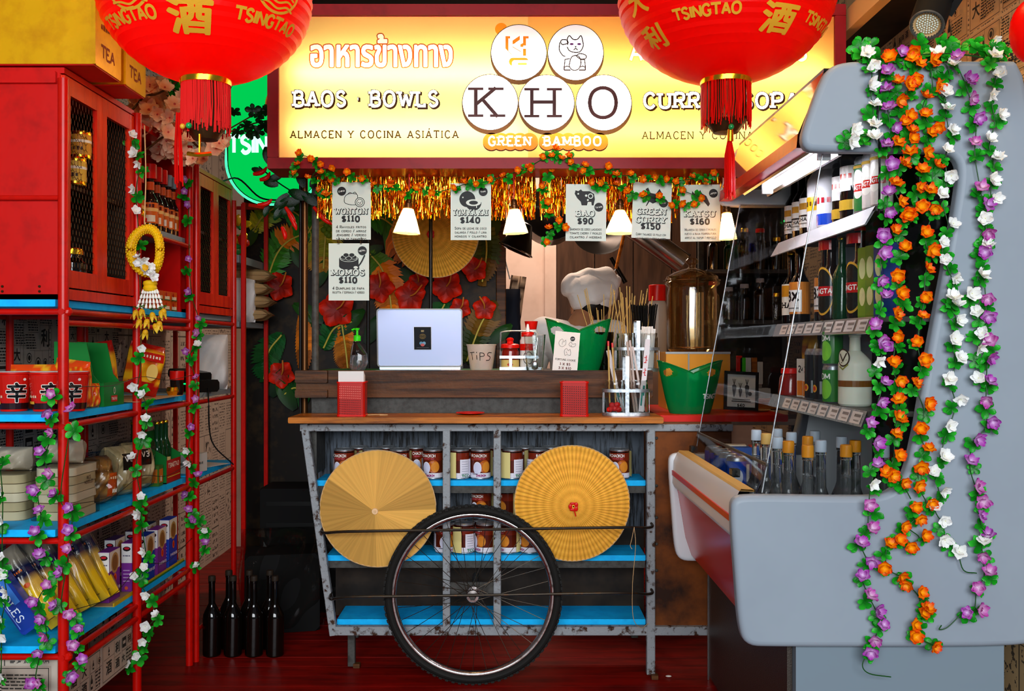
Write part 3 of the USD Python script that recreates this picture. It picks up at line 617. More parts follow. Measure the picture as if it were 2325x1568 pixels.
for i in range(36):
    a = i * 2 * math.pi / 36; s = 1 if i % 2 else -1; off = (.42 if (i // 2) % 2 else -.42) * 2.2
    p0 = (.021 * math.cos(a + off), .021 * math.sin(a + off), s * .03); p1 = (.283 * math.cos(a), .283 * math.sin(a), s * .003)
    part(wh, 'spoke', RZ(cyl(p0, p1, .00115, n=5)), 'rod')
cp('axle', cyl(wc + [0, .04, 0], wc + [0, .32, 0], .012, n=12), 'dark_steel')
cp('axle_plate', box(wc + [0, .085, 0], (.2, .012, .05)), 'dark_steel')
for py in (1203, 1352):
    xa_ = A(734 if py < 1300 else 752, py)
    pts = [xa_ + [0, .0, .012], xa_ + [.012, -.06, .002], at(800, py + 3, 3.62), at(1074, py - 1, 3.615), at(1400, py - 6, 3.62), A(1472, py - 12) + [0, -.05, 0], A(1476, py - 14) + [0, 0, .01]]
    cp('guard_rod', tube(spline(pts, 8), .0052, 8), 'rod')

# ---------------------------------------------------------------- the illuminated shop sign
YS = 3.70
sign = thing('shop_sign', 'wide red-framed backlit yellow sign with the word KHO on white discs', 'shop sign')
sx0, sx1, sz1, sz0 = at(634, 0, YS)[0], at(1893, 0, YS)[0], at(0, 37, YS)[2], at(0, 359, YS)[2]
fw = ln(25, YS)
part(sign, 'frame_rail', bx(sx0 - fw, sx1 + fw, YS - .015, YS + .19, sz1, sz1 + fw, .004), 'sign_red')
part(sign, 'frame_rail', bx(sx0 - fw, sx1 + fw, YS - .015, YS + .19, sz0 - fw, sz0, .004), 'sign_red')
for s in (sx0 - fw, sx1): part(sign, 'frame_stile', bx(s, s + fw, YS - .015, YS + .19, sz0 + .001, sz1 - .001, .004), 'sign_red')
part(sign, 'back_board', bx(sx0, sx1, YS + .09, YS + .105, sz0, sz1), 'grey_ply')
for px0, px1 in ((668, 1190), (1215, 1880)):
    for py in (165, 262, 296)[::2]:
        a, b = at(px0, py, YS), at(px1, py, YS)
        part(sign, 'light_tube', cyl(a + [0, .05, 0], b + [0, .05, 0], .009, n=10), 'tube_light')
u = ln(1, YS)                                              # one photograph pixel in the sign's plane
zx = lambda px, py: ((px - 1242) * u, (200 - py) * u)      # drawing coordinates, centred on the logo
def sign_print(x0, x1, ground):
    p = Print(); a, b = zx(x0, 38), zx(x1, 358)
    p.put(sbox(a[0], b[1], b[0], a[1]), ground); return p
def shadow_text(p, s, px, py, h, fit, w, dark, lightc='fffdf2', serif=1.4):
    sh, wd = text2(s, h * u, w, serif, 1.5)
    sh = affinity.scale(sh, fit * u / wd, 1, origin=(0, 0)); x, y_ = zx(px, py)
    p.put(sh.buffer(1.6 * u, join_style='mitre'), dark, x + 2.5 * u, y_ - 2.5 * u)
    p.put(sh.buffer(1.0 * u, join_style='mitre'), dark, x, y_); p.put(sh, lightc, x, y_)
LG, RG = (1.0, .64, .17), (1.0, .48, .09)
HOLES = unary_union([Point(*zx(px, py - k)).buffer(64 * u, quad_segs=16) for px, py in ((1178, 119), (1307, 119), (1113, 232), (1241, 233), (1371, 233)) for k in (0, -3, -6, -9)] + [Point(*zx(px + (i + .5 - n / 2) * w_ / n, 321 + k)).buffer(19.5 * u) for px, n, w_ in ((1159, 5, 108), (1302, 6, 142)) for i in range(n) for k in (0, 3)])
DK = (.022, .008, .002)
p1 = sign_print(634, 1199, LG)
th_ = traced('thai', 82 * u); th_ = affinity.scale(th_, 320 * u / (th_.bounds[2] - th_.bounds[0]), 72 * u / (th_.bounds[3] - th_.bounds[1]), origin=(0, 0)); x, y_ = zx(866, 115)
p1.put(th_.buffer(4.4 * u), (.45, .07, .008), x, y_); p1.put(th_.buffer(2.0 * u), (1, .86, .62), x, y_)
shadow_text(p1, 'BAOS · BOWLS', 834, 224, 33, 330, 2.1, DK)
p1.text('ALMACEN Y COCINA ASIÁTICA', *zx(851, 305), 16.5 * u, (.03, .012, .001), 1.7, .8, 3.0, fit=382 * u)
p1.disc(*zx(1138, 66), 14 * u, (1, .3, .01))
p1.L = [(a.difference(HOLES), c) for a, c in p1.L]
part(sign, 'face_panel', stand(p1.flat(), ((1242 - CX) / F * YS, YS, at(0, 200, YS)[2])), 'film', 0, 'translucent yellow face with white and brown lettering')
p2 = sign_print(1199, 1893, RG)
x, y_ = zx(1632, 118); sh, wd = text2('ARROZ · NOODLES', 36 * u, 1.5, 0, 1.6); sh = affinity.scale(sh, 400 * u / wd, 1, origin=(0, 0))
p2.put(sh.buffer(3 * u), (.9, .3, .05), x, y_); p2.put(sh.buffer(.7 * u), (1, .9, .7), x, y_)
shadow_text(p2, 'CURRY · SOPAS', 1656, 228, 33, 385, 2.1, DK)
p2.text('ALMACEN Y COCINA ASIÁTICA', *zx(1650, 307), 16.5 * u, DK, 1.3, .9, 3.0, fit=382 * u)
p2.L = [(a.difference(HOLES), c) for a, c in p2.L]
part(sign, 'face_panel', stand(p2.flat(), ((1242 - CX) / F * YS, YS, at(0, 200, YS)[2])), 'film', 0, 'translucent orange face with white and brown lettering')
WHT, BLK = (.95, .95, .95), (.02, .01, .008)
def disc(px, py, r, fill):
    p = Print(); R_ = r * u
    p.put(unary_union([Point(0, -k * u).buffer(R_ * 1.0, quad_segs=16) for k in (0, 3, 6, 9)]), (.06, .025, .008))
    p.disc(0, 0, R_, (.05, .02, .008)); p.disc(0, 0, R_ - 1.3 * u, WHT); fill(p)
    x, y_ = zx(px, py)
    if py < 150:
        cut = unary_union([Point(zx(a, 0)[0] - x, zx(0, b)[1] - y_).buffer(64 * u, quad_segs=16) for a, b in ((1113, 232), (1241, 233), (1371, 233))])
        if px > 1200: cut = cut.union(Point(zx(1178, 0)[0] - x, 0).buffer(64 * u, quad_segs=16))
        p.L = [(a.difference(cut), c) for a, c in p.L]
    elif px > 1200:
        p.L = [(a.difference(Point(-128.5 * u, 0).buffer(64 * u, quad_segs=16)), c) for a, c in p.L]
    g = stand(p.flat(), ((px - CX) / F * YS, YS, at(0, py, YS)[2]))
    return g
def glyph_fill(ch, h):
    def fn(p):
        sh, wd = text2(ch, h * u, 1.15, 1.9 if ch != 'O' else 0); p.put(affinity.scale(sh, 1.05, 1, origin=(0, 0)), (.03, .012, .012))
    return fn
def mono(p):                                               # the stencil-like character
    q = lambda *a: [(x * u, y_ * u) for x, y_ in a]
    for dx, c in ((-6, (1, .2, .01)), (0, WHT)):
        o = lambda pts: [(x + dx * u, y_ + (-dx * .8) * u) for x, y_ in q(*pts)]
        p.poly(o([(-24, 32), (-14, 32), (-14, 12), (10, -2), (10, -10), (-10, -10), (-24, 4)]), c); p.poly(o([(-8, 22), (8, 33), (8, 20), (-8, 14)]), c)
        p.poly(o([(16, 32), (28, 32), (28, 4), (24, 4), (24, -12), (16, -12), (16, 8), (10, 8), (10, 16), (16, 16)]), c)
        p.put(affinity.translate(rbox2(44 * u, 18 * u, 8 * u), (6 + dx) * u, (-26 - dx * .8) * u), c)
    p.put(affinity.translate(rbox2(20 * u, 5 * u, 2 * u), 8 * u, -26 * u), (1, .45, .05))
def cat(p):                                                # a beckoning cat drawn in thin lines
    L = lambda pts, cl=False, cu=True: p.line([(x * u, y_ * u) for x, y_ in pts], 2.0 * u, BLK, cu, cl)
    L([(-18, 18), (-19, 30), (-14, 38), (-6, 30), (4, 30), (12, 38), (16, 26), (17, 14), (10, 2), (-2, 0), (-14, 4), (-19, 12)])
    L([(-20, 20), (-30, 18), (-34, 24), (-30, 29), (-20, 28), (-17, 22)], True); L([(-36, 22), (-37, 6), (-30, -6), (-24, -9)])
    L([(6, -12), (2, -8), (8, -3), (18, -4), (24, -8), (22, -14), (12, -15), (6, -12)], True)
    L([(-14, -26), (-10, -12), (-2, -7), (8, -10), (12, -24), (6, -38), (-6, -40), (-13, -34)], True)
    L([(-14, -14), (-24, -16), (-26, -32), (-26, -40), (-12, -40)], False, False); L([(12, -16), (20, -16), (22, -30), (22, -40), (8, -40)], False, False)
    L([(-26, -34), (-20, -31), (-14, -33)]); L([(22, -34), (16, -31), (11, -33)])
    for x in (-9, 8): p.put(affinity.scale(Point(0, 0).buffer(4.4 * u), 1, .5), (.08, .02, .08), x * u, 19 * u)
    p.poly([(-2.2 * u, 14 * u), (2.2 * u, 14 * u), (0, 10 * u)], BLK); L([(-4, 6), (0, 9), (4, 6)])
for px, py, fn, lb in ((1178, 119, mono, 'white disc with an orange character'), (1307, 119, cat, 'white disc with a line-drawn cat'), (1113, 232, glyph_fill('K', 66), 'white disc with the letter K'), (1241, 233, glyph_fill('H', 66), 'white disc with the letter H'), (1371, 233, glyph_fill('O', 68), 'white disc with the letter O')):
    part(sign, 'logo_disc', disc(px, py, 64, fn), 'film', 0, lb)
def plaque(word, px, n, wpx):
    p = Print(); st = wpx / n
    for dy, c in ((-3, (.04, .006, 0)), (0, (.75, .15, .01))):
        p.put(unary_union([Point((i + .5 - n / 2) * st * u, dy * u).buffer(19.5 * u) for i in range(n)]), c)
    p.text(word, 0, 1 * u, 20 * u, WHT, 2.2, 1.3, 2.2, fit=(wpx - 10) * u)
    part(sign, 'name_plaque', stand(p.flat(), ((px - CX) / F * YS, YS, at(0, 321, YS)[2])), 'film', 0, f'orange scalloped plaque reading {word}')
plaque('GREEN', 1159, 5, 108); plaque('BAMBOO', 1302, 6, 142)
# ---------------------------------------------------------------- left wall: red tube rack with blue shelves
def FX(g, loc):
    """Stands a print or panel up so that it faces +x (its x runs away from the camera)."""
    g = g if isinstance(g, G) else G().add(g)
    return g.warp(lambda v: np.column_stack([v[:, 2], v[:, 0], v[:, 1]]) + np.asarray(loc, float))
zA, zB, zC, zD, zE = 1.379, 1.057, .7345, .409, 1.668
XP, XF, XW = -1.262, -1.278, -1.72
rack = thing('shelf_rack', 'red tube rack with four pale blue shelves along the left wall', 'shelf rack')
rk2 = thing('shelf_rack', 'narrow red tube rack bay beyond the bottle shelf, holding the second cabinet', 'shelf rack')
tb = lambda p, a, b, r=.0125, nm='tube': part(p, nm, cyl(a, b, r, n=12), 'red_tube')
for Y in (2.80, 3.35, 3.895):
    part(rack, 'post', cyl([XP, Y, 0], [XP, Y, 2.03 if Y > 3 else 2.0], .0145, n=14), 'red_tube')
    part(rack, 'post', cyl([XW + .03, Y, 0], [XW + .03, Y, 2.0], .0125, n=10), 'red_tube')
for z in (zA, zB, zC, zD):
    part(rack, 'shelf_board', bx(XW, XF, 2.785, 3.905, z - .02, z, .003), 'blue_shelf')
    tb(rack, [XP, 2.785, z - .034], [XP, 3.90, z - .034], .009, 'rail')
    tb(rack, [XW, 2.80, z - .034], [XP + .02, 2.80, z - .034], .009, 'rail')
    for Y in (3.35, 3.895): tb(rack, [XW, Y, z - .034], [XP, Y, z - .034], .008, 'rail')
    part(rack, 'joint', ball((XP + .012, 2.80, z - .034), .014, 6), 'red_tube')
tb(rack, [XP, 2.79, zA - .065], [XP, 3.90, zA - .065], .009, 'rail')
tb(rack, [XP, 2.79, zD - .075], [XP, 3.90, zD - .075], .01, 'rail')
part(rack, 'shelf_board', bx(XW, XF, 3.36, 3.89, zE - .02, zE, .003), 'grey_ply')
tb(rack, [XP, 3.35, zE - .032], [XP, 3.895, zE - .032], .009, 'rail')
part(rack, 'top_board', bx(XW, XP - .01, 3.36, 3.89, 1.995, 2.015, .003), 'red_paint')
part(rack, 'side_board', bx(XW, XF - .01, 3.865, 3.88, zA + .001, 1.99, .003), 'red_paint')
part(rack, 'kick_panel', bx(XP - .02, XP - .012, 2.83, 3.34, .19, zD - .09, .001), 'newspaper')
part(rack, 'kick_panel', bx(XW, XP - .03, 2.83, 2.838, .02, zD - .05, .001), 'newspaper')
for i in range(2): part(rack, 'printed_page', old_page(.245, .125, rp, 'b4a08c').mesh(.0002, .0004).warp(lambda v: np.column_stack([XP - .0115 + v[:, 2], 2.958 + .255 * i + v[:, 0], .255 + v[:, 1]])), 'vc_matte', 0)
part(rack, 'printed_page', stand(old_page(.22, .30, rp, 'a8988a').mesh(.0002, .0004), (-1.42, 2.8295, .19)), 'vc_matte', 0)
# one wire between the posts across the goods
for z, s in ((1.135, .01), (.80, .02), (.50, .03)):
    part(rack, 'guard_wire', tube(spline([[XP + .013, 2.81, z], [XP + .016, 3.1, z - s], [XP + .013, 3.35, z + .01], [XP + .016, 3.6, z - s], [XP + .012, 3.9, z]], 6), .0011, 5), 'rod')
for Y in (3.94, 4.47):
    for x in (XP + .012, XW + .03): part(rk2, 'post', cyl([x, Y, 0], [x, Y, 1.965 if Y < 4 else 1.9], .0125, n=12), 'red_tube')
for z, m in ((zA, 'grey_ply'), (zB, 'grey_ply'), (zC, 'blue_shelf')):
    part(rk2, 'shelf_board', bx(XW, XF + .012, 3.935, 4.49, z - .02, z, .003), m)
    tb(rk2, [XP + .01, 3.94, z - .034], [XP + .01, 4.47, z - .034], .009, 'rail')
for z in (.11,): tb(rk2, [XP, 3.94, z], [XP, 4.47, z], .008, 'rail')
rk3 = thing('shelf_rack', 'slim red square-tube frame with a grey ply shelf before the mural', 'shelf rack')
for Y, z1 in ((4.58, 1.9), (5.0, 1.95)):
    part(rk3, 'post', beam([-1.235, Y, 0], [-1.235, Y, z1], .02, .02), 'red_tube')
    part(rk3, 'post', beam([XW + .03, Y, 0], [XW + .03, Y, z1], .02, .02), 'red_tube')
part(rk3, 'rail', beam([XW, 5.0, 1.94], [-1.235, 5.0, 1.94], .016, .016), 'red_tube')
part(rk3, 'rail', tube([[-1.235, 4.58, 1.9], [-1.235, 5.0, 1.94]], flat=(.016, .016)), 'red_tube')
part(rk3, 'shelf_board', bx(XW, -1.25, 4.56, 5.02, 1.63, 1.665, .003), 'grey_ply')
part(rk3, 'shelf_board', bx(XW, -1.25, 4.56, 5.02, 1.335, 1.36, .003), 'grey_ply')

# ---------------------------------------------------------------- wire-mesh cabinets
def hexnet(w, h, a=.0125, r=.0007):
    """Chicken wire as thin wires in the xy plane, w x h from the origin."""
    segs = []; dx, dy = a * math.sqrt(3), 1.5 * a
    for j in range(int(h / dy) + 2):
        for i in range(int(w / dx) + 2):
            cx, cy = i * dx + (dx / 2 if j % 2 else 0), j * dy
            P = [(cx, cy + a), (cx + dx / 2, cy + a / 2), (cx + dx / 2, cy - a / 2), (cx, cy - a)]
            segs += [(P[0], P[1]), (P[1], P[2]), (P[2], P[3])]
    s = np.array(segs); s = s[((s[:, :, 0] >= 0) & (s[:, :, 0] <= w) & (s[:, :, 1] >= 0) & (s[:, :, 1] <= h)).all(1)]
    d = s[:, 1] - s[:, 0]; n = np.column_stack([-d[:, 1], d[:, 0]]) / np.linalg.norm(d, axis=1, keepdims=True) * r
    k = len(s); V = np.zeros((k, 6, 3))
    for e in (0, 1):
        V[:, e * 3, :2] = s[:, e] + n; V[:, e * 3 + 1, :2] = s[:, e] - n; V[:, e * 3 + 2, :2] = s[:, e]; V[:, e * 3 + 2, 2] = r * 1.6
    f = np.array([[0, 3, 5], [0, 5, 2], [2, 5, 4], [2, 4, 1], [1, 4, 3], [1, 3, 0]])
    return V.reshape(-1, 3), (f[None] + np.arange(k)[:, None, None] * 6).reshape(-1, 3)
def cabinet(name, label, X, Y0, Y1, z0, z1, Xb, panel_side=True):
    c = thing(name, label, 'cabinet', (0, 0, 0))
    part(c, 'side_panel', bx(Xb, X - .012, Y0, Y0 + .012, z0, z1, .002), 'red_paint')
    part(c, 'side_panel', bx(Xb, X - .012, Y1 - .012, Y1, z0, z1, .002), 'red_paint')
    part(c, 'bottom_board', bx(Xb, X - .012, Y0, Y1, z0, z0 + .014), 'red_paint'); part(c, 'top_board', bx(Xb, X, Y0, Y1, z1, z1 + .016), 'red_paint')
    part(c, 'back_panel', bx(Xb, Xb + .008, Y0, Y1, z0, z1), 'dark_panel')
    part(c, 'inner_shelf', bx(Xb + .01, X - .03, Y0 + .013, Y1 - .013, z0 + .33, z0 + .342), 'dark_panel')
    part(c, 'lining', bx(Xb + .009, X - .02, Y1 - .016, Y1 - .0125, z0 + .015, z1 - .001), 'dark_panel')
    part(c, 'trim_strip', bx(X - .012, X + .002, Y0, Y1, z0, z0 + .03), 'red_wood')
    if panel_side:
        part(c, 'side_lip', bx(Xb + .03, X - .02, Y0 - .012, Y0, z1 - .03, z1 + .002, .003), 'red_paint')
        part(c, 'cross_tube', cyl([Xb + .03, Y0 - .008, z0 + .285], [X - .012, Y0 - .008, z0 + .285], .007, n=10), 'red_tube')
        for xx in (X - .175, X - .07):
            for zz in (.036, .022): part(c, 'screw', ball((xx, Y0 - .001, z0 + zz), .004, 5), 'brass_dark')
    ym = (Y0 + Y1) / 2
    for a, b in ((Y0 + .004, ym - .001), (ym + .001, Y1 - .004)):
        d = sub(c, 'door'); s = .036; za, zb = z0 + .035, z1 - .004
        part(d, 'stile', bx(X - .014, X, a, a + s, za, zb, .003), 'red_wood'); part(d, 'stile', bx(X - .014, X, b - s, b, za, zb, .003), 'red_wood')
        part(d, 'frame_rail', bx(X - .014, X - .0005, a + s, b - s, za, za + .05, .003), 'red_wood'); part(d, 'frame_rail', bx(X - .014, X - .0005, a + s, b - s, zb - .05, zb, .003), 'red_wood')
        part(d, 'wire_mesh', FX(hexnet(b - a - 2 * s, zb - za - .1), (X - .008, a + s, za + .05)), 'brass_dark', 0)
    return c
cab1 = cabinet('wire_cabinet', 'red cabinet with wire-mesh doors and a plain side, under the yellow tea tins', -1.266, 2.815, 3.335, zA + .002, 2.02, XW + .02)
cab2 = cabinet('wire_cabinet', 'farther red wire-mesh cabinet, its top tinged green by the sign', -1.25, 3.955, 4.455, zA + .002, 1.945, XW + .02, False)

# ---------------------------------------------------------------- tea tins on the cabinet
def tea_tin(label, Y0, Y1, zb):
    t = thing('tea_tin', label, 'tin', (0, 0, 0), group='yellow tea tins'); X = -1.174; h = .42
    part(t, 'body', bx(-1.62, X, Y0, Y1, zb, zb + h, .006), 'tin_yellow')
    part(t, 'underside', bx(-1.615, X - .004, Y0 + .004, Y1 - .004, zb - .003, zb - .0002, .001), 'red_paint')
    p = Print(); w = Y1 - Y0
    p.text('TEA', 0, .05, .034, '7a1402', 2.2, 0, 1.4, fit=w * .62)
    for k in range(1, 4): p.blur(4 if k > 1 else 7, 0, .05 + .07 * k, .03 if k > 1 else .018, '7a1402')
    p.put(sbox(-w * .36, .29, w * .36, .40).difference(sbox(-w * .30, .30, w * .30, .39)), '8a1e02'); p.disc(0, .345, .03, '9a2a04')
    part(t, 'lettering', FX(p.mesh(), (X + .0002, (Y0 + Y1) / 2, zb)), 'vc', 0)
    part(t, 'rim', bx(X - .004, X + .003, Y0 - .002, Y0 + .006, zb, zb + h, .002), 'tin_yellow')
tea_tin('nearer yellow tea tin overhanging the red cabinet, large plain side to the front', 2.80, 2.99, 2.042)
tea_tin('farther yellow tin reading TEA beside the pink blossoms', 3.02, 3.19, 2.042)

# ---------------------------------------------------------------- goods: builders
def vessel(name, label, cat, loc, profs, rz=0, group=None, labels=(), n=24, rx=0, ry=0):
    t = thing(name, label, cat, loc, rz, group, None, rx, ry)
    for nm, prof, m in profs: part(t, nm, lathe(prof, n), m)
    for nm, pnt, r, z, m in labels:
        part(t, nm, wrap_cyl(pnt.mesh(.0004, 0, seg=r * .35), r + .0003).tf((0, 0, z)), m, 0)
    return t
def bottle_prof(r, h, neck=.28, rn=.35, base=.004):
    return [(.001, 0), (r * .9, 0), (r, base * 1.5), (r, h * (1 - neck - .16)), (r * .93, h * (1 - neck - .1)), (r * .62, h * (1 - neck - .02)), (r * rn * 1.08, h * (1 - neck + .04)), (r * rn, h * .97), (r * rn * 1.12, h * .975), (r * rn * 1.12, h), (.001, h)]
def cap_prof(r, z0, z1): return [(.001, z0), (r, z0), (r * 1.02, z0 + .002), (r, z1 - .003), (r * .9, z1), (.001, z1)]
def carton(name, label, cat, loc, w, d, h, body, prints, rz=0, group=None, rx=0, ry=0):
    """A folded box, w across, d deep, h high, with prints on its front, right or top ('f', 'r', 't')."""
    t = thing(name, label, cat, loc, rz, group, None, rx, ry)
    g = G().add(bx(-w / 2, w / 2, 0, d, 0, h, .0015), body)
    part(t, 'box', g, 'vc')
    for side, p in prints:
        m = p.mesh()
        if side == 'f': stand(m, (0, -.0002, h / 2))
        elif side == 'r': FX(m, (w / 2 + .0002, d / 2, h / 2))
        else: m.tf((0, d / 2, h + .0002))
        part(t, 'print', m, 'vc', 0)
    return t
def colour_by(g, fn):
    g.C = [np.array([lin(x) for x in fn(v)]) for v in g.V]; return g
def bag(name, label, cat, loc, w, h, d, fn, rz=0, seed=0, group=None, rx=0, ry=0, m='vc_gloss', prints=None, film=False):
    t = thing(name, label, cat, loc, rz, group, None, rx, ry)
    part(t, 'bag', colour_by(pillow(w, h, d, seed), fn) if fn else pillow(w, h, d, seed), m, 60)
    if prints:
        q = prints.mesh(.0006, 0, seg=w * .1)
        q.warp(lambda v: np.column_stack([v[:, 0], -d / 2 * np.clip((1 - np.abs(v[:, 0] / w * 2) ** 5) * (1 - np.abs(v[:, 1] / h * 2) ** 4), 0, 1) ** .5 * 1.13 - .003 - v[:, 2], v[:, 1] + h / 2]))
        part(t, 'label', q, 'vc', 0)
    if film: part(t, 'wrapper', pillow(w * 1.12, h * 1.1, d * 1.18, seed + 1), 'bag_film', 60)
    return t
# cans and jars inside the first cabinet
for i, (x, y, z, c, s) in enumerate(((-1.30, 2.965, 1.725, 'd8a93a', 'gold can on the upper shelf inside the red cabinet'), (-1.30, 3.0, 1.81, 'c98a2a', 'amber can stacked on top inside the red cabinet'), (-1.36, 3.02, 1.725, 'b84a1a', 'rusty red can behind the cabinet mesh'))):
    vessel('tin_can', s, 'can', (x, y, z - .0005), [('body', [(.001, 0), (.03, 0), (.031, .003), (.03, .006), (.03, .077), (.031, .08), (.03, .083), (.001, .082)], 'gold')], labels=[('label', Print().rect(0, 0, .18, .06, c).rect(0, .01, .18, .008, 'f0e0c0').blur(4, 0, -.012, .012, '402010'), .0302, .042, 'vc')])
vessel('glass_jar', 'dark glass jar low behind the mesh of the red cabinet', 'jar', (-1.32, 2.98, zA + .017), [('body', [(.001, 0), (.04, 0), (.044, .006), (.044, .1), (.03, .115), (.03, .125), (.001, .125)], 'bottle_dark'), ('lid', cap_prof(.034, .1252, .145), 'gold')])
# sauce bottles
for i, (x, y, cap, rr) in enumerate(((-1.325, 3.475, 'red_plastic', .026), (-1.335, 3.545, 'red_plastic', .028), (-1.315, 3.615, 'red_plastic', .029), (-1.315, 3.685, 'red_plastic', .024), (-1.315, 3.742, 'red_plastic', .024), (-1.312, 3.797, 'grey_ply', .024), (-1.312, 3.848, 'grey_ply', .022))):
    h = .185 if i > 1 else .16
    p = Print().rect(0, 0, rr * 5.6, .075, 'd8641a').rect(0, .012, rr * 5.6, .012, 'f2c070').rect(rr * .4, -.02, rr * 1.2, .024, 'efe0c4').blur(5, 0, .026, .012, '5a1006')
    lb = f'{ORD[i]} sauce bottle from the front on the upper shelf, with a ' + ('grey' if cap != 'red_plastic' else 'red') + ' cap'
    vessel('sauce_bottle', lb, 'sauce bottle', (x, y, zE + .0005), [('body', bottle_prof(rr, h, .3, .42), 'liquor'), ('cap', cap_prof(rr * .82, h + .0005, h + .055) if cap == 'red_plastic' else cap_prof(rr * .66, h + .0005, h + .045), cap)],
           group='sauce bottles', labels=[('label', p, rr, .06, 'vc'), ('neck_label', Print().rect(0, 0, rr * 2.6, .03, 'd8541a'), rr * .5, h * .86, 'vc')])
for i, y in enumerate((3.40, 3.455)):
    t = thing('ornament_ball', f'{("nearer", "farther")[i]} round gold and red ornament at the foot of the sauce bottles', 'ornament', (-1.295, y, zE))
    part(t, 'cup', lathe([(.001, .0005), (.016, .0005), (.026, .014), (.027, .024), (.001, .024)], 20), 'red_plastic'); part(t, 'ball', ball((0, 0, .038), .023, 10), 'gold')
# small orange boxes
for k in range(8):
    i, j = k % 4, k // 4
    p = Print().rect(0, 0, .066, .033, 'd4540c').rect(0, -.006, .05, .012, 'efe3c0').disc(-.012, .006, .008, 'b81808').rect(0, -.014, .066, .003, '2a6a30')
    carton('tea_box', f'{ORD[i]} small orange box from the front, {"upper" if j else "lower"} row, beside the garland', 'box', (-1.318, 3.545 + i * .076, zA + .001 + j * .037), .05, .07, .036, 'd4540c', [('r', p), ('f', Print().rect(0, 0, .046, .033, 'd4540c').disc(0, 0, .01, 'efe3c0'))], group='small orange boxes')
vessel('glass_jar', 'dark pointed jar behind the small orange boxes', 'jar', (-1.43, 3.78, zA + .001), [('body', [(.001, 0), (.042, 0), (.046, .01), (.044, .06), (.026, .12), (.012, .15), (.001, .152)], 'liquor')])
# noodle cups
def cup_print():
    p = Print().rect(0, 0, .27, .098, 'c8160c').rect(0, -.04, .27, .018, '2a0a08')
    x = traced('xin', .058); p.put(x.buffer(.0022), 'e8d8c8', .012, 0).put(x, '0c0808', .012, 0)
    p.blur(7, -.05, -.012, .008, 'f0c8a0').rect(-.05, -.03, .03, .008, 'd89a2a'); p.disc(.03, .038, .004, 'f0d8c8'); return p
for i, (px, Y, rz) in enumerate(((32, 2.935, 20), (106, 2.935, 24), (163, 2.94, 8))):
    t = thing('noodle_cup', ('red noodle cup cut off by the picture edge', 'red noodle cup in the middle of three', 'red noodle cup right beside the front rack post')[i], 'noodle cup', at(px, 0, Y) * [1, 1, 0] + [0, 0, zB], rz, 'red noodle cups')
    part(t, 'cup', lathe([(.001, .0005), (.036, .0005), (.037, .004), (.047, .108), (.0495, .11), (.0495, .114), (.047, .115), (.001, .113)], 36), 'red_plastic')
    q = cup_print().mesh(.0003, 0, seg=.012)
    q.warp(lambda v: np.column_stack([(.0375 + (v[:, 1] + .056) * .094 + v[:, 2] + .0006) * np.sin(v[:, 0] / .043), -(.0375 + (v[:, 1] + .056) * .094 + v[:, 2] + .0006) * np.cos(v[:, 0] / .043), v[:, 1] + .056]))
    part(t, 'label', q, 'vc_gloss', 0); part(t, 'lid', lathe([(.001, .1155), (.046, .1155), (.0465, .117), (.001, .1175)], 36), 'paper')
orange = lambda v: ['e8480a' if (z + 9 * x) % .09 > .02 else 'f0b020' for x, y, z in v]
for i, (x, y, z, w, h, rz, ry) in enumerate(((-1.46, 3.05, zB, .15, .135, 10, 0), (-1.36, 3.06, zB + .008, .13, .142, -15, 6), (-1.315, 3.03, zB + .004, .08, .125, 30, -4), (-1.312, 3.105, zB, .05, .075, 50, 0))):
    bag('noodle_packet', f'{("orange noodle packet behind the leftmost red cup", "orange noodle packet behind the middle red cup", "orange noodle packet sticking up behind the right red cup", "small orange packet squeezed against the green carton")[i]}', 'packet', (x, y, z), w, h, .04, orange, rz, i, 'orange noodle packets', ry=ry)
# green carton
t = thing('beer_carton', 'tall open green cardboard carton with a sloping side and red label', 'carton', (0, 0, zB + .0005))
x0, x1, y0, y1 = -1.44, -1.283, 3.13, 3.29
prof = Polygon([(x0, 0), (x1, 0), (x1, .075), (x1 - .012, .072), (x1 - .035, .1), (x1 - .055, .2), (x0, .205)])
GRN = '0f7a2c'
for yy in (y0, y1 - .004): part(t, 'side', slab(prof, .004).warp(XZ).tf((0, yy + .004, 0)), 'vc') if 0 else part(t, 'side', G().add(slab(prof, .004).warp(XZ).tf((0, yy + .004, 0)), GRN), 'vc')
part(t, 'front', G().add(bx(x1 - .004, x1, y0 + .004, y1 - .004, 0, .075), GRN), 'vc'); part(t, 'back', G().add(bx(x0, x0 + .004, y0 + .004, y1 - .004, 0, .205), '8a7a5a'), 'vc')
part(t, 'base', G().add(bx(x0 + .004, x1 - .004, y0 + .004, y1 - .004, 0, .004), GRN), 'vc'); part(t, 'flap', G().add(bx(x0 + .03, x0 + .034, y0 + .03, y1 - .02, .004, .17), 'e04a1a'), 'vc')
p = Print().rect(0, 0, .05, .02, 'c01410').text('TSINGTAO', 0, 0, .008, 'f4e8d8', 2, fit=.042).disc(0, .026, .008, 'e8e0c0', .011).disc(0, .026, .005, '2a6a30', .008)
part(t, 'label', stand(p.mesh(), (x1 - .05, y0 - .0004, .022)), 'vc', 0); part(t, 'label', FX(p.mesh(), (x1 + .0004, (y0 + y1) / 2, .022)), 'vc', 0)
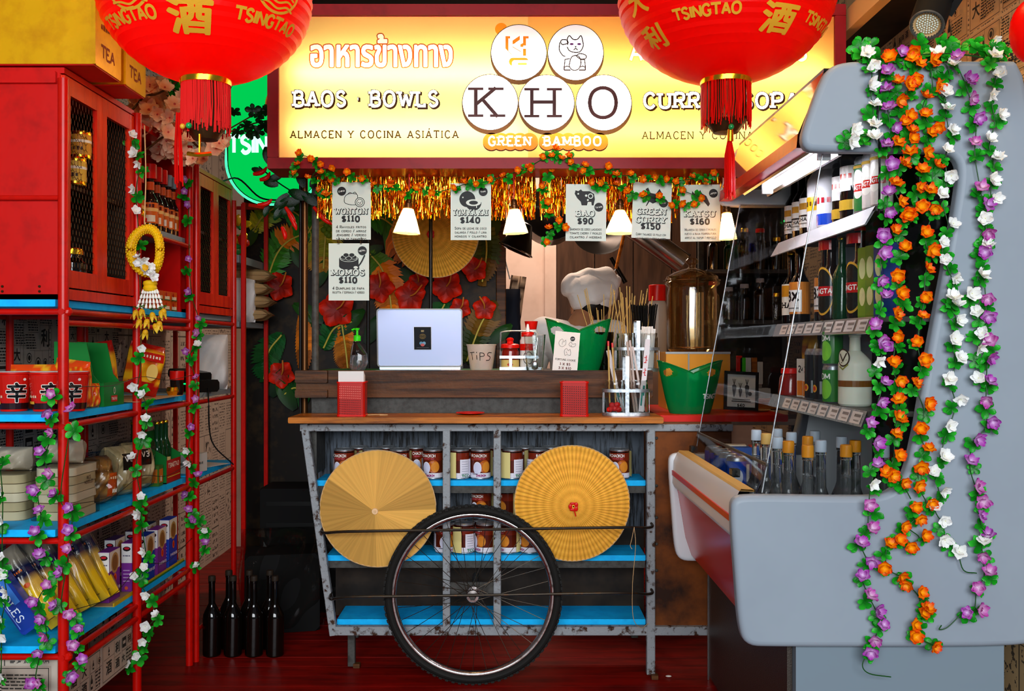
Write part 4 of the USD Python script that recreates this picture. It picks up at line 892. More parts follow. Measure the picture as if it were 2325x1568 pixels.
# chip bags, paper, glass, bowl
def chip(v): return ['c01408' if z < .05 or z > .155 else ('f0b21a' if math.sin(60 * x + 35 * z) + math.sin(90 * z - 40 * x) > -.5 else 'd8500c') for x, y, z in v]
pc = Print().rect(0, .045, .1, .03, 'c8140a').blur(6, 0, .045, .014, 'f4e4c8').disc(.01, -.01, .022, 'f2d070', .03).rect(-.02, -.06, .09, .025, 'b00c06')
bag('chip_bag', 'yellow and red crisp bag behind the post with the white flower vine', 'bag', (-1.42, 3.42, zB + .014), .15, .19, .07, chip, 38, 4, 'crisp bags', ry=-8)
bag('chip_bag', 'red and yellow crisp bag leaning on its fellow, nearest the cola glass', 'bag', (-1.345, 3.585, zB + .017), .14, .185, .07, chip, 48, 7, 'crisp bags', ry=12, prints=pc)
solo('paper_sheet', G().add(bx(-1.62, -1.25, 3.33, 3.78, zB + .0004, zB + .0018, .0004)).warp(lambda v: v + np.column_stack([0 * v[:, 0], 0 * v[:, 0], .004 * np.abs(np.sin(v[:, 1] * 21))])), 'kraft', 'crumpled brown paper sheet lying under the crisp bags', 'paper')
vessel('cola_glass', 'tall dark glass with a red band on the second shelf', 'glass', (-1.293, 3.84, zB + .0005), [('body', [(.001, 0), (.021, 0), (.024, .01), (.026, .095), (.001, .096)], 'liquor'), ('band', [(.0262, .06), (.0268, .062), (.0272, .093), (.0262, .095)], 'red_plastic')])
vessel('bowl', 'small round gold bowl beside the cola glass', 'bowl', (-1.288, 3.775, zB + .0005), [('body', [(.001, 0), (.012, 0), (.016, .004), (.024, .02), (.02, .034), (.018, .035), (.001, .02)], 'gold')])
# third shelf: rice paper and noodle bags
def ricepack(label, x, y, w, d, h, nlay, lab, rz=0):
    t = thing('rice_noodle_pack', label, 'noodle pack', (x, y, zC + .0005), rz, 'packs of rice noodles'); r = random.Random(int(h * 1e4))
    for k in range(nlay):
        hh = h / nlay; g = G(); s = r.uniform(-.004, .004)
        g.add(slab(rbox2(w, d, .03).segmentize(.012), hh * .92), ('d6c9a4', 'c4b68e', 'e0d6b8')[k % 3]).tf((s, d / 2 + r.uniform(-.004, .004), k * hh)); part(t, 'layer', g.warp(lambda v: v + .007 * (np.stack([meshkit.noise(v * 22 + [k * 9.1, 0, 0], 1), meshkit.noise(v * 22 + [k * 9.1, 0, 0], 2), .5 + 0 * v[:, 0]], 1) - .5)), 'vc')
    m = slab(rbox2(w + .016, d + .016, .025), h * 1.02).tf((0, d / 2, 0)); part(t, 'wrapper', m, 'bag_film')
    part(t, 'bag_top', colour_by(pillow(w * .9, .07, d * .5, int(h * 999)), lambda v: ['b8ae96'] * len(v)).tf((0, d / 2, h * 1.03)), 'clear_bag', 60)
    if lab:
        p = Print(); [p.text(s, 0, -i * .013, .009, '3a2418', 2.0, 0) for i, s in enumerate(('RICE', 'NOODLES'))]
        part(t, 'lettering', FX(p.mesh(), (w / 2 + .009, d * .5, h * .75)), 'vc', 0)
ricepack('stack of pale rice noodle sheets at the left end of the third shelf', -1.50, 2.93, .115, .16, .135, 5, False)
ricepack('tall wrapped rice noodle block behind the front post, third shelf', -1.352, 2.925, .118, .19, .155, 6, True)
brown = lambda v: ['a8783a' if math.sin(150 * z + 8 * x) > -.3 else '6a4418' for x, y, z in v]
bag('bread_bag', 'bag of dark sliced crackers with an orange label, third shelf', 'bag', (-1.365, 3.22, zC + .0005), .13, .155, .13, brown, 62, 11, prints=Print().rect(.03, -.01, .05, .075, 'b8480c').blur(6, .03, .012, .01, 'f0d8b0').rect(.03, -.03, .02, .012, 'e8e0d0'), film=True)
cream = lambda v: ['cdb88a' if math.sin(120 * x + 60 * z) > -.5 else 'a89468' for x, y, z in v]
for i, (y, rz) in enumerate(((3.42, 58), (3.565, 60))):
    bag('noodle_bag', ('plump cream noodle bag with a black label before the white-flower post', 'plump cream noodle bag with a black label behind the white-flower post')[i], 'bag', (-1.352, y, zC + .0005), .12, .17, .10, cream, rz, 20 + i, 'cream noodle bags', prints=Print().rect(0, .035, .05, .055, '140e0a').text('V3', 0, .045, .018, 'e8e0d0', 2.2).rect(0, -.05, .05, .022, '8a7444'), film=True)
carton('snack_box', 'small green and orange box between noodle bags and beer carrier', 'box', (-1.315, 3.635, zC + .0005), .05, .045, .075, '3a6a24', [('r', Print().rect(0, 0, .04, .05, 'c86a1a').rect(0, -.01, .012, .02, 'f0e8d0')), ('f', Print().rect(0, 0, .04, .05, 'b8641a'))])
# six-pack carrier with green bottles
t = thing('beer_carrier', 'green and red cardboard six-pack carrier reading TSINGTAO', 'beer carrier', (0, 0, zC + .0005)); x0, x1, y0, y1 = -1.47, -1.285, 3.70, 3.86
part(t, 'base', G().add(bx(x0, x1, y0, y1, 0, .004), '8a1a10'), 'vc')
for yy in (y0, y1 - .004): part(t, 'side', G().add(slab(Polygon([(x0, 0), (x1, 0), (x1, .10), (x1 - .06, .135), (x0 + .06, .135), (x0, .10)]), .004).warp(XZ).tf((0, yy + .004, 0)), '0d6e2a'), 'vc')
part(t, 'front', G().add(bx(x1 - .004, x1, y0 + .004, y1 - .004, .004, .085), 'b01812'), 'vc'); part(t, 'back', G().add(bx(x0, x0 + .004, y0 + .004, y1 - .004, .004, .085), 'b01812'), 'vc')
part(t, 'handle', G().add(bx((x0 + x1) / 2 - .002, (x0 + x1) / 2 + .002, y0 + .004, y1 - .004, .004, .19), '0d6e2a'), 'vc')
p = Print().text('TSINGTAO', 0, .02, .016, 'f0d8c0', 2, fit=.12).rect(0, -.022, .14, .004, 'd8b040'); part(t, 'lettering', FX(p.mesh(), (x1 + .0003, (y0 + y1) / 2, .045)), 'vc', 0)
p = Print().disc(0, 0, .028, 'c8541a').disc(0, 0, .02, '2a4a78').rect(-.055, -.01, .03, .05, 'b01812'); part(t, 'print', stand(p.mesh(), (-1.36, y0 - .0004, .07)), 'vc', 0)
for i in range(3):
    for j in range(2):
        vessel('beer_bottle', f'green beer bottle in the six-pack carrier, {ORD[i]} from the front in the {("inner", "outer")[j]} row', 'beer bottle', (x0 + .05 + .088 * j, y0 + .034 + .046 * i, zC + .0052), [('body', bottle_prof(.021, .215, .3, .42), 'bottle_green'), ('crown_cap', cap_prof(.0105, .2155, .224), 'gold')], group='bottles in the carrier', labels=[('label', Print().rect(0, 0, .06, .05, 'c8b070'), .021, .06, 'vc')])
carton('card_box', 'small white box on the far bay of the third shelf', 'box', (-1.34, 4.0, zC + .0005), .13, .12, .075, 'd8d4cc', [('f', Print().blur(5, .02, 0, .01, '404040')), ('r', Print().blur(5, 0, 0, .01, '404040'))], rz=-8)
for i, (x, y, rz) in enumerate(((-1.42, 4.22, 12), (-1.36, 4.30, -20))):
    solo('paper_sheet', G().add(bx(-.11, .11, -.08, .08, 0, .0012, .0003)).tf((x, y, zC + .0006 + .0014 * i), (0, 0, rz)), 'paper', ('white sheet of paper lying on the far bay of the third shelf', 'second sheet of paper, skewed on top of the other')[i], 'paper')
# bottom shelf: leaning packs and boxes
def slim(label, x, y, body, tilt, i):
    t = thing('noodle_pack', label, 'noodle pack', (x, y, zD + (.026 if body == 'y' else .048)), 0, 'leaning noodle packs', None, 0, tilt)
    if body == 'blue':
        part(t, 'pack', G().add(bx(-.062, 0, 0, .035, 0, .29, .012), '1c3a9a'), 'vc_gloss')
        p = Print(); p.rect(0, 0, .06, .27, '1a3690', .008).rect(.012, .015, .018, .15, '3a7ad0').text('NOODLES', -.008, -.03, .022, 'dfe6f4', 1.4, 1, 2.0, rot=-90).rect(.014, .06, .022, .05, 'c8805a').rect(-.024, 0, .003, .25, '6a8ad8')
        part(t, 'print', stand(p.mesh(), (-.031, -.0004, .145)), 'vc_gloss', 0)
    else:
        g = pillow(.062, .27, .05, i); part(t, 'pack', colour_by(g, lambda v: ['f6c614' if z < .135 - x * 1.2 else ('e0b04a' if z < .17 else ('141a4a' if z < .205 else '8a8274')) for x_, y_, z in v for x in (x_,)]), 'vc_gloss', 60)
        p = Print().disc(.002, .03, .010, 'd8500c', .007).disc(0, -.02, .011, 'f8eaa0').line([(-.005, -.02), (.006, -.015)], .002, '2a2010').rect(0, .075, .05, .022, '10143a', .004).blur(5, 0, .075, .009, 'd86a2a').rect(0, -.09, .04, .003, '6a4a10')
        q = p.mesh(.0006, 0, seg=.008); q.warp(lambda v: np.column_stack([v[:, 0], -.0285 * np.clip(1 - np.abs(v[:, 0] / .031) ** 5, 0, 1) ** .5 - v[:, 2], v[:, 1] + .115])); part(t, 'label', q, 'vc_gloss', 0)
        part(t, 'wrapper', pillow(.07, .285, .058, i + 40).tf((0, 0, -.004)), 'bag_film', 60)
slim('blue NOODLES pack leaning at the front of the bottom shelf', -1.345, 2.84, 'blue', -36, 0)
for i in range(6):
    slim(f'{ORD[i]} yellow noodle pack behind the blue one, leaning in the bottom row', -1.325 + .004 * i, 2.915 + .066 * i, 'y', -35 + i * 1.5, 60 + i)
def noodle_box(label, x, y, col, h=.165):
    f = Print().rect(0, 0, .036, h - .004, col).rect(0, h * .29, .036, h * .4, 'e8e4e0').disc(0, h * .38, .013, '1a1214', .008).disc(0, h * .39, .009, 'c81a2a', .004).blur(6, 0, h * .24, .005, '403a60')
    for k in range(4): f.rect(0, -.01 - .012 * k, .022, .003, 'c8a8d0')
    f.disc(0, -h * .42, .006, 'd85a3a')
    rr_ = Print().rect(0, 0, .086, h - .004, col).rect(0, h * .3, .086, h * .38, 'e0d2bc').disc(0, h * .24, .03, 'b88a4a', .034).disc(0, h * .24, .022, '8a5a2a', .026).disc(0, -.01, .012, 'e8641a', .015).disc(0, -.01, .006, 'c81008', .009).blur(7, 0, -.045, .012, 'e8e0f0')
    carton('noodle_box', label, 'box', (x, y, zD + .0045), .036, .088, h, col, [('f', f), ('r', rr_)], group='boxed noodles on the bottom shelf')
noodle_box('purple and white noodle box farthest left, next to the yellow packs', -1.327, 3.235, '7a2c8e')
noodle_box('purple and white noodle box just before the middle post', -1.31, 3.385, '7a2c8e')
noodle_box('blue noodle box right behind the middle post', -1.31, 3.51, '1a3aa8')
noodle_box('purple noodle box between the two blue ones', -1.31, 3.63, '7a2c8e')
noodle_box('blue noodle box at the far end of the bottom shelf', -1.31, 3.75, '1a3aa8', .18)
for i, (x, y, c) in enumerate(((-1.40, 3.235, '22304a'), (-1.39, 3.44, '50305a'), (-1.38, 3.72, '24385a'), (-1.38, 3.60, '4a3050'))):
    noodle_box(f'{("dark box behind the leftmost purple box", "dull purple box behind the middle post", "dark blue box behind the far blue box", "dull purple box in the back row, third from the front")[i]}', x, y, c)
t = thing('tray', 'shallow green tray with a yellow edge under the noodle boxes', 'tray', (0, 0, zD + .0004))
part(t, 'sheet', G().add(bx(-1.60, -1.283, 3.2, 3.88, 0, .003), 'b89a6a'), 'vc'); part(t, 'edge', G().add(bx(-1.283, -1.279, 3.2, 3.88, 0, .012), 'c8a81a').add(bx(-1.279, -1.277, 3.36, 3.88, .001, .006), '2a7a30'), 'vc')
# far bays
t = thing('card_terminal', 'black payment device with a green light on the far shelf', 'payment device', (-1.36, 4.20, zB + .0005), -35)
part(t, 'body', bx(-.05, .13, -.05, .05, 0, .05, .012), 'black_plastic'); part(t, 'head', G().add(bx(-.10, .06, -.04, .06, .05, .085, .012)).tf(rot=(0, 6, 0)), 'black_plastic'); part(t, 'status_light', bx(.03, .09, -.053, -.0495, .03, .036, .001), 'green_led')
part(t, 'cable', tube(spline([[.12, 0, .02], [.2, -.06, -.03], [.17, -.02, -.2], [.22, .05, -.3]], 6), .003, 6), 'black_plastic')
bag('plastic_bag', 'crumpled white plastic bag standing at the far shelf corner', 'bag', (-1.33, 4.36, zB + .0005), .17, .24, .13, None, 20, 31, m='white_cloth')
for i in range(4):
    t = solo('flour_sack', colour_by(pillow(.16, .30, .055, 50 + i), lambda v: ['a8865a' if math.sin(90 * z) > -.8 else '7a5a34' for x, y, z in v]).tf(rot=(90, 0, 90)).tf((-1.46 + .012 * (i % 2), 4.8, 1.398 + .062 * i)), 'vc', f'{("lowest", "second", "third", "topmost")[i]} tan sack of the pile before the mural', 'sack', 'pile of tan sacks')
bag('plastic_bag', 'white plastic bag slumped beside the pile of tan sacks', 'bag', (-1.29, 4.72, 1.3605), .15, .21, .07, None, 25, 33, m='white_cloth')
t = thing('party_ornament', 'shiny bunch of gold foil, red petals and green leaves on the ply shelf', 'ornament', (-1.31, 4.72, 1.6655)); r = random.Random(5)
for k in range(26):
    c = np.array([r.uniform(-.07, .05), r.uniform(-.06, .06), r.uniform(.032, .22)]); q = ball((0, 0, 0), (.03, .012, .022), 5)
    part(t, ('foil_leaf', 'red_petal', 'gold_bead')[k % 3], G().add(q, ('d8b81a', 'd8180a', '2aa04a')[k % 3] if k % 3 != 0 else r.choice(['d8b81a', '2aa04a', 'c8a020'])).tf(rot=(r.uniform(0, 180), r.uniform(0, 180), 0)).tf(c), 'gold' if k % 3 == 2 else 'vc_gloss')
for i in range(7):
    vessel('empty_bottle', f'{ORD[i]} dim glass bottle standing on the floor beyond the rack, from the left', 'bottle', (-1.212 + .085 * (i % 4) + (.04 if i > 3 else 0), 4.02 + .1 * (i // 4), .0005), [('body', bottle_prof(.036, .30, .34, .34), 'bottle_dark'), ('cap', cap_prof(.0145, .3005, .32), 'dark_panel')], group='dim bottles on the floor')
t = thing('wrapped_bundle', 'dark bundle of bottles wrapped in shiny plastic under the mural', 'bundle', (-1.02, 4.43, 0), 12)
part(t, 'crate', bx(-.16, .16, -.1, .12, .0005, .34, .02), 'black_matte'); part(t, 'plastic_wrap', pillow(.38, .44, .27, 77, 24, 20, lump=.3), 'bag_film', 20)
t = thing('storage_crate', 'black crate standing in the dark beside the cart', 'crate', (-.90, 4.78, 0))
part(t, 'crate', bx(-.28, .2, -.12, .12, .0005, .58, .01), 'black_matte')
for k in range(5): part(t, 'slot', bx(-.25, .17, -.1225, -.119, .1 + .1 * k, .12 + .1 * k, .001), 'black_plastic')
# ---------------------------------------------------------------- cans of coconut milk on the cart
def can_label():
    p = Print(); Wd = 2 * math.pi * .0385; hh = .1
    p.rect(0, 0, Wd, hh, '5a1c0c').rect(0, .032, Wd, .036, '7a2410').rect(0, .046, Wd, .006, '2a0e08')
    p.rect(0, -.042, Wd, .018, 'e8e2ea')
    for s in (0,):
        p.disc(.02, -.008, .022, 'b85a18', .024).disc(.026, -.01, .016, 'd8862a', .02)
        p.disc(-.008, -.014, .0155, 'f4f0f4', .024).disc(-.008, -.015, .0145, 'd8d8ee', .022)
        p.text('CHAOKOH', .002, .033, .0105, 'f4ece4', 2.0, .5, 1.2, fit=.05).disc(-.029, .034, .003, 'f4ece4', .006).text('COCONUT MILK', .002, .022, .0045, 'e05a6a', 2, 0, 1.2, fit=.04)
        p.text('CHAOKOH', .006, -.042, .008, '9a1a6a', 2.4, 0, 1.0, fit=.034).rect(-.016, -.036, .02, .0022, '3a2a4a')
    p.rect(-.06, -.012, .042, .062, 'e6e2ec').rect(-.045, -.012, .003, .05, 'b8b4c8')
    for k in range(6): p.rect(-.064, .010 - .009 * k, .022, .0022, 'a8a4b4')
    p.text('TCC', -.062, -.043, .009, '1a7a3a', 2.2, 0)
    p.rect(.092, -.002, .052, .098, 'e0d088')
    for k in range(9): p.rect(.092, .04 - .0068 * k, .04 - .004 * (k % 3), .0016, '8a7a3a')
    p.rect(.092, -.034, .024, .02, 'c8b860')
    for k in range(8): p.rect(.0825 + .0027 * k, -.034, .0013 if k % 3 else .0018, .018, '3a3010')
    p.rect(-.106, -.002, .028, .098, 'e0d088')
    return p
can0 = None
def milk_can(px, Y, z, rz, label, grp):
    global can0
    loc = [at(px, 0, Y)[0], Y, z + .0006]
    if can0 is None:
        r = .0385
        can0 = vessel('milk_can', label, 'can', loc, [('body', [(.001, .001), (r - .002, .0006), (r, .003), (r - .0007, .005), (r - .0007, .111), (r, .113), (r - .002, .116), (r - .004, .113), (.001, .113)], 'galvanised')], rz, grp, [('label', can_label(), r - .0006, .058, 'vc_gloss')], 36)
    else: dup(can0, loc, rz, label, grp)
def cans(rows, z, where, grp):
    for nm, Y, items in rows:
        for i, (px, rz) in enumerate(items): milk_can(px, Y, z + (0 if len(nm) < 99 else 0), rz, f'{ORD[i]} coconut milk can from the left, {nm} row, {where}', grp)
cans((('front', 3.842, ((782, -22), (846, 40), (907, 6), (983, -22), (1043, 128), (1091, -4), (1163, 130), (1222, 35), (1290, 60), (1406, -18))), ('rear', 3.93, ((815, 20), (876, 130), (943, 25), (1014, -60), (1070, 12), (1127, 50), (1192, 35), (1250, 150), (1322, 0)))), SH[0], 'top cart shelf', 'coconut milk cans, top cart shelf')
cans((('front', 3.845, ((1011, 8), (1055, 128), (1103, -62), (1155, -60), (1203, -66))), ('rear', 3.93, ((1035, 100), (1083, 20), (1128, 30), (1178, 10)))), SH[1], 'middle cart shelf', 'coconut milk cans, middle cart shelf')
for i, (px, Y, rz, dx) in enumerate(((1093, 3.93, -30, 0), (1152, 3.93, -70, 0))): milk_can(px, Y, SH[1] + .117, rz, f'coconut milk can stacked on top of others behind the wheel, {("left", "right")[i]} one', 'coconut milk cans, middle cart shelf')

# ---------------------------------------------------------------- conical straw hats
def hat(name, label, loc, R_, hgt, style, rot=(0, 0, 0), seed=0):
    t = thing(name, label, 'hat', loc, rot[2], 'conical straw hats', None, rot[0], rot[1])
    n, m = 240, 15; rr = np.random.default_rng(seed); a = np.arange(n) * 2 * np.pi / n
    tone = rr.uniform(.82, 1.0, n)
    if style == 'smooth':
        sect = np.interp(np.arange(n), np.linspace(0, n, 15), np.append(rr.uniform(.6, 1.05, 14), 1)); sect = np.repeat(rr.uniform(.62, 1.12, 12), n // 12); tone = tone * sect
        base = np.array(lin('eeb458'))
    else:
        tone = np.where(np.arange(n) % 3 == 0, .72, 1.0) * rr.uniform(.9, 1.05, n); base = np.array(lin('eeaa38'))
    V, C = [], []
    rad = np.linspace(.012, 1, m)
    for i, q in enumerate(rad):
        pl = .0018 * np.cos(a * n / 3) if style != 'smooth' else .0009 * np.cos(a * 60)
        r = R_ * q + pl * q
        V.append(np.column_stack([r * np.cos(a), -(hgt * (1 - q) ** 1.04) - (pl * q), r * np.sin(a)]))
        band = 1.28 if style != 'smooth' and i % 2 == 0 else 1.0
        C.append(np.outer(tone * band, base) * (np.array([1, 1, 1.2]) if band > 1 else 1))
    # rim hem
    V.append(np.column_stack([(R_ + .002) * np.cos(a), np.full(n, .004), (R_ + .002) * np.sin(a)])); C.append(np.outer(np.ones(n) * 1.1, base))
    g = G().add((np.vstack(V), grid_faces(m + 1, n, True)[:, ::-1])); g.C = [np.clip(np.vstack(C), 0, 1)]
    part(t, 'cone', g, 'vc_matte', 30)
    part(t, 'rim_hoop', tube(np.column_stack([(R_ + .001) * np.cos(a[::3]), np.full(n // 3, .002), (R_ + .001) * np.sin(a[::3])]), .0028, 6, True), 'kraft')
    if style == 'smooth': part(t, 'tip', G().add(lathe([(.001, .004), (.004, .004), (.005, .001), (.011, .001), (.012, -.003), (.001, -.003)], 20), 'e8c090').tf(rot=(90, 0, 0)).tf((0, -hgt + .002, 0)), 'vc')
    else:
        g = G()
        for k in range(5): g.add(ball((.012 * math.cos(k * 1.257 + .6), 0, .012 * math.sin(k * 1.257 + .6)), (.011 if k % 2 else .007, .003, .005 if k % 2 else .010), 5))
        g.add(tube([[0, 0, -.008], [.004, -.002, -.02], [.008, -.002, -.035]], .0022, 5)).tf((0, -hgt - .001, 0)); part(t, 'bow', g, 'red_plastic')
    return t
h1 = hat('straw_hat', 'smooth honey-coloured conical hat hung at the left of the cart', at(858, 1154, 3.733), ln(130, 3.755), .085, 'smooth', (-2, 0, 0), 4)
h2 = hat('straw_hat', 'pleated straw conical hat with a red bow, right of the wheel', at(1299, 1142, 3.733), ln(129, 3.755), .088, 'pleat', (-1, 0, 0), 9)
h3 = hat('straw_hat', 'dim pleated conical hat hanging high before the mural', at(988, 530, 4.56), ln(99, 4.56), .11, 'pleat', (8, 0, -6), 14)
solo('string', G().add(tube(spline([at(1440, 1196, 3.612), at(1443, 1240, 3.61), at(1436, 1330, 3.62), at(1438, 1402, 3.64), at(1455, 1424, 3.70), at(1472, 1415, 3.738)], 8), .0012, 5)).add(tube(spline([at(1440, 1196, 3.612), at(1434, 1225, 3.61), at(1431, 1238, 3.61), at(1435, 1246, 3.61)], 6), .0012, 5)), 'kraft', 'loose tan string dangling from the cart guard rod', 'string')

# ---------------------------------------------------------------- on the counter
zk, zd = zc + .0006, 1.1466
def napkin_holder(label, px, Y, full):
    x = at(px, 0, Y)[0]; t = thing('napkin_holder', label, 'napkin holder', (x, Y, zk), 2 if full else -4, 'red napkin holders'); w, d, h = .104, .085, .124
    q = rbox2(w, d, .012); g = slab(q, .004).add(slab(q.difference(rbox2(w - .006, d - .006, .01)), h)); part(t, 'body', g, 'red_mesh')
    part(t, 'rim', slab(rbox2(w + .005, d + .005, .013).difference(rbox2(w - .006, d - .006, .01)), .005, h), 'red_plastic')
    part(t, 'foot_rim', slab(rbox2(w + .004, d + .004, .013).difference(rbox2(w - .004, d - .004, .01)), .007), 'red_plastic')
    p = Print()
    for i in range(11):
        for j in range(13): p.disc(-.04 + .008 * i, -.05 + .0083 * j, .0019, '4a0804' if not full else ('e87a6a' if j > 6 else '5a0a06'))
    part(t, 'perforation', stand(p.mesh(.0004), (0, -d / 2 - .0002, h / 2)), 'vc', 0)
    if full:
        for k in range(5): part(t, 'napkin', G().add(bx(-.048, .046, -.028 + .011 * k, -.020 + .011 * k, .006, .168 - .004 * k, .003)).warp(lambda v: v + np.column_stack([.0 * v[:, 0], -.006 * (v[:, 2] > .1), 0 * v[:, 0]])), 'paper')
napkin_holder('red napkin holder stuffed with white napkins, left on the counter', 800, 3.735, True)
napkin_holder('empty red perforated napkin holder before the big green bucket', 1304, 3.735, False)
solo('string', tube(spline([at(834, 941, 3.75), at(850, 938, 3.76), at(866, 934, 3.77), at(880, 940, 3.75), at(862, 942, 3.74)], 6) * [1, 1, 0] + [0, 0, zk + .002], .0016, 5), 'kraft', 'bit of twine lying on the counter beside the stuffed napkin holder', 'string')
for px, Y in ((1068, 3.86),): vessel('plate', 'red round plate edge lying under the dark wooden beam', 'plate', (at(px, 0, Y - .03)[0], Y - .045, zk), [('plate', [(.001, .0), (.03, 0), (.045, .004), (.055, .006), (.0545, .008), (.03, .004), (.001, .003)], 'red_plastic')])
solo('counter_mat', bx(at(720, 0, 3.95)[0], at(1232, 0, 3.95)[0], 3.925, 4.28, zd + .0004, zd + .0044, .001), 'green_mat', 'thin green mat under the laptop and the tip cup', 'mat'); zm = zd + .0046
# sanitizer
t = thing('sanitizer_bottle', 'clear hand sanitizer bottle with a bright green pump', 'bottle', (at(811, 0, 3.99)[0], 3.99, zm))
part(t, 'body', G().add(lathe([(.001, .0), (.026, 0), (.032, .006), (.037, .03), (.034, .065), (.022, .095), (.013, .108), (.012, .116), (.001, .116)], 28)).warp(lambda v: v * [1, .62, 1] + np.column_stack([.008 * np.sin(v[:, 2] * 34), 0 * v[:, 0], 0 * v[:, 0]])), 'glass_clear')
part(t, 'gel', G().add(lathe([(.001, .003), (.024, .004), (.034, .03), (.031, .06), (.001, .062)], 24)).warp(lambda v: v * [1, .58, 1] + np.column_stack([.008 * np.sin(v[:, 2] * 34), 0 * v[:, 0], 0 * v[:, 0]])), 'liquid_clear')
part(t, 'collar', lathe([(.001, .1165), (.0145, .1165), (.0145, .136), (.01, .14), (.001, .14)], 20), 'leafy_green')
part(t, 'pump', G().add(cyl((0, 0, .139), (0, 0, .16), .0045)).add(lathe([(.001, .16), (.008, .16), (.011, .168), (.001, .17)], 16)).add(tube([[.004, 0, .164], [-.012, 0, .165], [-.022, 0, .161]], .0036, 8)), 'leafy_green')
# laptop
t = thing('laptop', 'open silver laptop seen from behind with a black sticker', 'laptop', (at(953, 0, 4.05)[0], 4.05, zm))
part(t, 'base', bx(-.165, .165, .012, .235, 0, .014, .004), 'lid_silver')
q = rbox2(.346, .236, .012); part(t, 'lid', slab(q, .010).warp(XZ).tf((0, .0, .0), (6, 0, 0)).tf((0, .008, .130)), 'lid_silver')
part(t, 'lid_edge', slab(q.buffer(.0012).difference(rbox2(.338, .228, .01)), .0015).warp(XZ).tf((0, 0, 0), (6, 0, 0)).tf((0, -.0028, .130)), 'steel')
p = Print().rect(0, 0, .072, .095, 'd8dce4').rect(0, 0, .069, .092, '14161a').disc(0, .008, .014, '5a4a2a', .011).text('KHO', 0, .008, .008, '14161a', 1.6, 1).disc(-.006, -.02, .007, '5a8aa8').disc(.006, -.02, .007, '6a9ab8').disc(0, -.027, .008, 'b85a5a', .006).rect(0, .03, .012, .008, '8a7a5a').rect(0, -.038, .05, .0015, '5a5e66')
part(t, 'sticker', stand(p.mesh(.0003)).tf((0, 0, 0), (6, 0, 0)).tf((.012, -.0036, .128)), 'vc_gloss', 0, 'black sticker')
# tip cup
t = thing('tip_cup', 'translucent plastic cup hand-lettered TIPS with notes inside', 'cup', (at(1093, 0, 3.985)[0], 3.985, zm))
part(t, 'cup', G().add(lathe([(.001, 0), (.043, 0), (.045, .003), (.058, .098), (.0605, .1), (.0605, .103), (.058, .104), (.0565, .098), (.0435, .004), (.001, .0035)], 32)), 'cup_plastic')
p = Print()
L = lambda *a: p.line([(x * .001, y * .001) for x, y in a], .0026, '1a1416')
L((-50, 12), (-28, 14)); L((-40, 13), (-39, -16)); L((-18, 2), (-17, -14)); L((-18, 12), (-17, 14)); L((-4, 12), (-4, -18)); p.line([(-.004, .012), (.01, .010), (.012, .0), (-.003, -.003)], .0026, '1a1416', True); p.line([(.044, .012), (.03, .012), (.027, .002), (.038, -.004), (.036, -.016), (.022, -.018)], .0026, '1a1416', True)
g = p.mesh(.0003, 0, seg=.01); g.warp(lambda v: np.column_stack([(.0525 + v[:, 1] * .135 + .001 + v[:, 2]) * np.sin(v[:, 0] / .055), -(.0525 + v[:, 1] * .135 + .001 + v[:, 2]) * np.cos(v[:, 0] / .055), v[:, 1] + .058])); part(t, 'lettering', g, 'vc', 0)
for k, (c, x, rz) in enumerate((('e8c05a', -.018, 20), ('f0a8a0', .016, -15), ('d8b070', .0, 60))): part(t, 'note', G().add(bx(-.02, .02, -.0008, .0008, 0, .062, .0003), c).warp(lambda v: v + np.column_stack([0 * v[:, 0], .008 * np.sin(v[:, 0] * 90 + v[:, 2] * 60), 0 * v[:, 0]])).tf((0, 0, 0), (8, 14 * (1 if k % 2 else -1), rz)).tf((x, 0, .004)), 'vc_matte')
solo('paper_sheet', bx(at(1000, 0, 3.95)[0], at(1046, 0, 3.95)[0], 3.94, 4.0, zm, zm + .001, .0003), 'paper', 'white slip of paper between laptop and tip cup', 'paper')
# rear condiment caddy with jar and sauce bottle
xk = at(1195, 0, 4.06)[0]
t = thing('condiment_caddy', 'bent-wire condiment caddy behind the tip cup', 'caddy', (xk, 4.06, zm))
part(t, 'handle', tube(spline([[-.105, 0, .004], [-.105, 0, .13], [-.09, 0, .155], [.02, 0, .155], [.04, 0, .13], [.04, 0, .004]], 6), .0032, 8), 'galvanised')
for z in (.052, .006): part(t, 'rail', tube([[-.108, -.045, z], [.05, -.045, z], [.05, .045, z], [-.108, .045, z]], closed=True, flat=(.002, .012)), 'galvanised')
part(t, 'strut', bx(-.07, -.058, -.048, -.0455, .004, .055, .001), 'galvanised'); part(t, 'base', bx(-.106, .048, -.043, .043, .0005, .003, .001), 'galvanised')
vessel('condiment_jar', 'glass jar of red sauce with a red lid in the rear caddy', 'jar', (xk - .066, 4.06, zm + .0036), [('body', [(.001, 0), (.034, 0), (.036, .004), (.036, .07), (.03, .08), (.03, .084), (.001, .084)], 'red_sauce'), ('lid', [(.001, .0845), (.038, .0845), (.038, .098), (.03, .102), (.014, .104), (.012, .112), (.016, .12), (.01, .127), (.001, .128)], 'red_plastic')], labels=[('label', Print().rect(0, 0, .14, .03, 'e0c070').disc(0, -.004, .012, 'c83a1a', .006), .0362, .022, 'vc')])
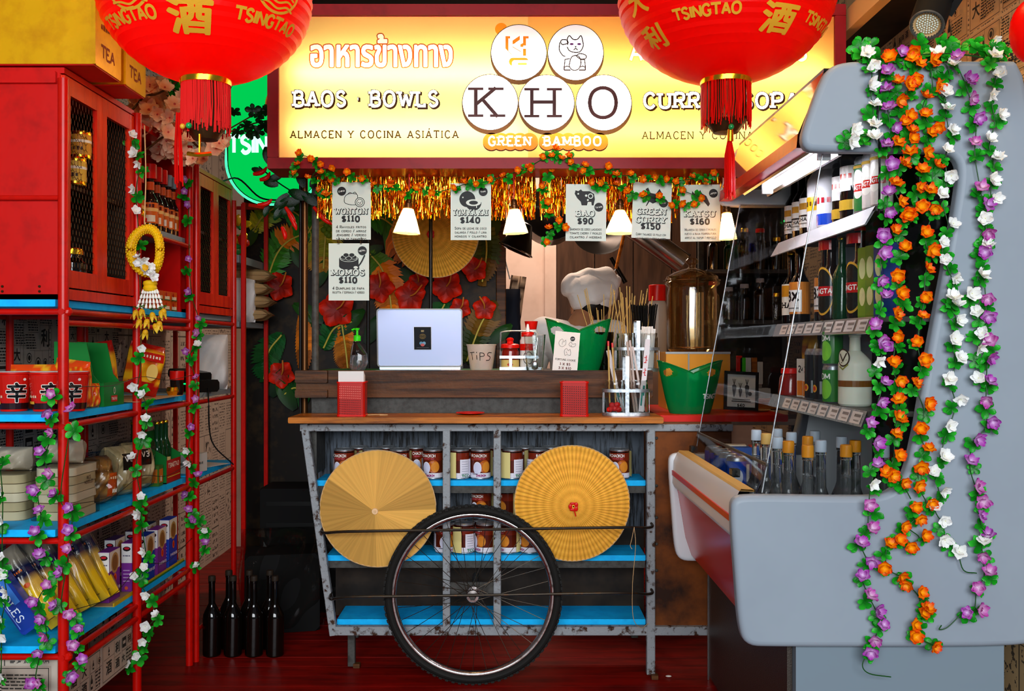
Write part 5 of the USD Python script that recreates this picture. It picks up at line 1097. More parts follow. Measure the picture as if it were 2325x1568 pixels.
vessel('sauce_bottle', 'squeeze sauce bottle with a red cap and white nozzle in the rear caddy', 'sauce bottle', (xk + .006, 4.065, zm + .0036), [('body', [(.001, 0), (.03, 0), (.032, .005), (.032, .115), (.026, .13), (.001, .131)], 'white_plastic'), ('cap', cap_prof(.026, .1315, .15), 'red_plastic'), ('nozzle', [(.001, .15), (.01, .15), (.004, .182), (.001, .183)], 'white_plastic'), ('band', [(.0322, .075), (.0328, .077), (.0328, .1), (.0322, .102)], 'red_plastic')], labels=[('print', Print().disc(0, 0, .02, '2a2a2a', .026).disc(0, 0, .017, 'e8e4e0', .023).blur(5, 0, 0, .008, '2a2a2a'), .0322, .045, 'vc')])
vessel('sauce_bottle', 'red-capped white sauce bottle standing behind the rear caddy', 'sauce bottle', (xk + .022, 4.17, zm), [('body', [(.001, 0), (.03, 0), (.032, .005), (.032, .145), (.02, .165), (.001, .166)], 'white_plastic'), ('cap', [(.001, .1665), (.022, .1665), (.028, .2), (.001, .201)], 'red_plastic')])
t = vessel('drinking_glass', 'tall clear glass holding a spoon beside the green bucket', 'glass', (at(1214, 0, 3.965)[0], 3.965, zm), [('glass', [(.001, 0), (.031, 0), (.033, .006), (.043, .138), (.044, .142), (.0415, .142), (.0305, .012), (.001, .01)], 'glass_clear')], n=32)
part(t, 'spoon', G().add(tube([[0, 0, .03], [.012, .004, .13]], .002, 6)).add(ball((0, 0, .022), (.013, .005, .018), 8)), 'spoon_steel')

# ---------------------------------------------------------------- green ice buckets
def bucket(label, px, Y, z, w, h, word, wx, rz):
    t = thing('ice_bucket', label, 'bucket', (at(px, 0, Y)[0], Y, z), rz, 'green ice buckets')
    n, m = 132, 48; a = np.arange(n) * 2 * np.pi / n; V = []
    top = h * (.76 + .24 * np.abs(np.cos(a)) ** .9)
    for k in range(m):
        q = k / (m - 1); zz = top * q; r = (.62 + .38 * (zz / h) ** .8)
        V.append(np.column_stack([w / 2 * r * np.cos(a), w * .33 * r * np.sin(a), zz]))
    V = np.vstack(V); f = grid_faces(m, n, True)
    c = V[f].mean(1); out = np.ones(len(f), bool)
    for s in (-1, 1):                                          # the two grip holes
        for fb in (-1, 1):
            cen = np.array([s * w * .325, fb * w * .2, h * .775]); d = (c - cen) / [w * .115, w * .16, h * .085]
            out &= ~((d ** 2).sum(1) < 1)
    f = f[out]; g = G().add((V, f))
    part(t, 'shell', g, 'bucket_green', 60)
    ring = np.column_stack([V[-n:, 0], V[-n:, 1], V[-n:, 2]]); part(t, 'rim', tube(ring, .0028, 6, True), 'bucket_rim')
    part(t, 'base', G().add(lathe([(.001, .0006), (1, .0006), (1.01, .005), (.001, .005)], 48)).warp(lambda v: v * [w / 2 * .625, w * .33 * .625, 1]), 'bucket_rim')
    p = Print().text(word, 0, 0, .017, 'e8f0e4', 2.2, 0, 1.2, 'l')
    g = p.mesh(.0003, 0, seg=.008); rr = lambda zz: .62 + .38 * (zz / h) ** .8; z0 = h * .33
    g.warp(lambda v: (lambda an: np.column_stack([(w / 2 * rr(v[:, 1] + z0) + .0012) * np.sin(an), -(w * .33 * rr(v[:, 1] + z0) + .0012) * np.cos(an), v[:, 1] + z0]))((v[:, 0] + wx) / (w * .42)))
    part(t, 'lettering', g, 'vc', 0)
    return t
bucket('green see-through ice bucket behind the fortune cookie card', 1313, 4.03, zd, .265, .212, 'TSINGTAO', -.125, 0)
b2 = bucket('green see-through ice bucket on the red counter end, beside the framed menu', 1566, 3.88, zk, .252, .205, 'TSINGTAO', .045, 0)
t = thing('price_card', 'white card of fortune cookie prices leaning on the green bucket', 'card', (at(1282, 0, 3.905)[0], 3.905, zd + .0005), 0, None, None, -6, 5)
part(t, 'card', bx(-.049, .049, 0, .0012, 0, .158, .0004), 'paper')
p = Print(); ink = '1a1816'
p.disc(.021, .132, .0095, ink).text('CHINA', .021, .132, .003, 'e8e4e0', 2, rot=14)
for ox, oy, pts in ((-.018, .112, [(0, .015), (.005, .004), (.012, .013), (.013, -.004), (.004, -.013), (-.008, -.012), (-.014, 0), (-.008, .012)]), (.02, .108, [(-.012, 0), (-.004, .012), (.002, .003), (.014, .006), (.012, -.004), (0, -.008)]), (.004, .078, [(-.012, .004), (-.004, .014), (.004, .006), (.01, .012), (.014, -.002), (.012, -.012), (0, -.010), (-.008, -.013)])):
    p.line([(ox + a, oy + b) for a, b in pts], .0011, ink, True, True); p.line([(ox + pts[0][0] * .4, oy + pts[0][1] * .4), (ox, oy - .006)], .001, ink)
p.text('FORTUNE COOKIE', 0, .047, .0062, ink, 1.6, 1, 1.3, fit=.08).text('1 X $5', 0, .030, .0085, '5a1008', 2.2, 1.2, 1.6).text('3 X $10', 0, .014, .0085, '5a1008', 2.2, 1.2, 1.6)
part(t, 'print', stand(p.mesh(.0002), (0, -.0003, 0)), 'vc', 0)

# ---------------------------------------------------------------- caddies, jars, skewers
def jar(label, x, Y, z, r, h, m='glass_clear'):
    return vessel('glass_jar', label, 'jar', (x, Y, z), [('glass', [(.001, 0), (r * .9, 0), (r, .006), (r, h * .86), (r * .93, h * .92), (r * .97, h), (r * .9, h), (r * .87, h * .9), (r * .93, h * .84), (r * .93, .01), (.001, .008)], m)], n=28)
def strap(pts, wx, th):
    """A flat strip in the yz plane, wx wide across x and th thick."""
    p = spline(pts, 5); t_ = np.gradient(p, axis=0); t_ /= np.linalg.norm(t_, axis=1, keepdims=True); nrm = np.column_stack([0 * t_[:, 0], -t_[:, 2], t_[:, 1]])
    off = ((-wx / 2, -th / 2), (wx / 2, -th / 2), (wx / 2, th / 2), (-wx / 2, th / 2))
    v = np.stack([p + [a, 0, 0] + nrm * b for a, b in off], 1).reshape(-1, 3); f = grid_faces(len(p), 4, True)
    return v, f
def caddy(label, px, Y, z, w, h, hh):
    x = at(px, 0, Y)[0]; t = thing('wire_caddy', label, 'caddy', (x, Y, z)); n = 40; a = np.arange(n) * 2 * np.pi / n
    ring = lambda zz: np.column_stack([w / 2 * np.sign(np.cos(a)) * np.abs(np.cos(a)) ** .6, w * .27 * np.sign(np.sin(a)) * np.abs(np.sin(a)) ** .7, np.full(n, zz)])
    for zz in (.006, h): part(t, 'ring', tube(ring(zz), closed=True, flat=(.002, .012)), 'galvanised')
    part(t, 'base', slab(Polygon(ring(0)[:, :2]).buffer(-.002), .002, .0006), 'galvanised')
    part(t, 'handle', strap([[0, -w * .275, .002], [0, -w * .275, hh * .9], [0, -w * .2, hh], [0, w * .2, hh], [0, w * .275, hh * .9], [0, w * .275, .002]], .014, .0025), 'galvanised')
    for s in (-1, 1):
        for q in (-.62, .62): part(t, 'wire', cyl((s * w * .48, q * w * .2, .004), (s * w * .48, q * w * .2, h), .0012, n=6), 'galvanised')
    return x
xf = caddy('galvanised caddy of chopsticks at the front of the counter', 1421, 3.765, zk, .178, .094, .222)
jar('front caddy jar with red-tipped chopsticks', xf - .042, 3.765, zk + .0032, .039, .13)
jar('front caddy jar with a red-lettered chopstick sleeve', xf + .044, 3.765, zk + .0032, .039, .13)
xr2 = caddy('galvanised caddy on the wooden beam level behind the chopsticks', 1446, 3.985, zd, .178, .09, .2)
jar('empty glass jar in the rear galvanised caddy, beside the bucket', xr2 - .044, 3.985, zd + .0032, .038, .15)
jar('glass jar of white wrapped straws in the rear galvanised caddy', xr2 + .045, 3.985, zd + .0032, .038, .15)
def stick(name, label, cat, a, b, r, m, grp=None, tip=None, flat=None):
    t = thing(name, label, cat, a, 0, grp); b = np.asarray(b, float) - a
    part(t, 'stick', tube([[0, 0, 0], b * (.93 if tip else 1)], r, 6, flat=flat), m)
    if tip: part(t, 'tip', tube([b * .93, b], r * 1.25, 6, flat=flat), tip)
    return t
P3 = lambda px, py, Y: at(px, py, Y)
stick('chopstick', 'left red-tipped wooden chopstick in the front caddy', 'chopstick', P3(1385, 935, 3.76), P3(1381, 774, 3.775), .0034, 'stick', 'red-tipped chopsticks', 'red_plastic')
stick('chopstick', 'right red-tipped wooden chopstick in the front caddy', 'chopstick', P3(1399, 930, 3.75), P3(1390, 778, 3.765), .0034, 'stick', 'red-tipped chopsticks', 'red_plastic')
def sleeve(label, a, b, w, col, words, accent):
    t = thing('chopstick_sleeve', label, 'chopstick sleeve', a); d = np.asarray(b, float) - a; L_ = np.linalg.norm(d); ang = math.degrees(math.atan2(d[0], d[2])); lean = math.degrees(math.asin(d[1] / L_))
    part(t, 'sleeve', G().add(bx(-w / 2, w / 2, -.002, .002, 0, L_, .001), col).tf(rot=(-lean, 0, 0)).tf(rot=(0, ang, 0)), 'vc_matte')
    p = Print()
    if words: [p.rect(w * .12 * (-1) ** k, L_ * (.5 + .035 * k), w * (.5 if k % 2 else .3), w * .16, 'c81818').rect(0, L_ * (.515 + .035 * k), w * .14, w * .4, 'c81818') for k in range(8) if k not in (3, 4)]
    p.put(sbox(-w * .3, L_ * .08, w * .0, L_ * .3), accent).put(sbox(-w * .1, L_ * .22, w * .3, L_ * .36), accent)
    part(t, 'print', stand(p.mesh(.0003), (0, -.0021, 0)).tf(rot=(-lean, 0, 0)).tf(rot=(0, ang, 0)), 'vc', 0)
sleeve('white paper chopstick sleeve with red lettering, right in the front caddy', P3(1455, 934, 3.745), P3(1471, 770, 3.765), .019, 'e8e0e0', True, '1a8a7a')
sleeve('white chopstick sleeve with a teal stripe leaning left in the front caddy', P3(1412, 932, 3.775), P3(1381, 795, 3.79), .016, 'e4dcda', None, '1a7a70')
for i, (a, b) in enumerate((((1440, 935), (1424, 775)), ((1446, 935), (1430, 772)), ((1462, 932), (1436, 786)))):
    sleeve(f'{ORD[i]} plain tan chopstick sleeve from the left in the middle of the front caddy', P3(*a, 3.78), P3(*b, 3.79), .008, ('b8a090', 'c8b4a8', 'd0c0b8')[i], None, 'a89080')
for i, (px, dz) in enumerate(((1384, 0), (1396, .003), (1404, 0), (1390, .016), (1401, .018))): solo('sauce_sachet', G().add(ball((0, 0, .011), (.012, .007, .011), 6)).tf(at(px, 0, 3.745) * [1, 0, 0] + [0, 3.742 + .006 * (i % 2), zk + .012 + dz]), 'red_plastic', f'{ORD[i]} small red sachet at the foot of the red-tipped chopsticks', 'sachet', 'red sachets in the caddy')
# skewers and straws
r = random.Random(12)
def bunch(name, cat, what, px, py0, Y, spread, n, lens, m, grp, rad=.0016):
    for i in range(n):
        q = (i / (n - 1) - .5) * 2; a = at(px + q * 9 + r.uniform(-3, 3), py0, Y + r.uniform(-.015, .015)); L_ = r.uniform(*lens)
        b = a + np.array([math.sin(math.radians(q * spread + r.uniform(-4, 4))) * L_, r.uniform(-.02, .03), math.cos(math.radians(q * spread)) * L_])
        stick(name, f'{ORD[i]} {what} from the left', cat, a, b, rad, m, grp)
vessel('skewer_cup', 'dark cup of bamboo skewers behind the green bucket', 'cup', (at(1372, 0, 4.22)[0], 4.22, zd), [('cup', [(.001, 0), (.034, 0), (.036, .004), (.040, .16), (.037, .16), (.033, .006), (.001, .005)], 'bottle_dark')])
bunch('skewer', 'skewer', 'bamboo skewer of the loose bunch behind the green bucket', 1372, 835, 4.22, 15, 17, (.24, .36), 'stick', 'skewers behind the bucket')
vessel('skewer_cup', 'glass cup of bamboo sticks between the caddy and the black cup', 'cup', (at(1428, 0, 4.2)[0], 4.2, zd), [('cup', [(.001, 0), (.034, 0), (.036, .004), (.04, .15), (.0385, .15), (.034, .006), (.001, .005)], 'glass_clear')])
bunch('bamboo_stick', 'skewer', 'bamboo stick of the dense bunch beside the black cup', 1428, 832, 4.2, 8, 16, (.27, .345), 'stick', 'bamboo sticks beside the black cup', .0021)
t = thing('straw_bundle', 'fanned bunch of black straws in a jar behind the caddy', 'straws', (at(1462, 0, 4.12)[0], 4.12, zd), kind='stuff')
g = G()
for i in range(70):
    a = r.uniform(0, 6.28); q = math.sqrt(r.random()); g.add(tube([[.02 * q * math.cos(a), .02 * q * math.sin(a), .006], [.056 * q * math.cos(a), .05 * q * math.sin(a), .27 + r.uniform(-.008, .006)]], .0028, 5))
part(t, 'straw', g, 'black_plastic'); part(t, 'jar', lathe([(.001, 0), (.033, 0), (.036, .004), (.038, .15), (.0365, .15), (.032, .006), (.001, .005)], 24), 'bottle_dark')
g = G()
for i in range(46):
    a = r.uniform(0, 6.28); q = math.sqrt(r.random()); g.add(tube([[.018 * q * math.cos(a), .018 * q * math.sin(a), .012], [.03 * q * math.cos(a), .028 * q * math.sin(a), .155 + r.uniform(0, .022)]], flat=(.007, .002)))
solo('straw_bundle', g.tf((xr2 + .045, 3.985, zd + .003)), 'paper', 'tuft of white paper-wrapped straws in the rear caddy jar', 'straws', kind='stuff')
for i, (a, b) in enumerate((((1455, 760), (1470, 655)), ((1468, 760), (1482, 672)))): stick('skewer', f'{("left", "right")[i]} of two bamboo skewers among the black straws', 'skewer', P3(*a, 4.10), P3(*b, 4.12), .002, 'stick')
# glass drinks dispenser on a box, framed menu
xg, Yg = at(1571, 0, 4.22)[0], 4.22
solo('drinks_box', G().add(bx(xg - .125, xg + .14, Yg - .1, Yg + .12, zk, 1.222, .003), 'e09a2a').add(bx(xg - .127, xg + .142, Yg - .102, Yg - .1, 1.215, 1.224, .001), 'a8b0b4').add(bx(xg - .035, xg - .029, Yg - .103, Yg - .1, zk + .05, 1.22, .001), '9aa0a4'), 'vc', 'yellow box with grey trim carrying the glass dispenser', 'box')
t = vessel('drinks_dispenser', 'large glass drinks dispenser with a domed knobbed lid', 'dispenser', (xg, Yg, 1.2246), [('glass', [(.001, 0), (.09, 0), (.102, .01), (.106, .04), (.106, .24), (.101, .265), (.103, .272), (.115, .282), (.118, .29), (.112, .296), (.108, .29), (.097, .27), (.1, .24), (.1, .02), (.001, .012)], 'glass_gold'), ('lid', [(.119, .297), (.121, .302), (.112, .306), (.108, .318), (.085, .332), (.05, .345), (.022, .352), (.014, .358), (.015, .366), (.026, .374), (.028, .385), (.02, .394), (.001, .396), (.001, .345), (.05, .338), (.1, .316), (.105, .3), (.119, .297)], 'glass_gold')], n=48)
part(t, 'ice_chute', cyl((.03, 0, .02), (.03, 0, .25), .02), 'liquid_clear')
t = thing('framed_menu', 'small black-framed menu with drawn carrots and a $40 price', 'frame', (at(1681, 0, 3.94)[0], 3.94, zk + .007), 0, None, None, -8, 3)
w, h = ln(78, 3.94), ln(88, 3.94)
part(t, 'frame', slab(sbox(-w / 2, 0, w / 2, h).difference(sbox(-w / 2 + .012, .012, w / 2 - .012, h - .012)), .012).warp(XZ), 'black_plastic'); part(t, 'sheet', bx(-w / 2 + .01, w / 2 - .01, -.006, -.004, .01, h - .01, .0005), 'card')
p = Print()
for k, (x, s) in enumerate(((-.028, 1), (-.004, .85), (.022, 1))): p.poly([(x, .05), (x + .009 * s, .085 * s + .005), (x + .004, .1 * s), (x - .004, .1 * s), (x - .008 * s, .085 * s + .005)], '3a3a3a', True); [p.line([(x, .1 * s), (x + d, .1 * s + .022)], .0022, '3a3a3a') for d in (-.006, 0, .006)]
p.disc(.034, .066, .008, '1a1a1a').rect(0, .042, .07, .004, '6a6a66').rect(0, .034, .076, .004, '4a4a46').text('$40', 0, .019, .010, '2a2420', 2.4, 1.2)
part(t, 'print', stand(p.mesh(.0003), (0, -.0062, 0)), 'vc', 0); part(t, 'stand_leg', tube([[0, .008, h * .6], [0, .05, .014]], flat=(.02, .002)), 'black_plastic')
vessel('saucer', 'small tan dish beside the framed menu', 'dish', (at(1730, 0, 3.98)[0], 3.98, zk), [('dish', [(.001, 0), (.02, 0), (.034, .006), (.033, .008), (.001, .004)], 'stick')])
solo('paper_scrap', G().add(ball((0, 0, .003), (.012, .009, .003), 5)).tf((at(1518, 1536, 3.755)[0], 3.755, .0005)), 'paper', 'white scrap of paper on the red floor right of the cart leg', 'scrap')
# ---------------------------------------------------------------- silk flowers and vines
def petal(L, Wd, cup, c0, c1, tip=.0, n=4, m=3, mid=.5, wide=.86):
    """One cupped petal growing along +y, opening to +z, shaded from its base colour c0 to its edge colour c1."""
    u, v = np.linspace(0, 1, n), np.linspace(-1, 1, m); U, V = np.meshgrid(u, v, indexing='ij')
    w = Wd / 2 * np.sin(np.pi * np.clip(U ** (1.7 if wide > .9 else 1) * .86 + .09, 0, 1)) ** .8
    P = np.stack([V * w, L * U, cup * L * (U ** 2) * .8 + .25 * Wd * V ** 2 * U - tip * L * U ** 4], -1).reshape(-1, 3)
    q = np.clip((U.ravel() - mid * .5) / max(1e-6, 1 - mid * .5), 0, 1)[:, None] ** (.55 if mid <= .1 else 1)
    return P, grid_faces(n, m), np.array(lin(c0)) * (1 - q) + np.array(lin(c1)) * q
def bloom(kind, size, rnd):
    g = G()
    spec = {'white': ('f0efe6', 'ffffff', 5, 3), 'purple': ('f0d8f4', 'b00ab0', 5, 4), 'pink': ('f4dcf0', 'c020a8', 5, 3), 'orange': ('ffb800', 'ee1c00', 6, 4), 'yellow': ('f0b81a', 'ffd83a', 6, 4), 'cherry': ('f8a880', 'fcdcb8', 5, 0)}[kind]
    for ring, (k, cup, sc) in enumerate(((spec[2], rnd.uniform(.2, .75), 1.0), (spec[3], rnd.uniform(1.0, 1.5), .72))):
        for i in range(k):
            v, f, c = petal(size * sc * rnd.uniform(.85, 1.1), size * sc * rnd.uniform(.85, 1.1), cup, spec[0], spec[1], rnd.uniform(0, .25), mid={'white': .2, 'purple': 0, 'pink': .1, 'orange': .35}.get(kind, .5))
            a = i * 360 / k + ring * 36 + rnd.uniform(-10, 10)
            g.add((v @ rotm((0, 0, a)).T + [0, 0, .12 * size * ring], f, c))
    g.add(ball((0, 0, .06 * size), size * .12, 4), {'white': 'd8d890', 'purple': 'e8c8e8', 'pink': 'e8c8d8', 'orange': 'f8a81a', 'yellow': 'e8a810', 'cherry': 'd85a50'}[kind])
    return g
def leaf_spray(size, rnd, dark=0):
    g = G(); n = 5
    for i in range(n):
        L_ = size * rnd.uniform(.75, 1.0); v, f, c = petal(L_, L_ * .72, rnd.uniform(-.1, .25), '086a10' if not dark else '06240a', rnd.choice(['18b01e', '34cc34', '149a1c']) if not dark else '0c3a10', rnd.uniform(0, .3), 6, 3, .3, .95)
        g.add((v @ rotm((0, 0, i * 72 + rnd.uniform(-16, 16))).T + [0, 0, rnd.uniform(-.002, .002)], f, c))
    return g
def facing(rnd, tilt=55):
    """A turn that brings +z towards -y (the viewer's side), tilted at random."""
    return (90 + rnd.uniform(-tilt, tilt * .6), rnd.uniform(-tilt, tilt), rnd.uniform(0, 360))
def orient(g, rot, loc):
    return g.tf(rot=(0, 0, rot[2])).tf(rot=(rot[0], 0, 0)).tf(rot=(0, 0, rot[1] * .7)).tf(loc)
def vine(name, label, flowers, Y, size, leaf, seed, group=None, lead=None, tail=None, jit=.008, extra=1, stem='1a4a1a'):
    """flowers: [(px, py, kind)]; a green stem runs through them with a leaf spray by every flower."""
    rnd = random.Random(seed); t = thing(name, label, 'flower garland', (0, 0, 0), 0, group)
    Yf_ = Y if callable(Y) else (lambda x, y: Y)
    P = [at(x, y, Yf_(x, y)) for x, y, k in flowers]
    mid = [(np.array(a) * .5 + np.array(b) * .5) for a, b in zip(P[:-1], P[1:])]
    path = ([at(*lead, Yf_(*lead))] if lead else []) + [p * .45 + q * .55 for p, q in zip(P, mid + P[-1:])] + ([at(*q, Yf_(*q)) for q in tail] if tail else [])
    path = [p + [0, .006, 0] for p in path]
    part(t, 'stem', G().add(tube(spline(path, 5), .0015, 5), stem), 'vc')
    for (x, y, k), p in zip(flowers, P): part(t, 'flower', orient(bloom(k, size * rnd.uniform(.88, 1.12), rnd), facing(rnd), p + [0, -.004 - rnd.uniform(0, jit), 0]), 'petal', 60)
    for i, p in enumerate(P):
        for j in range(extra):
            q = p * (.5) + (mid + P[-1:])[i] * .5 + [rnd.uniform(-.014, .014), .004 + rnd.uniform(0, .004), rnd.uniform(-.016, .004)]
            part(t, 'leaf_spray', orient(leaf_spray(leaf * rnd.uniform(.85, 1.15), rnd), facing(rnd, 45), q), 'leaf', 60)
    return t
def crop(ox, oy, sc, s, kind):
    """Flower places read off an enlarged view with its corner at (ox, oy)."""
    out = []
    for w in s.split():
        a, b, *k = w.split(','); out.append((ox + float(a) / sc, oy + float(b) / sc, {'w': 'white', 'p': 'purple', 'k': 'pink', 'o': 'orange'}[k[0]] if k else kind))
    return out

# ---------------------------------------------------------------- paper lanterns
def lantern(label, cx, cy, rx, rz, Y, seed, prints, glow):
    c = at(cx, cy, Y); RX, RZ = ln(rx, Y), ln(rz, Y); t = thing('paper_lantern', label, 'lantern', c, 0, 'red lanterns')
    n = 26; ph = np.linspace(-1.34, 1.34, n * 2 + 1); prof = []
    for i, p in enumerate(ph):
        k = 1 - (.011 if i % 2 == 0 else 0); prof.append((RX * math.cos(p) * k, RZ * math.sin(p) / math.sin(1.34) * .985))
    part(t, 'shade', lathe(prof, 72), 'lantern_silk', 12)
    r0, z0 = prof[0]
    part(t, 'bottom_ring', lathe([(r0 - .004, z0 - .014), (r0 + .003, z0 - .013), (r0 + .004, z0 + .002), (r0 - .004, z0 + .003), (r0 - .004, z0 - .014)], 40), 'gold'); part(t, 'top_ring', lathe([(r0 - .004, -z0 - .002), (r0 + .004, -z0), (r0 + .003, -z0 + .014), (r0 - .004, -z0 + .014), (r0 - .004, -z0 - .002)], 40), 'gold')
    part(t, 'bottom_cap', lathe([(.001, z0 - .16), (r0 * .5, z0 - .155), (r0 * .86, z0 - .12), (r0 * .8, z0 - .03), (r0 * .8, z0), (.001, z0)], 30), 'brass_dark')
    rnd = random.Random(seed); g = G()
    for i in range(190):
        a = rnd.uniform(0, 6.2832); L_ = rnd.uniform(.11, .145); rr = r0 * rnd.uniform(.93, 1.0)
        g.add(tube([[rr * math.cos(a), rr * math.sin(a), z0 - .006], [rr * 1.02 * math.cos(a + .02), rr * 1.02 * math.sin(a + .02), z0 - .07], [rr * 1.01 * math.cos(a + rnd.uniform(-.06, .06)), rr * 1.01 * math.sin(a), z0 - L_]], .0016, 3, caps=False))
    part(t, 'fringe', g, 'tassel_red', 60)
    for pnt, px, py, rot in prints:
        ax = np.array([RX, RX, RZ / math.sin(1.34) * .985]); d = (at(px, py, 1.0) - [0, 0, H]) / ax; o = (np.array([0, 0, H]) - c) / ax   # where the sight line meets the shade
        qa, qb, qc = d @ d, d @ o, o @ o - 1; dq = qb * qb - qa * qc; hp = o + d * ((-qb - math.sqrt(max(dq, 0))) / qa); phi0 = math.asin(max(-1, min(1, hp[2]))); az0 = math.atan2(hp[0], -hp[1])
        m = pnt.mesh(.0012, .0008, seg=.02)
        def fn(v):
            phi = phi0 + v[:, 1] / RX; a = az0 + v[:, 0] / (RX * np.maximum(.2, np.cos(phi0)))
            k = 1 + (v[:, 2] + .002) / RX
            return np.column_stack([RX * k * np.cos(phi) * np.sin(a), -RX * k * np.cos(phi) * np.cos(a), RZ * k * np.sin(phi) / math.sin(1.34) * .985])
        part(t, 'gold_print', m.warp(fn), 'gold_paint', 0)
    if glow:
        l = UsdLux.SphereLight.Define(stage, str(t.GetPath()) + '/lamp'); l.CreateRadiusAttr(.04); l.CreateIntensityAttr(glow); l.CreateColorAttr((1, .62, .4)); l.AddTranslateOp().Set((0, 0, RZ * .1))
    return t, c, r0, z0
GP = 'eaa82c'
def roundel():
    p = Print(); p.put(Point(0, 0).buffer(.07).difference(Point(0, 0).buffer(.062)), GP)
    for k in range(3): p.line([(-.055, -.02 - .016 * k + .01), (-.03, -.012 - .016 * k), (0, -.022 - .016 * k), (.03, -.012 - .016 * k), (.052, -.02 - .016 * k)], .006, GP, True)
    p.put(sbox(-.03, .0, .03, .03), GP); return p
tsing = lambda: Print().text('TSINGTAO', 0, 0, .034, GP, 2.6, 0, 1.0, fit=.185)
hanzi = lambda k, h: Print().put(traced(k, h).buffer(.001), GP)
tl, c, r0, z0 = lantern('left red lantern, its lower half hanging before the tea tins', 467, -12, 239, 198, 2.6, 3, [(hanzi('jiu', .10), 432, 36, 0), (tsing(), 612, 48, 0), (roundel(), 634, -25, 0), (tsing(), 288, 36, 0), (roundel(), 286, -38, 0)], 16)
g = G()
rnd = random.Random(8)
for i in range(16): a = rnd.uniform(0, 6.3); g.add(tube([[-.062 + .004 * math.cos(a), .004 * math.sin(a) - .03, z0 - .09], [-.062 + .009 * math.cos(a), .009 * math.sin(a) - .03, z0 - .19], [-.06 + .01 * math.cos(a), .01 * math.sin(a) - .03, z0 - .285 + rnd.uniform(0, .02)]], .0018, 4))
part(tl, 'tassel', g, 'tassel_red', 60); part(tl, 'bead', G().add(ball((-.022, -.068, z0 - .132), .008, 8), '0a9a4a'), 'vc_gloss'); part(tl, 'bead', G().add(ball((-.038, -.068, z0 - .134), .007, 8), 'e8a82a'), 'vc_gloss')
part(tl, 'pendant', G().add(tube(spline([[-.03, -.05, z0 - .2], [0, -.06, z0 - .205], [.03, -.05, z0 - .2]], 5), .006, 6)).add(tube([[0, -.05, z0 - .2], [0, -.05, z0 - .15]], .003, 6)), 'gold')
tl2, c, r0, z0 = lantern('right red lantern hanging in front of the word CURRY', 1648, -10, 245, 196, 2.95, 5, [(tsing(), 1605, 22, 0), (roundel(), 1606, -52, 0), (hanzi('jiu', .10), 1768, 40, 0), (hanzi('da', .085), 1448, 4, 0), (hanzi('li', .085), 1487, 84, 0), (tsing(), 1862, 55, 0)], 5)
g = G()
for i in range(34): a = rnd.uniform(0, 6.3); q = math.sqrt(rnd.random()); g.add(tube([[.005 * q * math.cos(a), -.05 + .005 * q * math.sin(a), z0 - .185], [.015 * q * math.cos(a), -.05 + .015 * q * math.sin(a), z0 - .23], [.018 * q * math.cos(a), -.05 + .018 * q * math.sin(a), z0 - .36 + rnd.uniform(0, .03)]], .0017, 4))
part(tl2, 'tassel', g, 'tassel_red', 60); part(tl2, 'bead', G().add(ball((0, -.072, z0 - .152), .0085, 8), '0a7a3a'), 'vc_gloss'); part(tl2, 'ferrule', cyl((0, -.06, z0 - .192), (0, -.06, z0 - .158), .0095, .008), 'gold')
t = thing('paper_lantern', 'sliver of a third red lantern at the right picture edge', 'lantern', at(2345, 70, 2.3)); part(t, 'shade', lathe([(.05 * math.cos(p) * (1 if i % 2 else .975), .075 * math.sin(p)) for i, p in enumerate(np.linspace(-1.4, 1.4, 25))], 30), 'lantern_silk'); part(t, 'cord', cyl((0, 0, .07), (0, 0, .6), .002, n=6), 'black_plastic')

# ---------------------------------------------------------------- gold foil fringe, lamps, menu cards under the sign
g = G(); rnd = random.Random(21); Yfr = 3.872; ztop = at(0, 383, 3.70)[2]
V = []; Fc = []; nn = 0
for i in range(2300):
    px = rnd.uniform(722, 1640)
    if 1215 < px < 1226: continue
    x = at(px, 0, Yfr)[0]; L_ = ln(rnd.uniform(48, 100) if 720 < px < 1220 or px < 1345 else rnd.uniform(48, 105), Yfr); yy = Yfr + rnd.uniform(-.012, .012); w = rnd.uniform(.0016, .0032); m = 6
    zz = np.linspace(ztop, ztop - L_, m); a = np.cumsum(np.array([rnd.uniform(-1.2, 1.2) for _ in range(m)])) + rnd.uniform(0, 6.3); sway = np.cumsum(np.array([rnd.uniform(-.0022, .0022) for _ in range(m)]))
    ex = np.column_stack([np.cos(a) * w, np.sin(a) * w, 0 * a]); p = np.column_stack([x + sway, yy + sway * .7, zz])
    V.append(np.stack([p - ex, p + ex], 1).reshape(-1, 3)); f = np.array([[2 * k, 2 * k + 1, 2 * k + 3, 2 * k + 2] for k in range(m - 1)]); Fc.append(f + nn); nn += 2 * m
solo('foil_fringe', G().add((np.vstack(V), np.vstack(Fc))), 'foil', 'shimmering gold foil fringe hanging along the bottom of the sign', 'fringe curtain', None, 'stuff', 0)
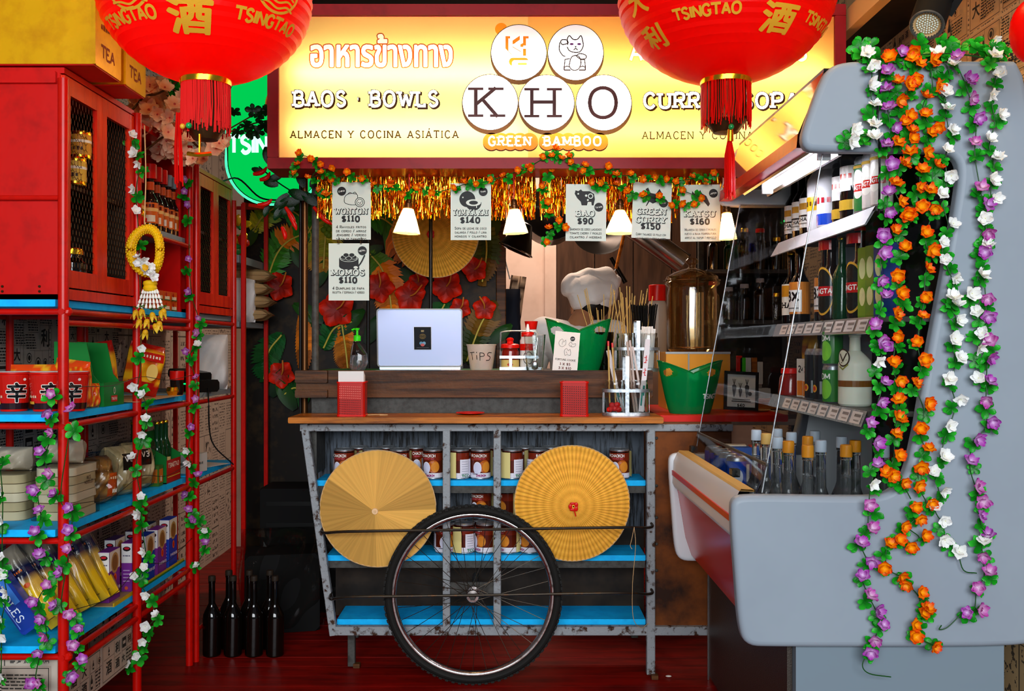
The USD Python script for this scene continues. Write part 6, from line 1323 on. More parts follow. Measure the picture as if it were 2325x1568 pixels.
def lamp(label, px, ytop, ybot, wt, wb, Y, tilt, sides, hs):
    c = at(px, ytop, Y); t = thing('pendant_lamp', label, 'lamp', c, 0, 'small pendant lamps', None, 0, tilt)
    h = ln(ybot - ytop, Y); a, b = ln(wt, Y) / 2, ln(wb, Y) / 2
    v, f = lathe([(.004, .002), (a, 0), (a + (b - a) * .55, -h * .5), (b, -h * .93), (b * 1.02, -h)], sides); part(t, 'shade', (v, f), 'lamp_shade', 25)
    part(t, 'bulb', ball((0, 0, -h * .5), (.014, .014, .019), 8), 'bulb')
    s = ln(hs, Y); part(t, 'socket', lathe([(.001, s), (.008, s), (.0125, s * .8), (.0125, s * .5), (.0145, s * .45), (.0145, .003), (.001, .002)], 20), 'brass_dark')
    part(t, 'cord', cyl((0, 0, s), (math.sin(math.radians(-tilt)) * .1, 0, s + .10 + (0 if px < 1600 else .02)), .0022, n=6), 'red_plastic')
lamp('first lit pendant lamp from the left, before the dim straw hat', 927, 474, 530, 24, 60, 3.80, 4, 8, 28)
lamp('second lit pendant lamp, between the soup card and the BAO card', 1168, 476, 530, 24, 56, 3.80, -3, 8, 24)
lamp('wide lit pendant lamp right of the BAO card', 1408, 478, 530, 22, 68, 3.80, 0, 8, 26)
lamp('narrow lit glass lamp at the right end beside the fridge', 1650, 484, 544, 22, 40, 3.66, -3, 6, 22)
def menu_card(dish, price, lines, px0, py0, w, h, pict, badge, bxy, rot=0, hang=True, two=None):
    Y = 3.742; c = at(px0 + w / 2, py0, Y); k = ln(1, Y)
    t = thing('menu_card', f'pale menu card reading {dish} {price}', 'menu card', c, 0, 'hanging menu cards', None, 0, rot)
    part(t, 'card', bx(-w / 2 * k, w / 2 * k, 0, .0014, -h * k, 0, .0004), 'card')
    p = Print(); ink = '161412'; pict(p, lambda x, y: (x * k, y * k), k, ink)
    p.disc(bxy[0] * k, -bxy[1] * k, 10 * k, ink).text(badge, bxy[0] * k, -bxy[1] * k, 3.6 * k, 'e0e4d8', 2, 0, 1.2, fit=15 * k, rot=10)
    y = 66
    for s in ([dish] if not two else two):
        sh, wd = text2(s, 12.5 * k, 2.1, 1.4, 1.8); f = min(1.0, (w - 14) * k / wd); sh = affinity.scale(sh, f if len(s) > 4 else 1, 1, origin=(0, 0))
        p.put(sh.buffer(.8 * k), ink, .9 * k, -y * k - .9 * k); p.put(sh, 'd9e2d4', 0, -y * k); y += 19
    y -= 0 if not two else 3
    p.text(price, 0, -(y - 1) * k, 12 * k, ink, 3.0, 1.2, 1.6); y += 17
    for s in lines: p.text(s, 0, -y * k, 5.4 * k, '3a3834', 1.9, .7, 1.6, fit=(w - 20) * k); y += 9
    part(t, 'print', stand(p.mesh(.0002), (0, -.0003, 0)), 'vc', 0)
    for s in (-1, 1):
        q = np.linspace(0, 6.28, 13)[:-1]; part(t, 'ring', tube(np.column_stack([s * w * .28 * k + 0 * q, .004 + .0075 * np.cos(q), .002 + .0075 * np.sin(q)]), .0008, 5, True), 'brass_dark')
def pw(p, q, k, c):
    for pts, cl in (([(-14, -48), (-16, -38), (-12, -30), (-2, -26), (12, -28), (14, -36), (16, -48), (4, -52)], True), ([(-10, -29), (-4, -24), (2, -26), (8, -23), (12, -28)], False)): p.line([q(x, y) for x, y in pts], 1.3 * k, c, True, cl)
    p.disc(*q(19, -46), 11 * k, c).disc(*q(19, -46), 9.6 * k, 'd9e2d4').disc(*q(19, -46), 7.4 * k, c).disc(*q(19, -46), 6.2 * k, 'd9e2d4'); p.line([q(15, -46), q(20, -49), q(23, -44)], 1.1 * k, c)
def pm(p, q, k, c):
    p.put(affinity.scale(Point(0, 0).buffer(22 * k), 1, .4), c, *q(0, -36)).put(sbox(*q(-22, -52), *q(22, -36)), c).put(affinity.scale(Point(0, 0).buffer(22 * k), 1, .4), c, *q(0, -52)); p.put(affinity.scale(Point(0, 0).buffer(20 * k), 1, .36), 'd9e2d4', *q(0, -35)).put(affinity.scale(Point(0, 0).buffer(18.5 * k), 1, .33), c, *q(0, -35))
    for x, y in ((-12, -32), (0, -34), (12, -32), (-6, -27), (7, -27)): p.disc(*q(x, y), 7 * k, 'd9e2d4', 5 * k).disc(*q(x, y), 6 * k, c, 4.2 * k)
    p.line([q(36, -28), q(28, -44), q(20, -54)], 3 * k, c, True).disc(*q(16, -56), 8 * k, c, 6 * k).disc(*q(16, -55), 5 * k, 'd9e2d4', 3 * k)
def pcn(p, q, k, c):
    p.disc(*q(-8, -36), 18 * k, c).disc(*q(-18, -32), 1.6 * k, 'd9e2d4').put(Point(0, 0).buffer(18 * k).intersection(sbox(-18 * k, -18 * k, 18 * k, 1 * k)), c, *q(6, -44)).put(affinity.scale(Point(0, 0).buffer(17 * k), 1, .45), 'd9e2d4', *q(6, -44)).put(affinity.scale(Point(0, 0).buffer(10 * k), 1, .45), c, *q(6, -44)).put(sbox(*q(12, -56), *q(14, -50)), 'd9e2d4')
def ppig(p, q, k, c):
    p.poly([q(x, y) for x, y in ((-26, -22), (-24, -14), (-18, -16), (-12, -12), (-8, -16), (8, -16), (18, -22), (20, -34), (17, -48), (13, -48), (12, -40), (4, -40), (2, -48), (-10, -48), (-12, -40), (-20, -32))], c); p.disc(*q(10, -27), 6 * k, 'd9e2d4').disc(*q(10, -27), 4 * k, c).disc(*q(-18, -22), 2 * k, 'd9e2d4').disc(*q(0, -26), 2.6 * k, 'd9e2d4').disc(*q(4, -36), 2.2 * k, 'd9e2d4')
def phen(p, q, k, c):
    p.poly([q(x, y) for x, y in ((-16, -16), (-10, -12), (-4, -24), (8, -26), (16, -14), (22, -24), (14, -42), (2, -48), (-6, -44), (-12, -54), (-14, -54), (-8, -40), (-10, -24))], c)
def pcow(p, q, k, c):
    p.poly([q(x, y) for x, y in ((-18, -14), (-14, -20), (-4, -18), (0, -12), (4, -20), (14, -26), (22, -44), (18, -50), (8, -38), (-8, -38), (-14, -48), (-20, -30))], c)
menu_card('WONTON', '$110', ['4 Ravioles fritos', 'de cerdo / arroz', 'jengibre / verdeo', 'salsa de tamarindo'], 754, 413, 88, 131, pw, 'CHINA', (-22, 21))
menu_card('MOMOS', '$110', ['4 Dumplins de papa', 'ricotta / espinaca / verdeo'], 746, 552, 92, 130, pm, 'NEPAL', (31, 17))
menu_card('TOM KA KAI', '$140', ['Sopa de leche de coco', 'galanga / pollo / lima', 'hongos y cilantro'], 1023, 416, 92, 129, pcn, 'THAI', (28, 19))
menu_card('BAO', '$90', ['Sandwich de cerdo laqueado', 'tomate cherry / pickles', 'cilantro / hierbas'], 1285, 418, 92, 129, ppig, 'TAI WAN', (29, 52), .5)
menu_card('GREEN CURRY', '$150', ['Curry tailandes de pollo con', 'leche de coco y arroz al vapor'], 1438, 414, 88, 127, phen, 'THAI', (26, 46), 2, True, ['GREEN', 'CURRY'])
menu_card('KATSU', '$160', ['Milanesa de cerdo / pickles', 'huevo a baja temperatura', 'arroz al vapor / repollo'], 1544, 419, 91, 129, pcow, 'JAPON', (30, 20), -.5)
t = thing('card_hook', 'pair of thin wire loops joining the two cards at the left', 'wire loop', at(795, 546, 3.742))
for s in (-1, 1): part(t, 'loop', tube(spline([[s * .042, -.002, .012], [s * .042 + .004, -.006, 0], [s * .042, -.003, -.014], [s * .042 - .004, .004, 0]], 4, True), .0008, 5, True), 'brass_dark')
# orange festoons over the fringe
ofl = lambda s, sc=4.2375, o=(500, 330): crop(*o, sc, s, 'orange')
fa = ofl('720,270 750,190 770,85 870,130 965,180 845,315 975,270 1085,220 1065,330 1225,255 1365,320 1485,380 1640,370') + ofl('160,370 268,465 400,405 440,398 555,455 755,410 858,365 985,370 1120,330 1240,300 1380,235 1500,210', o=(850, 330))
vine('orange_garland', 'long orange flower festoon draped along the left half of the sign', fa, lambda x, y: 3.675 if y < 400 else 3.71, .015, .024, 31, 'orange festoons')
fb = ofl('960,425 1010,465'); fb = ofl('1010,465 960,425') 
vine('orange_garland', 'short orange flower strand hanging beside the WONTON card', fb + ofl('1040,480'), 3.72, .015, .022, 32, 'orange festoons')
oc = lambda s: crop(1200, 330, 4.02, s, 'orange')
vine('orange_garland', 'orange flower festoon climbing over the sign edge at GREEN BAMBOO and on to the right', oc('5,200 125,110 215,105 240,40 295,125 365,100 390,160 515,185 500,235 720,190 800,270 935,260 1035,315 1160,290 1250,310 1340,330 1490,290 1610,330 1690,245'), lambda x, y: 3.675 if y < 395 else 3.70, .015, .025, 33, 'orange festoons')
vine('orange_garland', 'orange flower strand dangling over the steel pan left of the BAO card', oc('205,225 115,385 180,510 190,610 280,680 330,745 185,760 165,885'), 3.715, .015, .024, 34, 'orange festoons')
vine('orange_garland', 'orange flower strand looping over the two right menu cards', oc('565,340 660,345 800,360 900,420 1045,455 1190,460 1300,550 1395,530 1505,540 1580,485 1405,405'), 3.715, .0155, .025, 35, 'orange festoons', tail=[(1555, 425)])

# ---------------------------------------------------------------- green bottle-brand sign, blossoms, chillies
Yg_ = 4.56; gs = thing('green_sign', 'rounded glowing green sign reading TSINGTAO, half behind the shop sign', 'sign', at(624, 300, Yg_))
shp = affinity.scale(rbox2(ln(212, Yg_), ln(318, Yg_), ln(95, Yg_), 12), 1, 1)
part(gs, 'case', slab(shp.buffer(.006), .09).warp(XZ).tf((0, .095, 0)), 'black_plastic')
part(gs, 'face', slab(shp, .003).warp(XZ).tf((0, .004, 0)), 'sign_green', 0); part(gs, 'neon_rim', tube([(x, 0, z) for x, z in np.array(shp.buffer(.010).exterior.coords)[:-1]], .006, 8, True), 'neon_rim')
part(gs, 'lettering', stand(Print().text('TSINGTAO', 0, 0, ln(37, Yg_), 'ffffff', 2.7, 0, 1.0, fit=ln(206, Yg_)).mesh(.002), (0, -.0005, ln(-28, Yg_))), 'sign_white', 0)
p = Print(); p.put(affinity.scale(Point(0, 0).buffer(ln(24, Yg_)), 1, 1.5), 'd8a020').put(affinity.scale(Point(0, 0).buffer(ln(21, Yg_)), 1, 1.5), 'b01a10')
for k in range(5): p.rect(0, ln(-24 + 12 * k, Yg_), ln(30, Yg_), ln(4, Yg_), 'd8a020')
part(gs, 'emblem', stand(p.mesh(.001), (ln(2, Yg_), -.001, ln(62, Yg_))), 'vc', 0)
solo('sign_cable', tube(spline([at(440, 372, 4.1), at(490, 412, 4.3), at(540, 405, 4.45), at(590, 448, 4.5), at(640, 455, 4.52)], 6), .004, 6), 'black_plastic', 'black cable sagging below the green sign', 'cable')
bt = thing('blossom_branch', 'bunch of pale pink cherry blossoms on top of the rack', 'blossoms', (0, 0, 0)); rnd = random.Random(6)
for a in (((300, 250, 3.5), (360, 190, 3.6), (420, 230, 3.7), (470, 330, 3.75)), ((330, 340, 3.5), (400, 300, 3.6), (470, 350, 3.7)), ((300, 200, 3.55), (350, 215, 3.6), (410, 180, 3.65))): part(bt, 'branch', tube(spline([at(*p) for p in a], 6), .004, 6), 'beam_wood')
def put_bl(px, py, Y): part(bt, 'blossom', orient(bloom('cherry', rnd.uniform(.03, .042), rnd), facing(rnd, 60), at(px, py, Y)), 'petal', 60)
for (cx, cy, sx, sy, n) in ((345, 268, 40, 34, 26), (385, 300, 32, 28, 18), (318, 240, 28, 16, 8), (430, 355, 30, 18, 12), (380, 335, 30, 24, 12), (350, 200, 30, 14, 7), (495, 330, 12, 18, 5), (410, 235, 14, 26, 6)):
    for i in range(n): put_bl(cx + rnd.gauss(0, sx * .55), cy + rnd.gauss(0, sy * .55), rnd.uniform(3.5, 3.72))
for i in range(14): part(bt, 'leaf_spray', orient(leaf_spray(.05, rnd), facing(rnd, 50), at(rnd.uniform(330, 470), rnd.uniform(180, 240), 3.72)), 'leaf', 60)
dk = thing('leaf_branch', 'dark leafy twig across the glowing green sign', 'branch', (0, 0, 0))
part(dk, 'twig', tube(spline([at(515, 296, 4.0), at(560, 270, 4.0), at(612, 240, 4.0)], 6), .003, 5), 'beam_wood'); part(dk, 'twig', tube(spline([at(520, 300, 4.0), at(570, 282, 4.0), at(615, 272, 4.0)], 6), .003, 5), 'beam_wood')
part(dk, 'twig', tube(spline([at(612, 240, 4.0), at(640, 200, 3.93), at(655, 170, 3.90)], 5), .003, 5), 'beam_wood')
for x, y in ((530, 255), (575, 250), (590, 262), (560, 285), (600, 285), (540, 300), (585, 300), (608, 250), (570, 300)): part(dk, 'leaf_spray', orient(leaf_spray(.035, rnd, 1), facing(rnd, 40), at(x, y, 3.99)), 'leaf', 60)
ch = thing('chilli_garland', 'dark-leaved garland of red chilli peppers at the top of the cart poles', 'garland', (0, 0, 0)); Yc = 3.92
part(ch, 'stem', tube(spline([at(588, 378, Yc), at(640, 420, Yc), at(690, 445, Yc), at(740, 440, Yc)], 6), .003, 6), 'leaf_dark')
for x, y, L_, a in ((610, 372, .07, 100), (640, 398, .06, 200), (632, 420, .06, 170), (655, 440, .085, 230), (680, 455, .085, 190), (700, 450, .085, 160), (720, 465, .08, 140), (668, 470, .07, 210), (690, 425, .07, 110), (735, 440, .06, 100), (640, 470, .06, 240), (705, 425, .06, 60), (610, 465, .05, 250), (598, 392, .05, 160)):
    v, f, c = petal(L_, L_ * .5, .1, '05200a', '0a3a14', .2, 6, 3); part(ch, 'leaf', G().add((v, f, c)).tf(rot=(0, 0, a - 90)).tf(rot=(90, 0, 0)).tf(at(x, y, Yc - .01)), 'leaf', 60)
for x, y, L_, a in ((575, 395, .06, 30), (590, 408, .05, 40), (585, 465, .06, 25), (648, 470, .075, -60), (655, 485, .07, -65), (712, 470, .075, -45), (720, 485, .07, -35), (745, 455, .06, -60), (640, 515, .05, -80), (735, 440, .05, -50)):
    q = np.linspace(0, 1, 8); d = math.radians(a); pts = np.column_stack([L_ * q * math.cos(d) + .008 * np.sin(q * 3), 0 * q, L_ * q * math.sin(d) - .008 * np.sin(q * 3)])
    part(ch, 'chilli', tube(pts + at(x, y, Yc - .02), .0085 * np.sin(np.pi * (q * .8 + .18)) ** .7 + .0008, 10), 'red_plastic', 60)

# ---------------------------------------------------------------- yellow flower garland on the rack post
gl = thing('flower_ring_garland', 'yellow ring garland with white flowers and a tassel of yellow buds on the middle post', 'garland', (0, 0, 0)); Yr = 3.265
c0 = at(333, 568, Yr); a = np.linspace(0, 2 * math.pi, 73)[:-1]; Rr, Rz = ln(33, Yr), ln(50, Yr)
ring = np.column_stack([Rr * np.sin(a), .012 * np.cos(2 * a), Rz * np.cos(a)]) + c0
part(gl, 'ring', G().add(tube(ring, .0135, 12, True), 'e8b40a'), 'vc'); g = G()
for i in range(72):
    nrm = (ring[i] - c0) / np.linalg.norm(ring[i] - c0)
    for k in range(6): th2 = k * 1.047 + (.52 if i % 2 else 0); d = nrm * math.cos(th2) + np.array([0, -1, 0]) * math.sin(th2); g.add(ball(ring[i] + d * .0138, (.0034, .0034, .0042), 4), 'f4c812' if k % 2 else 'd8a008')
part(gl, 'bud_layer', g, 'vc', 60)
part(gl, 'cord', tube(spline([at(331, 505, Yr), at(328, 500, Yr), at(331, 400, Yr + .02), at(328, 285, 3.30)], 5), .0022, 6), 'kraft')
for i in range(26):
    q = rnd.random(); part(gl, 'white_blossom', orient(bloom('white', rnd.uniform(.011, .017), rnd), facing(rnd, 70), at(318 + 28 * q + rnd.gauss(0, 6), 588 + 34 * q + rnd.gauss(0, 5), Yr - .022 - rnd.uniform(0, .02))), 'petal', 60)
part(gl, 'yellow_centre', orient(bloom('yellow', .012, rnd), (90, 0, 0), at(331, 607, Yr - .05)), 'petal', 60)
part(gl, 'neck', G().add(lathe([(.012, 0), (.021, -.004), (.023, -.012), (.02, -.018), (.023, -.026), (.02, -.034), (.014, -.038)], 18), 'e8b812').tf(at(341, 636, Yr)), 'vc')
for r_ in range(4):
    for k in range(7):
        x = 341 + (k - 3) * (5 + r_ * 1.2); part(gl, 'white_bud', G().add(lathe([(.001, 0), (.0025, -.001), (.005, -.012), (.0035, -.015), (.001, -.016)], 8), 'f0efe4').tf(rot=(0, -(k - 3) * 5, 0)).tf(at(x, 656 + 11 * r_, Yr - .012 * math.cos((k - 3) * .5))), 'vc')
for x, y in ((309, 707), (322, 705), (345, 712), (365, 708), (372, 704), (318, 728), (350, 738), (362, 732), (331, 752), (335, 727)):
    b = G().add(ball((0, 0, .011), (.0095, .0095, .011), 8), 'f0b81a')
    for i in range(5): v_, f_q, c_ = petal(.022, .02, 1.9, 'e0a010', 'ffdc3a', .3, 5, 3); b.add((v_ @ rotm((0, 0, i * 72)).T * [.62, .62, 1.05], f_q, c_))
    b.tf(rot=(180, 0, 0)).tf(rot=(rnd.uniform(-25, 25), rnd.uniform(-25, 25), 0)).tf(at(x, y - 4, Yr - .02)); part(gl, 'yellow_rose', b, 'petal', 60)
    part(gl, 'calyx', orient(leaf_spray(.010, rnd), (160, 0, 0), at(x, y - 10, Yr - .02)), 'leaf', 60)
# ---------------------------------------------------------------- carved and painted jungle mural behind the counter
Ym = 5.05; mu = thing('mural', 'dark carved wooden mural of palm fronds and red hibiscus behind the counter', 'mural', (0, 0, 0))
ma, mb = at(552, 0, Ym)[0], at(1142, 0, Ym)[0]
o2 = rbox2(mb - ma, 2.10, .06); part(mu, 'panel', slab(o2, .03).warp(XZ).tf(((ma + mb) / 2, Ym + .045, 1.055)), 'mural_ground')
part(mu, 'edge_post', beam([mb - .01, Ym + .02, 0], [mb - .01, Ym + .02, 2.1], .05, .05), 'beam_wood')
def frond(px, wpx, cols, lift=.0, n=26, seed=0):
    """A palm frond: a ribbed midrib with narrow leaflets hanging off both sides, in low relief."""
    rnd = random.Random(seed); c = spline([at(x, y, Ym - .004 - lift) for x, y in px], 10); t_ = np.gradient(c, axis=0); t_ /= np.linalg.norm(t_, axis=1, keepdims=True)
    idx = np.linspace(0, len(c) - 1, n).astype(int); g = G(); w = ln(wpx, Ym)
    for q, i in enumerate(idx):
        k = q / (n - 1); L_ = w * (math.sin(math.pi * (k * .86 + .1)) ** .6); nrm = np.array([-t_[i][2], 0, t_[i][0]])
        for s in (-1, 1):
            d = nrm * s * .86 + t_[i] * .5; e = np.cross([0, 1, 0], d); e /= np.linalg.norm(e); h = np.linalg.norm(c[-1] - c[0]) / n * 1.0
            p = c[i]; col = cols[int(k * (len(cols) - .01))] if not isinstance(cols[0], tuple) else cols[0 if s < 0 else 1][int(k * 1.99)]
            v = np.array([p + e * h, p - e * h, p + d * L_ * .6 - e * h * .9 + [0, -.006, 0], p + d * L_ * .6 + e * h * .9 + [0, -.006, 0], p + d * L_ + [0, -.001, -.006], p + d * L_ * .3 + [0, -.011, 0]])
            g.add((v, np.array([[0, 1, 5], [1, 2, 5], [2, 3, 5], [3, 0, 5], [2, 4, 3]])), tuple(np.array(lin(col)) * rnd.uniform(.8, 1.35)))
    f = sub(mu, 'palm_frond'); part(f, 'leaflets', g, 'vc', 0); part(f, 'midrib', G().add(tube(c + [0, -.008, 0], .0045, 6), 'c8b84a'), 'vc')
GR, OR, YE, DG = '2f8420', 'e07a18', 'c0b824', '155424'
frond([(606, 640), (628, 580), (655, 548), (700, 527)], 52, [GR, '3a7a22', OR, GR], .004, 24, 1)
frond([(575, 525), (600, 490), (640, 462)], 40, [YE, '7a9a20', GR], .002, 18, 2)
frond([(700, 530), (735, 470), (762, 432)], 60, [GR, '2f8a30', GR], .002, 20, 3)
frond([(742, 500), (738, 560), (735, 610)], 58, ['b8a82a', '8a8a20', 'a8782a'], .006, 22, 4)
frond([(838, 494), (872, 498), (905, 530), (925, 590)], 66, [GR, '3a7a2a', OR, 'a85a1a'], .004, 24, 5)
frond([(838, 574), (868, 612), (885, 670), (892, 740)], 48, ['4a7a24', OR, 'b8641c', OR], .005, 24, 6)
frond([(775, 725), (785, 790), (790, 835)], 36, [OR, 'a8641c', '8a4a14'], .004, 20, 7)
frond([(690, 700), (692, 770), (688, 850)], 26, ['b8641c', OR, '8a4a14'], .003, 20, 8)
frond([(640, 760), (610, 800), (600, 860)], 44, [DG, '1a5020', DG], .002, 18, 9)
frond([(735, 790), (760, 745), (800, 730)], 40, [DG, '16481e', GR], .003, 16, 10)
frond([(1000, 590), (960, 560), (930, 560)], 40, [DG, '1a4a1c', '3a5a1a'], .002, 16, 11)
frond([(1090, 470), (1105, 560), (1095, 640)], 40, ['5a5a14', '3a4a14', '6a4a14'], .003, 20, 12)
frond([(1060, 820), (1090, 740), (1120, 690)], 46, ['2a3a14', '6a4a14', '4a3a10'], .003, 20, 13)
frond([(960, 820), (985, 740), (1010, 690)], 44, [DG, '2a4a16', DG], .002, 18, 14)
frond([(650, 470), (690, 500), (720, 560)], 50, ['2a7a2a', GR, DG], .001, 18, 15)
frond([(640, 900), (670, 880), (700, 900)], 44, [DG, '1a4a1c', DG], .001, 14, 16)
def hibiscus(px, py, r, rot, dim=1.0):
    h = sub(mu, 'hibiscus'); rnd = random.Random(int(px * 7 + py)); R_ = ln(r, Ym)
    for i in range(5):
        v, f, c = petal(R_ * 1.05, R_ * 1.1, .25, '8a1004', 'e8280a', .2, 5, 5, .4); part(h, 'petal', G().add((v @ rotm((0, 0, i * 72 + rot)).T, f, np.clip(c * dim, 0, 1))).tf(rot=(90, 0, 0)).tf(at(px, py, Ym - .02)), 'vc', 60)
    a = math.radians(rot + 25); part(h, 'stamen', G().add(tube(spline([[0, -.01, 0], [R_ * .4 * math.cos(a), -.03, R_ * .4 * math.sin(a)], [R_ * 1.1 * math.cos(a + .3), -.03, R_ * 1.1 * math.sin(a + .3)]], 5), .004, 6), 'c8782a').tf(at(px, py, Ym - .02)), 'vc')
for x, y, r, a in ((636, 650, 32, 20), (765, 702, 40, 10), (862, 652, 34, 50), (932, 672, 34, 0), (1014, 650, 36, 30), (1078, 612, 28, 15), (950, 640, 22, 60), (640, 850, 30, 40), (1100, 700, 26, 70), (1045, 700, 24, 30)): hibiscus(x, y, r, a)
rnd = random.Random(77)
for k, (x, y, r, a) in enumerate(((660, 480, 30, 30), (560, 560, 26, 60), (690, 610, 30, 120), (720, 650, 34, 70), (735, 730, 40, 150), (760, 760, 44, 40), (700, 760, 30, 100), (830, 780, 40, 60), (870, 560, 26, 200), (905, 610, 30, 320), (1010, 560, 34, 250), (1060, 560, 34, 100), (1110, 780, 34, 40), (1050, 780, 36, 130), (990, 800, 34, 60), (610, 720, 34, 160), (615, 900, 40, 60), (670, 930, 40, 120), (595, 580, 24, 30), (1120, 540, 28, 80))):
    v, f, c = petal(ln(r * 2, Ym), ln(r * .9, Ym), .06, '0c2410', rnd.choice(['1f4a1a', '2a5a20', '3a5a18', '163a14']), .1, 7, 3, .1); part(mu, 'broad_leaf', G().add((v, f, c)).tf(rot=(0, 0, a - 90)).tf(rot=(90, 0, 0)).tf(at(x, y, Ym - .008 - .003 * (k % 3))), 'vc', 60)
for x, y in ((741, 512), (748, 520), (735, 522), (742, 530), (747, 534)): part(mu, 'palm_fruit', G().add(ball(at(x, y, Ym - .02), ln(7, Ym), 8), '6a8a24'), 'vc')

# ---------------------------------------------------------------- the kitchen behind
cu = thing('kitchen_cloth', 'patterned kitchen cloth hanging at the mural edge', 'cloth', at(1158, 625, 5.35)); part(cu, 'cloth', colour_by(pillow(.085, .34, .05, 5), lambda v: ['3a2418' if math.sin(90 * z + 60 * x) > .45 or math.sin(140 * x) > .85 else 'c8a888' for x, y, z in v]).tf(rot=(0, 8, 0)).tf((0, 0, -.34)), 'vc_matte', 60); part(cu, 'loop', tube([[0, 0, -.02], [-.02, 0, .06], [-.03, .0, .1]], .004, 6), 'paper'); part(cu, 'hook', tube([[-.03, 0, .1], [-.03, .85, .1]], .004, 6), 'steel')
ap = thing('apron', 'dark navy apron hanging beside the patterned cloth', 'apron', at(1148, 690, 5.25)); part(ap, 'apron', pillow(.16, .5, .06, 6).tf((0, 0, -.42)), 'navy_cloth', 60); part(ap, 'strap', tube([[-.03, 0, .06], [-.035, 0, .16], [-.035, .95, .16]], .005, 6), 'navy_cloth')
rk = thing('pot_rack', 'steel pot rail hanging from the kitchen ceiling', 'pot rack', (0, 0, 0)); zr = 2.0; YP = 5.385
part(rk, 'rail', cyl(at(1130, 0, YP) * [1, 1, 0] + [0, 0, zr], at(1640, 0, YP) * [1, 1, 0] + [0, 0, zr], .01), 'steel')
for px in (1150, 1620): part(rk, 'rod', cyl(at(px, 0, YP) * [1, 1, 0] + [0, 0, zr], at(px, 0, YP) * [1, 1, 0] + [0, 0, 2.9], .006), 'steel')
def hung(name, label, cat, px, py, top, shapes):
    Yh = {'wok': 5.57, 'sieve': 5.2}.get(name, 5.35); c = at(px, py, Yh); t = thing(name, label, cat, c); sg = YP - Yh
    for nm, g, m in shapes: part(t, nm, g, m)
    part(t, 'hook', tube(spline([[top[0], 0, top[1]], [top[0], sg * .3, (zr - c[2]) * .6 + top[1] * .4], [top[0], sg * .7, zr - c[2] + .012], [top[0], sg, zr - c[2]]], 6), .003, 6), 'steel')
pan = lambda r, d: G().add(lathe([(.001, 0), (r * .86, 0), (r * .95, d * .2), (r, d), (r * 1.03, d), (r * .98, d * .94), (r * .9, d * .16), (.001, .006)], 40))
hung('saucepan', 'shiny steel saucepan hanging sideways in the kitchen', 'saucepan', 1250, 505, (-.02, .13), [('pan', pan(.15, .13).tf(rot=(70, 0, 0)).tf(rot=(0, 28, 0)).tf((-.02, .03, 0)), 'steel'), ('handle', tube(spline([[.1, -.02, -.04], [.16, -.06, -.08], [.22, -.06, -.07]], 5), flat=(.03, .01)), 'steel')])
hung('wok', 'black wok hanging before the kitchen door', 'wok', 1358, 545, (0, .14), [('bowl', G().add(lathe([(.001, 0), (.07, .012), (.12, .045), (.15, .085), (.153, .088), (.118, .05), (.001, .008)], 40)).tf(rot=(62, 0, 0)), 'dark_pan'), ('handle', cyl((.07, -.02, -.1), (.15, -.03, -.24), .011, .014), 'dark_pan')])
hung('ladle', 'wooden-handled ladle hanging beside the wok', 'ladle', 1410, 560, (.03, .16), [('handle', cyl((.04, 0, .16), (-.03, -.02, -.12), .011, .008), 'counter_wood'), ('hook_end', tube(spline([[-.03, -.02, -.12], [-.045, -.02, -.15], [-.03, -.02, -.17], [-.02, -.02, -.15]], 5), .003, 6), 'steel')])
hung('sieve', 'long steel cylinder pan hanging at a slant by the right lamps', 'pan', 1490, 555, (-.12, .18), [('tube', G().add(cyl((-.16, 0, .12), (.14, 0, -.10), .062, .058, 28)), 'steel'), ('handle', cyl((-.18, .04, .17), (.18, .04, -.06), .014), 'dark_pan')])
hl = thing('heat_lamp', 'small dark cone lamp with a chrome rim by the mural edge', 'lamp', at(1180, 545, 4.9)); part(hl, 'cone', G().add(lathe([(.02, .09), (.03, .085), (.085, -.05), (.09, -.055), (.08, -.05), (.02, .08)], 28)).tf(rot=(0, 24, 0)), 'dark_pan'); part(hl, 'rim', G().add(tube([(.088 * math.cos(a), .088 * math.sin(a), -.053) for a in np.linspace(0, 6.283, 33)[:-1]], .004, 6, True)).tf(rot=(0, 24, 0)), 'chrome'); part(hl, 'stem', cyl((-.0, 0, .08), (-.0, 0, 1.12), .008), 'dark_pan')
cnt = thing('kitchen_counter', 'dim steel kitchen counter behind the stall', 'counter', (0, 0, 0)); part(cnt, 'top', bx(.66, 1.46, 4.75, 5.05, .87, .9, .004), 'steel')
for x in (.69, 1.43):
    for y in (4.8, 5.02): part(cnt, 'leg', beam([x, y, 0], [x, y, .87], .035, .035), 'dark_steel')
part(cnt, 'lower_shelf', bx(.67, 1.45, 4.76, 5.04, .3, .32), 'dark_steel')
ks = thing('kitchen_shelf', 'dark kitchen wall shelf of jars seen through the fridge glass', 'shelf', (0, 0, 0))
for z in (1.36, 1.62): part(ks, 'board', bx(1.0, 1.49, 5.1, 5.4, z, z + .02), 'dark_steel')
for x in (1.02, 1.47): part(ks, 'upright', beam([x, 5.38, .9], [x, 5.38, 2.1], .03, .03), 'dark_steel')
part(ks, 'back_sheet', bx(1.0, 1.49, 5.4, 5.41, .9, 2.1), 'dark_panel')
rnd = random.Random(19)
for j, z in enumerate((1.38, 1.64)):
    for i in range(6):
        r_ = rnd.uniform(.028, .038); h_ = rnd.uniform(.12, .2)
        vessel('storage_jar', f'{ORD[i]} dim jar from the left on the {("lower", "upper")[j]} kitchen shelf', 'jar', (1.05 + .082 * i, 5.2, z + .001), [('body', bottle_prof(r_, h_, .18, .6), rnd.choice(['bottle_dark', 'bottle_green', 'glass_gold'])), ('lid', cap_prof(r_ * .66, h_ + .0005, h_ + .022), rnd.choice(['red_plastic', 'gold', 'white_plastic', 'stick']))], group='kitchen jars', n=16)
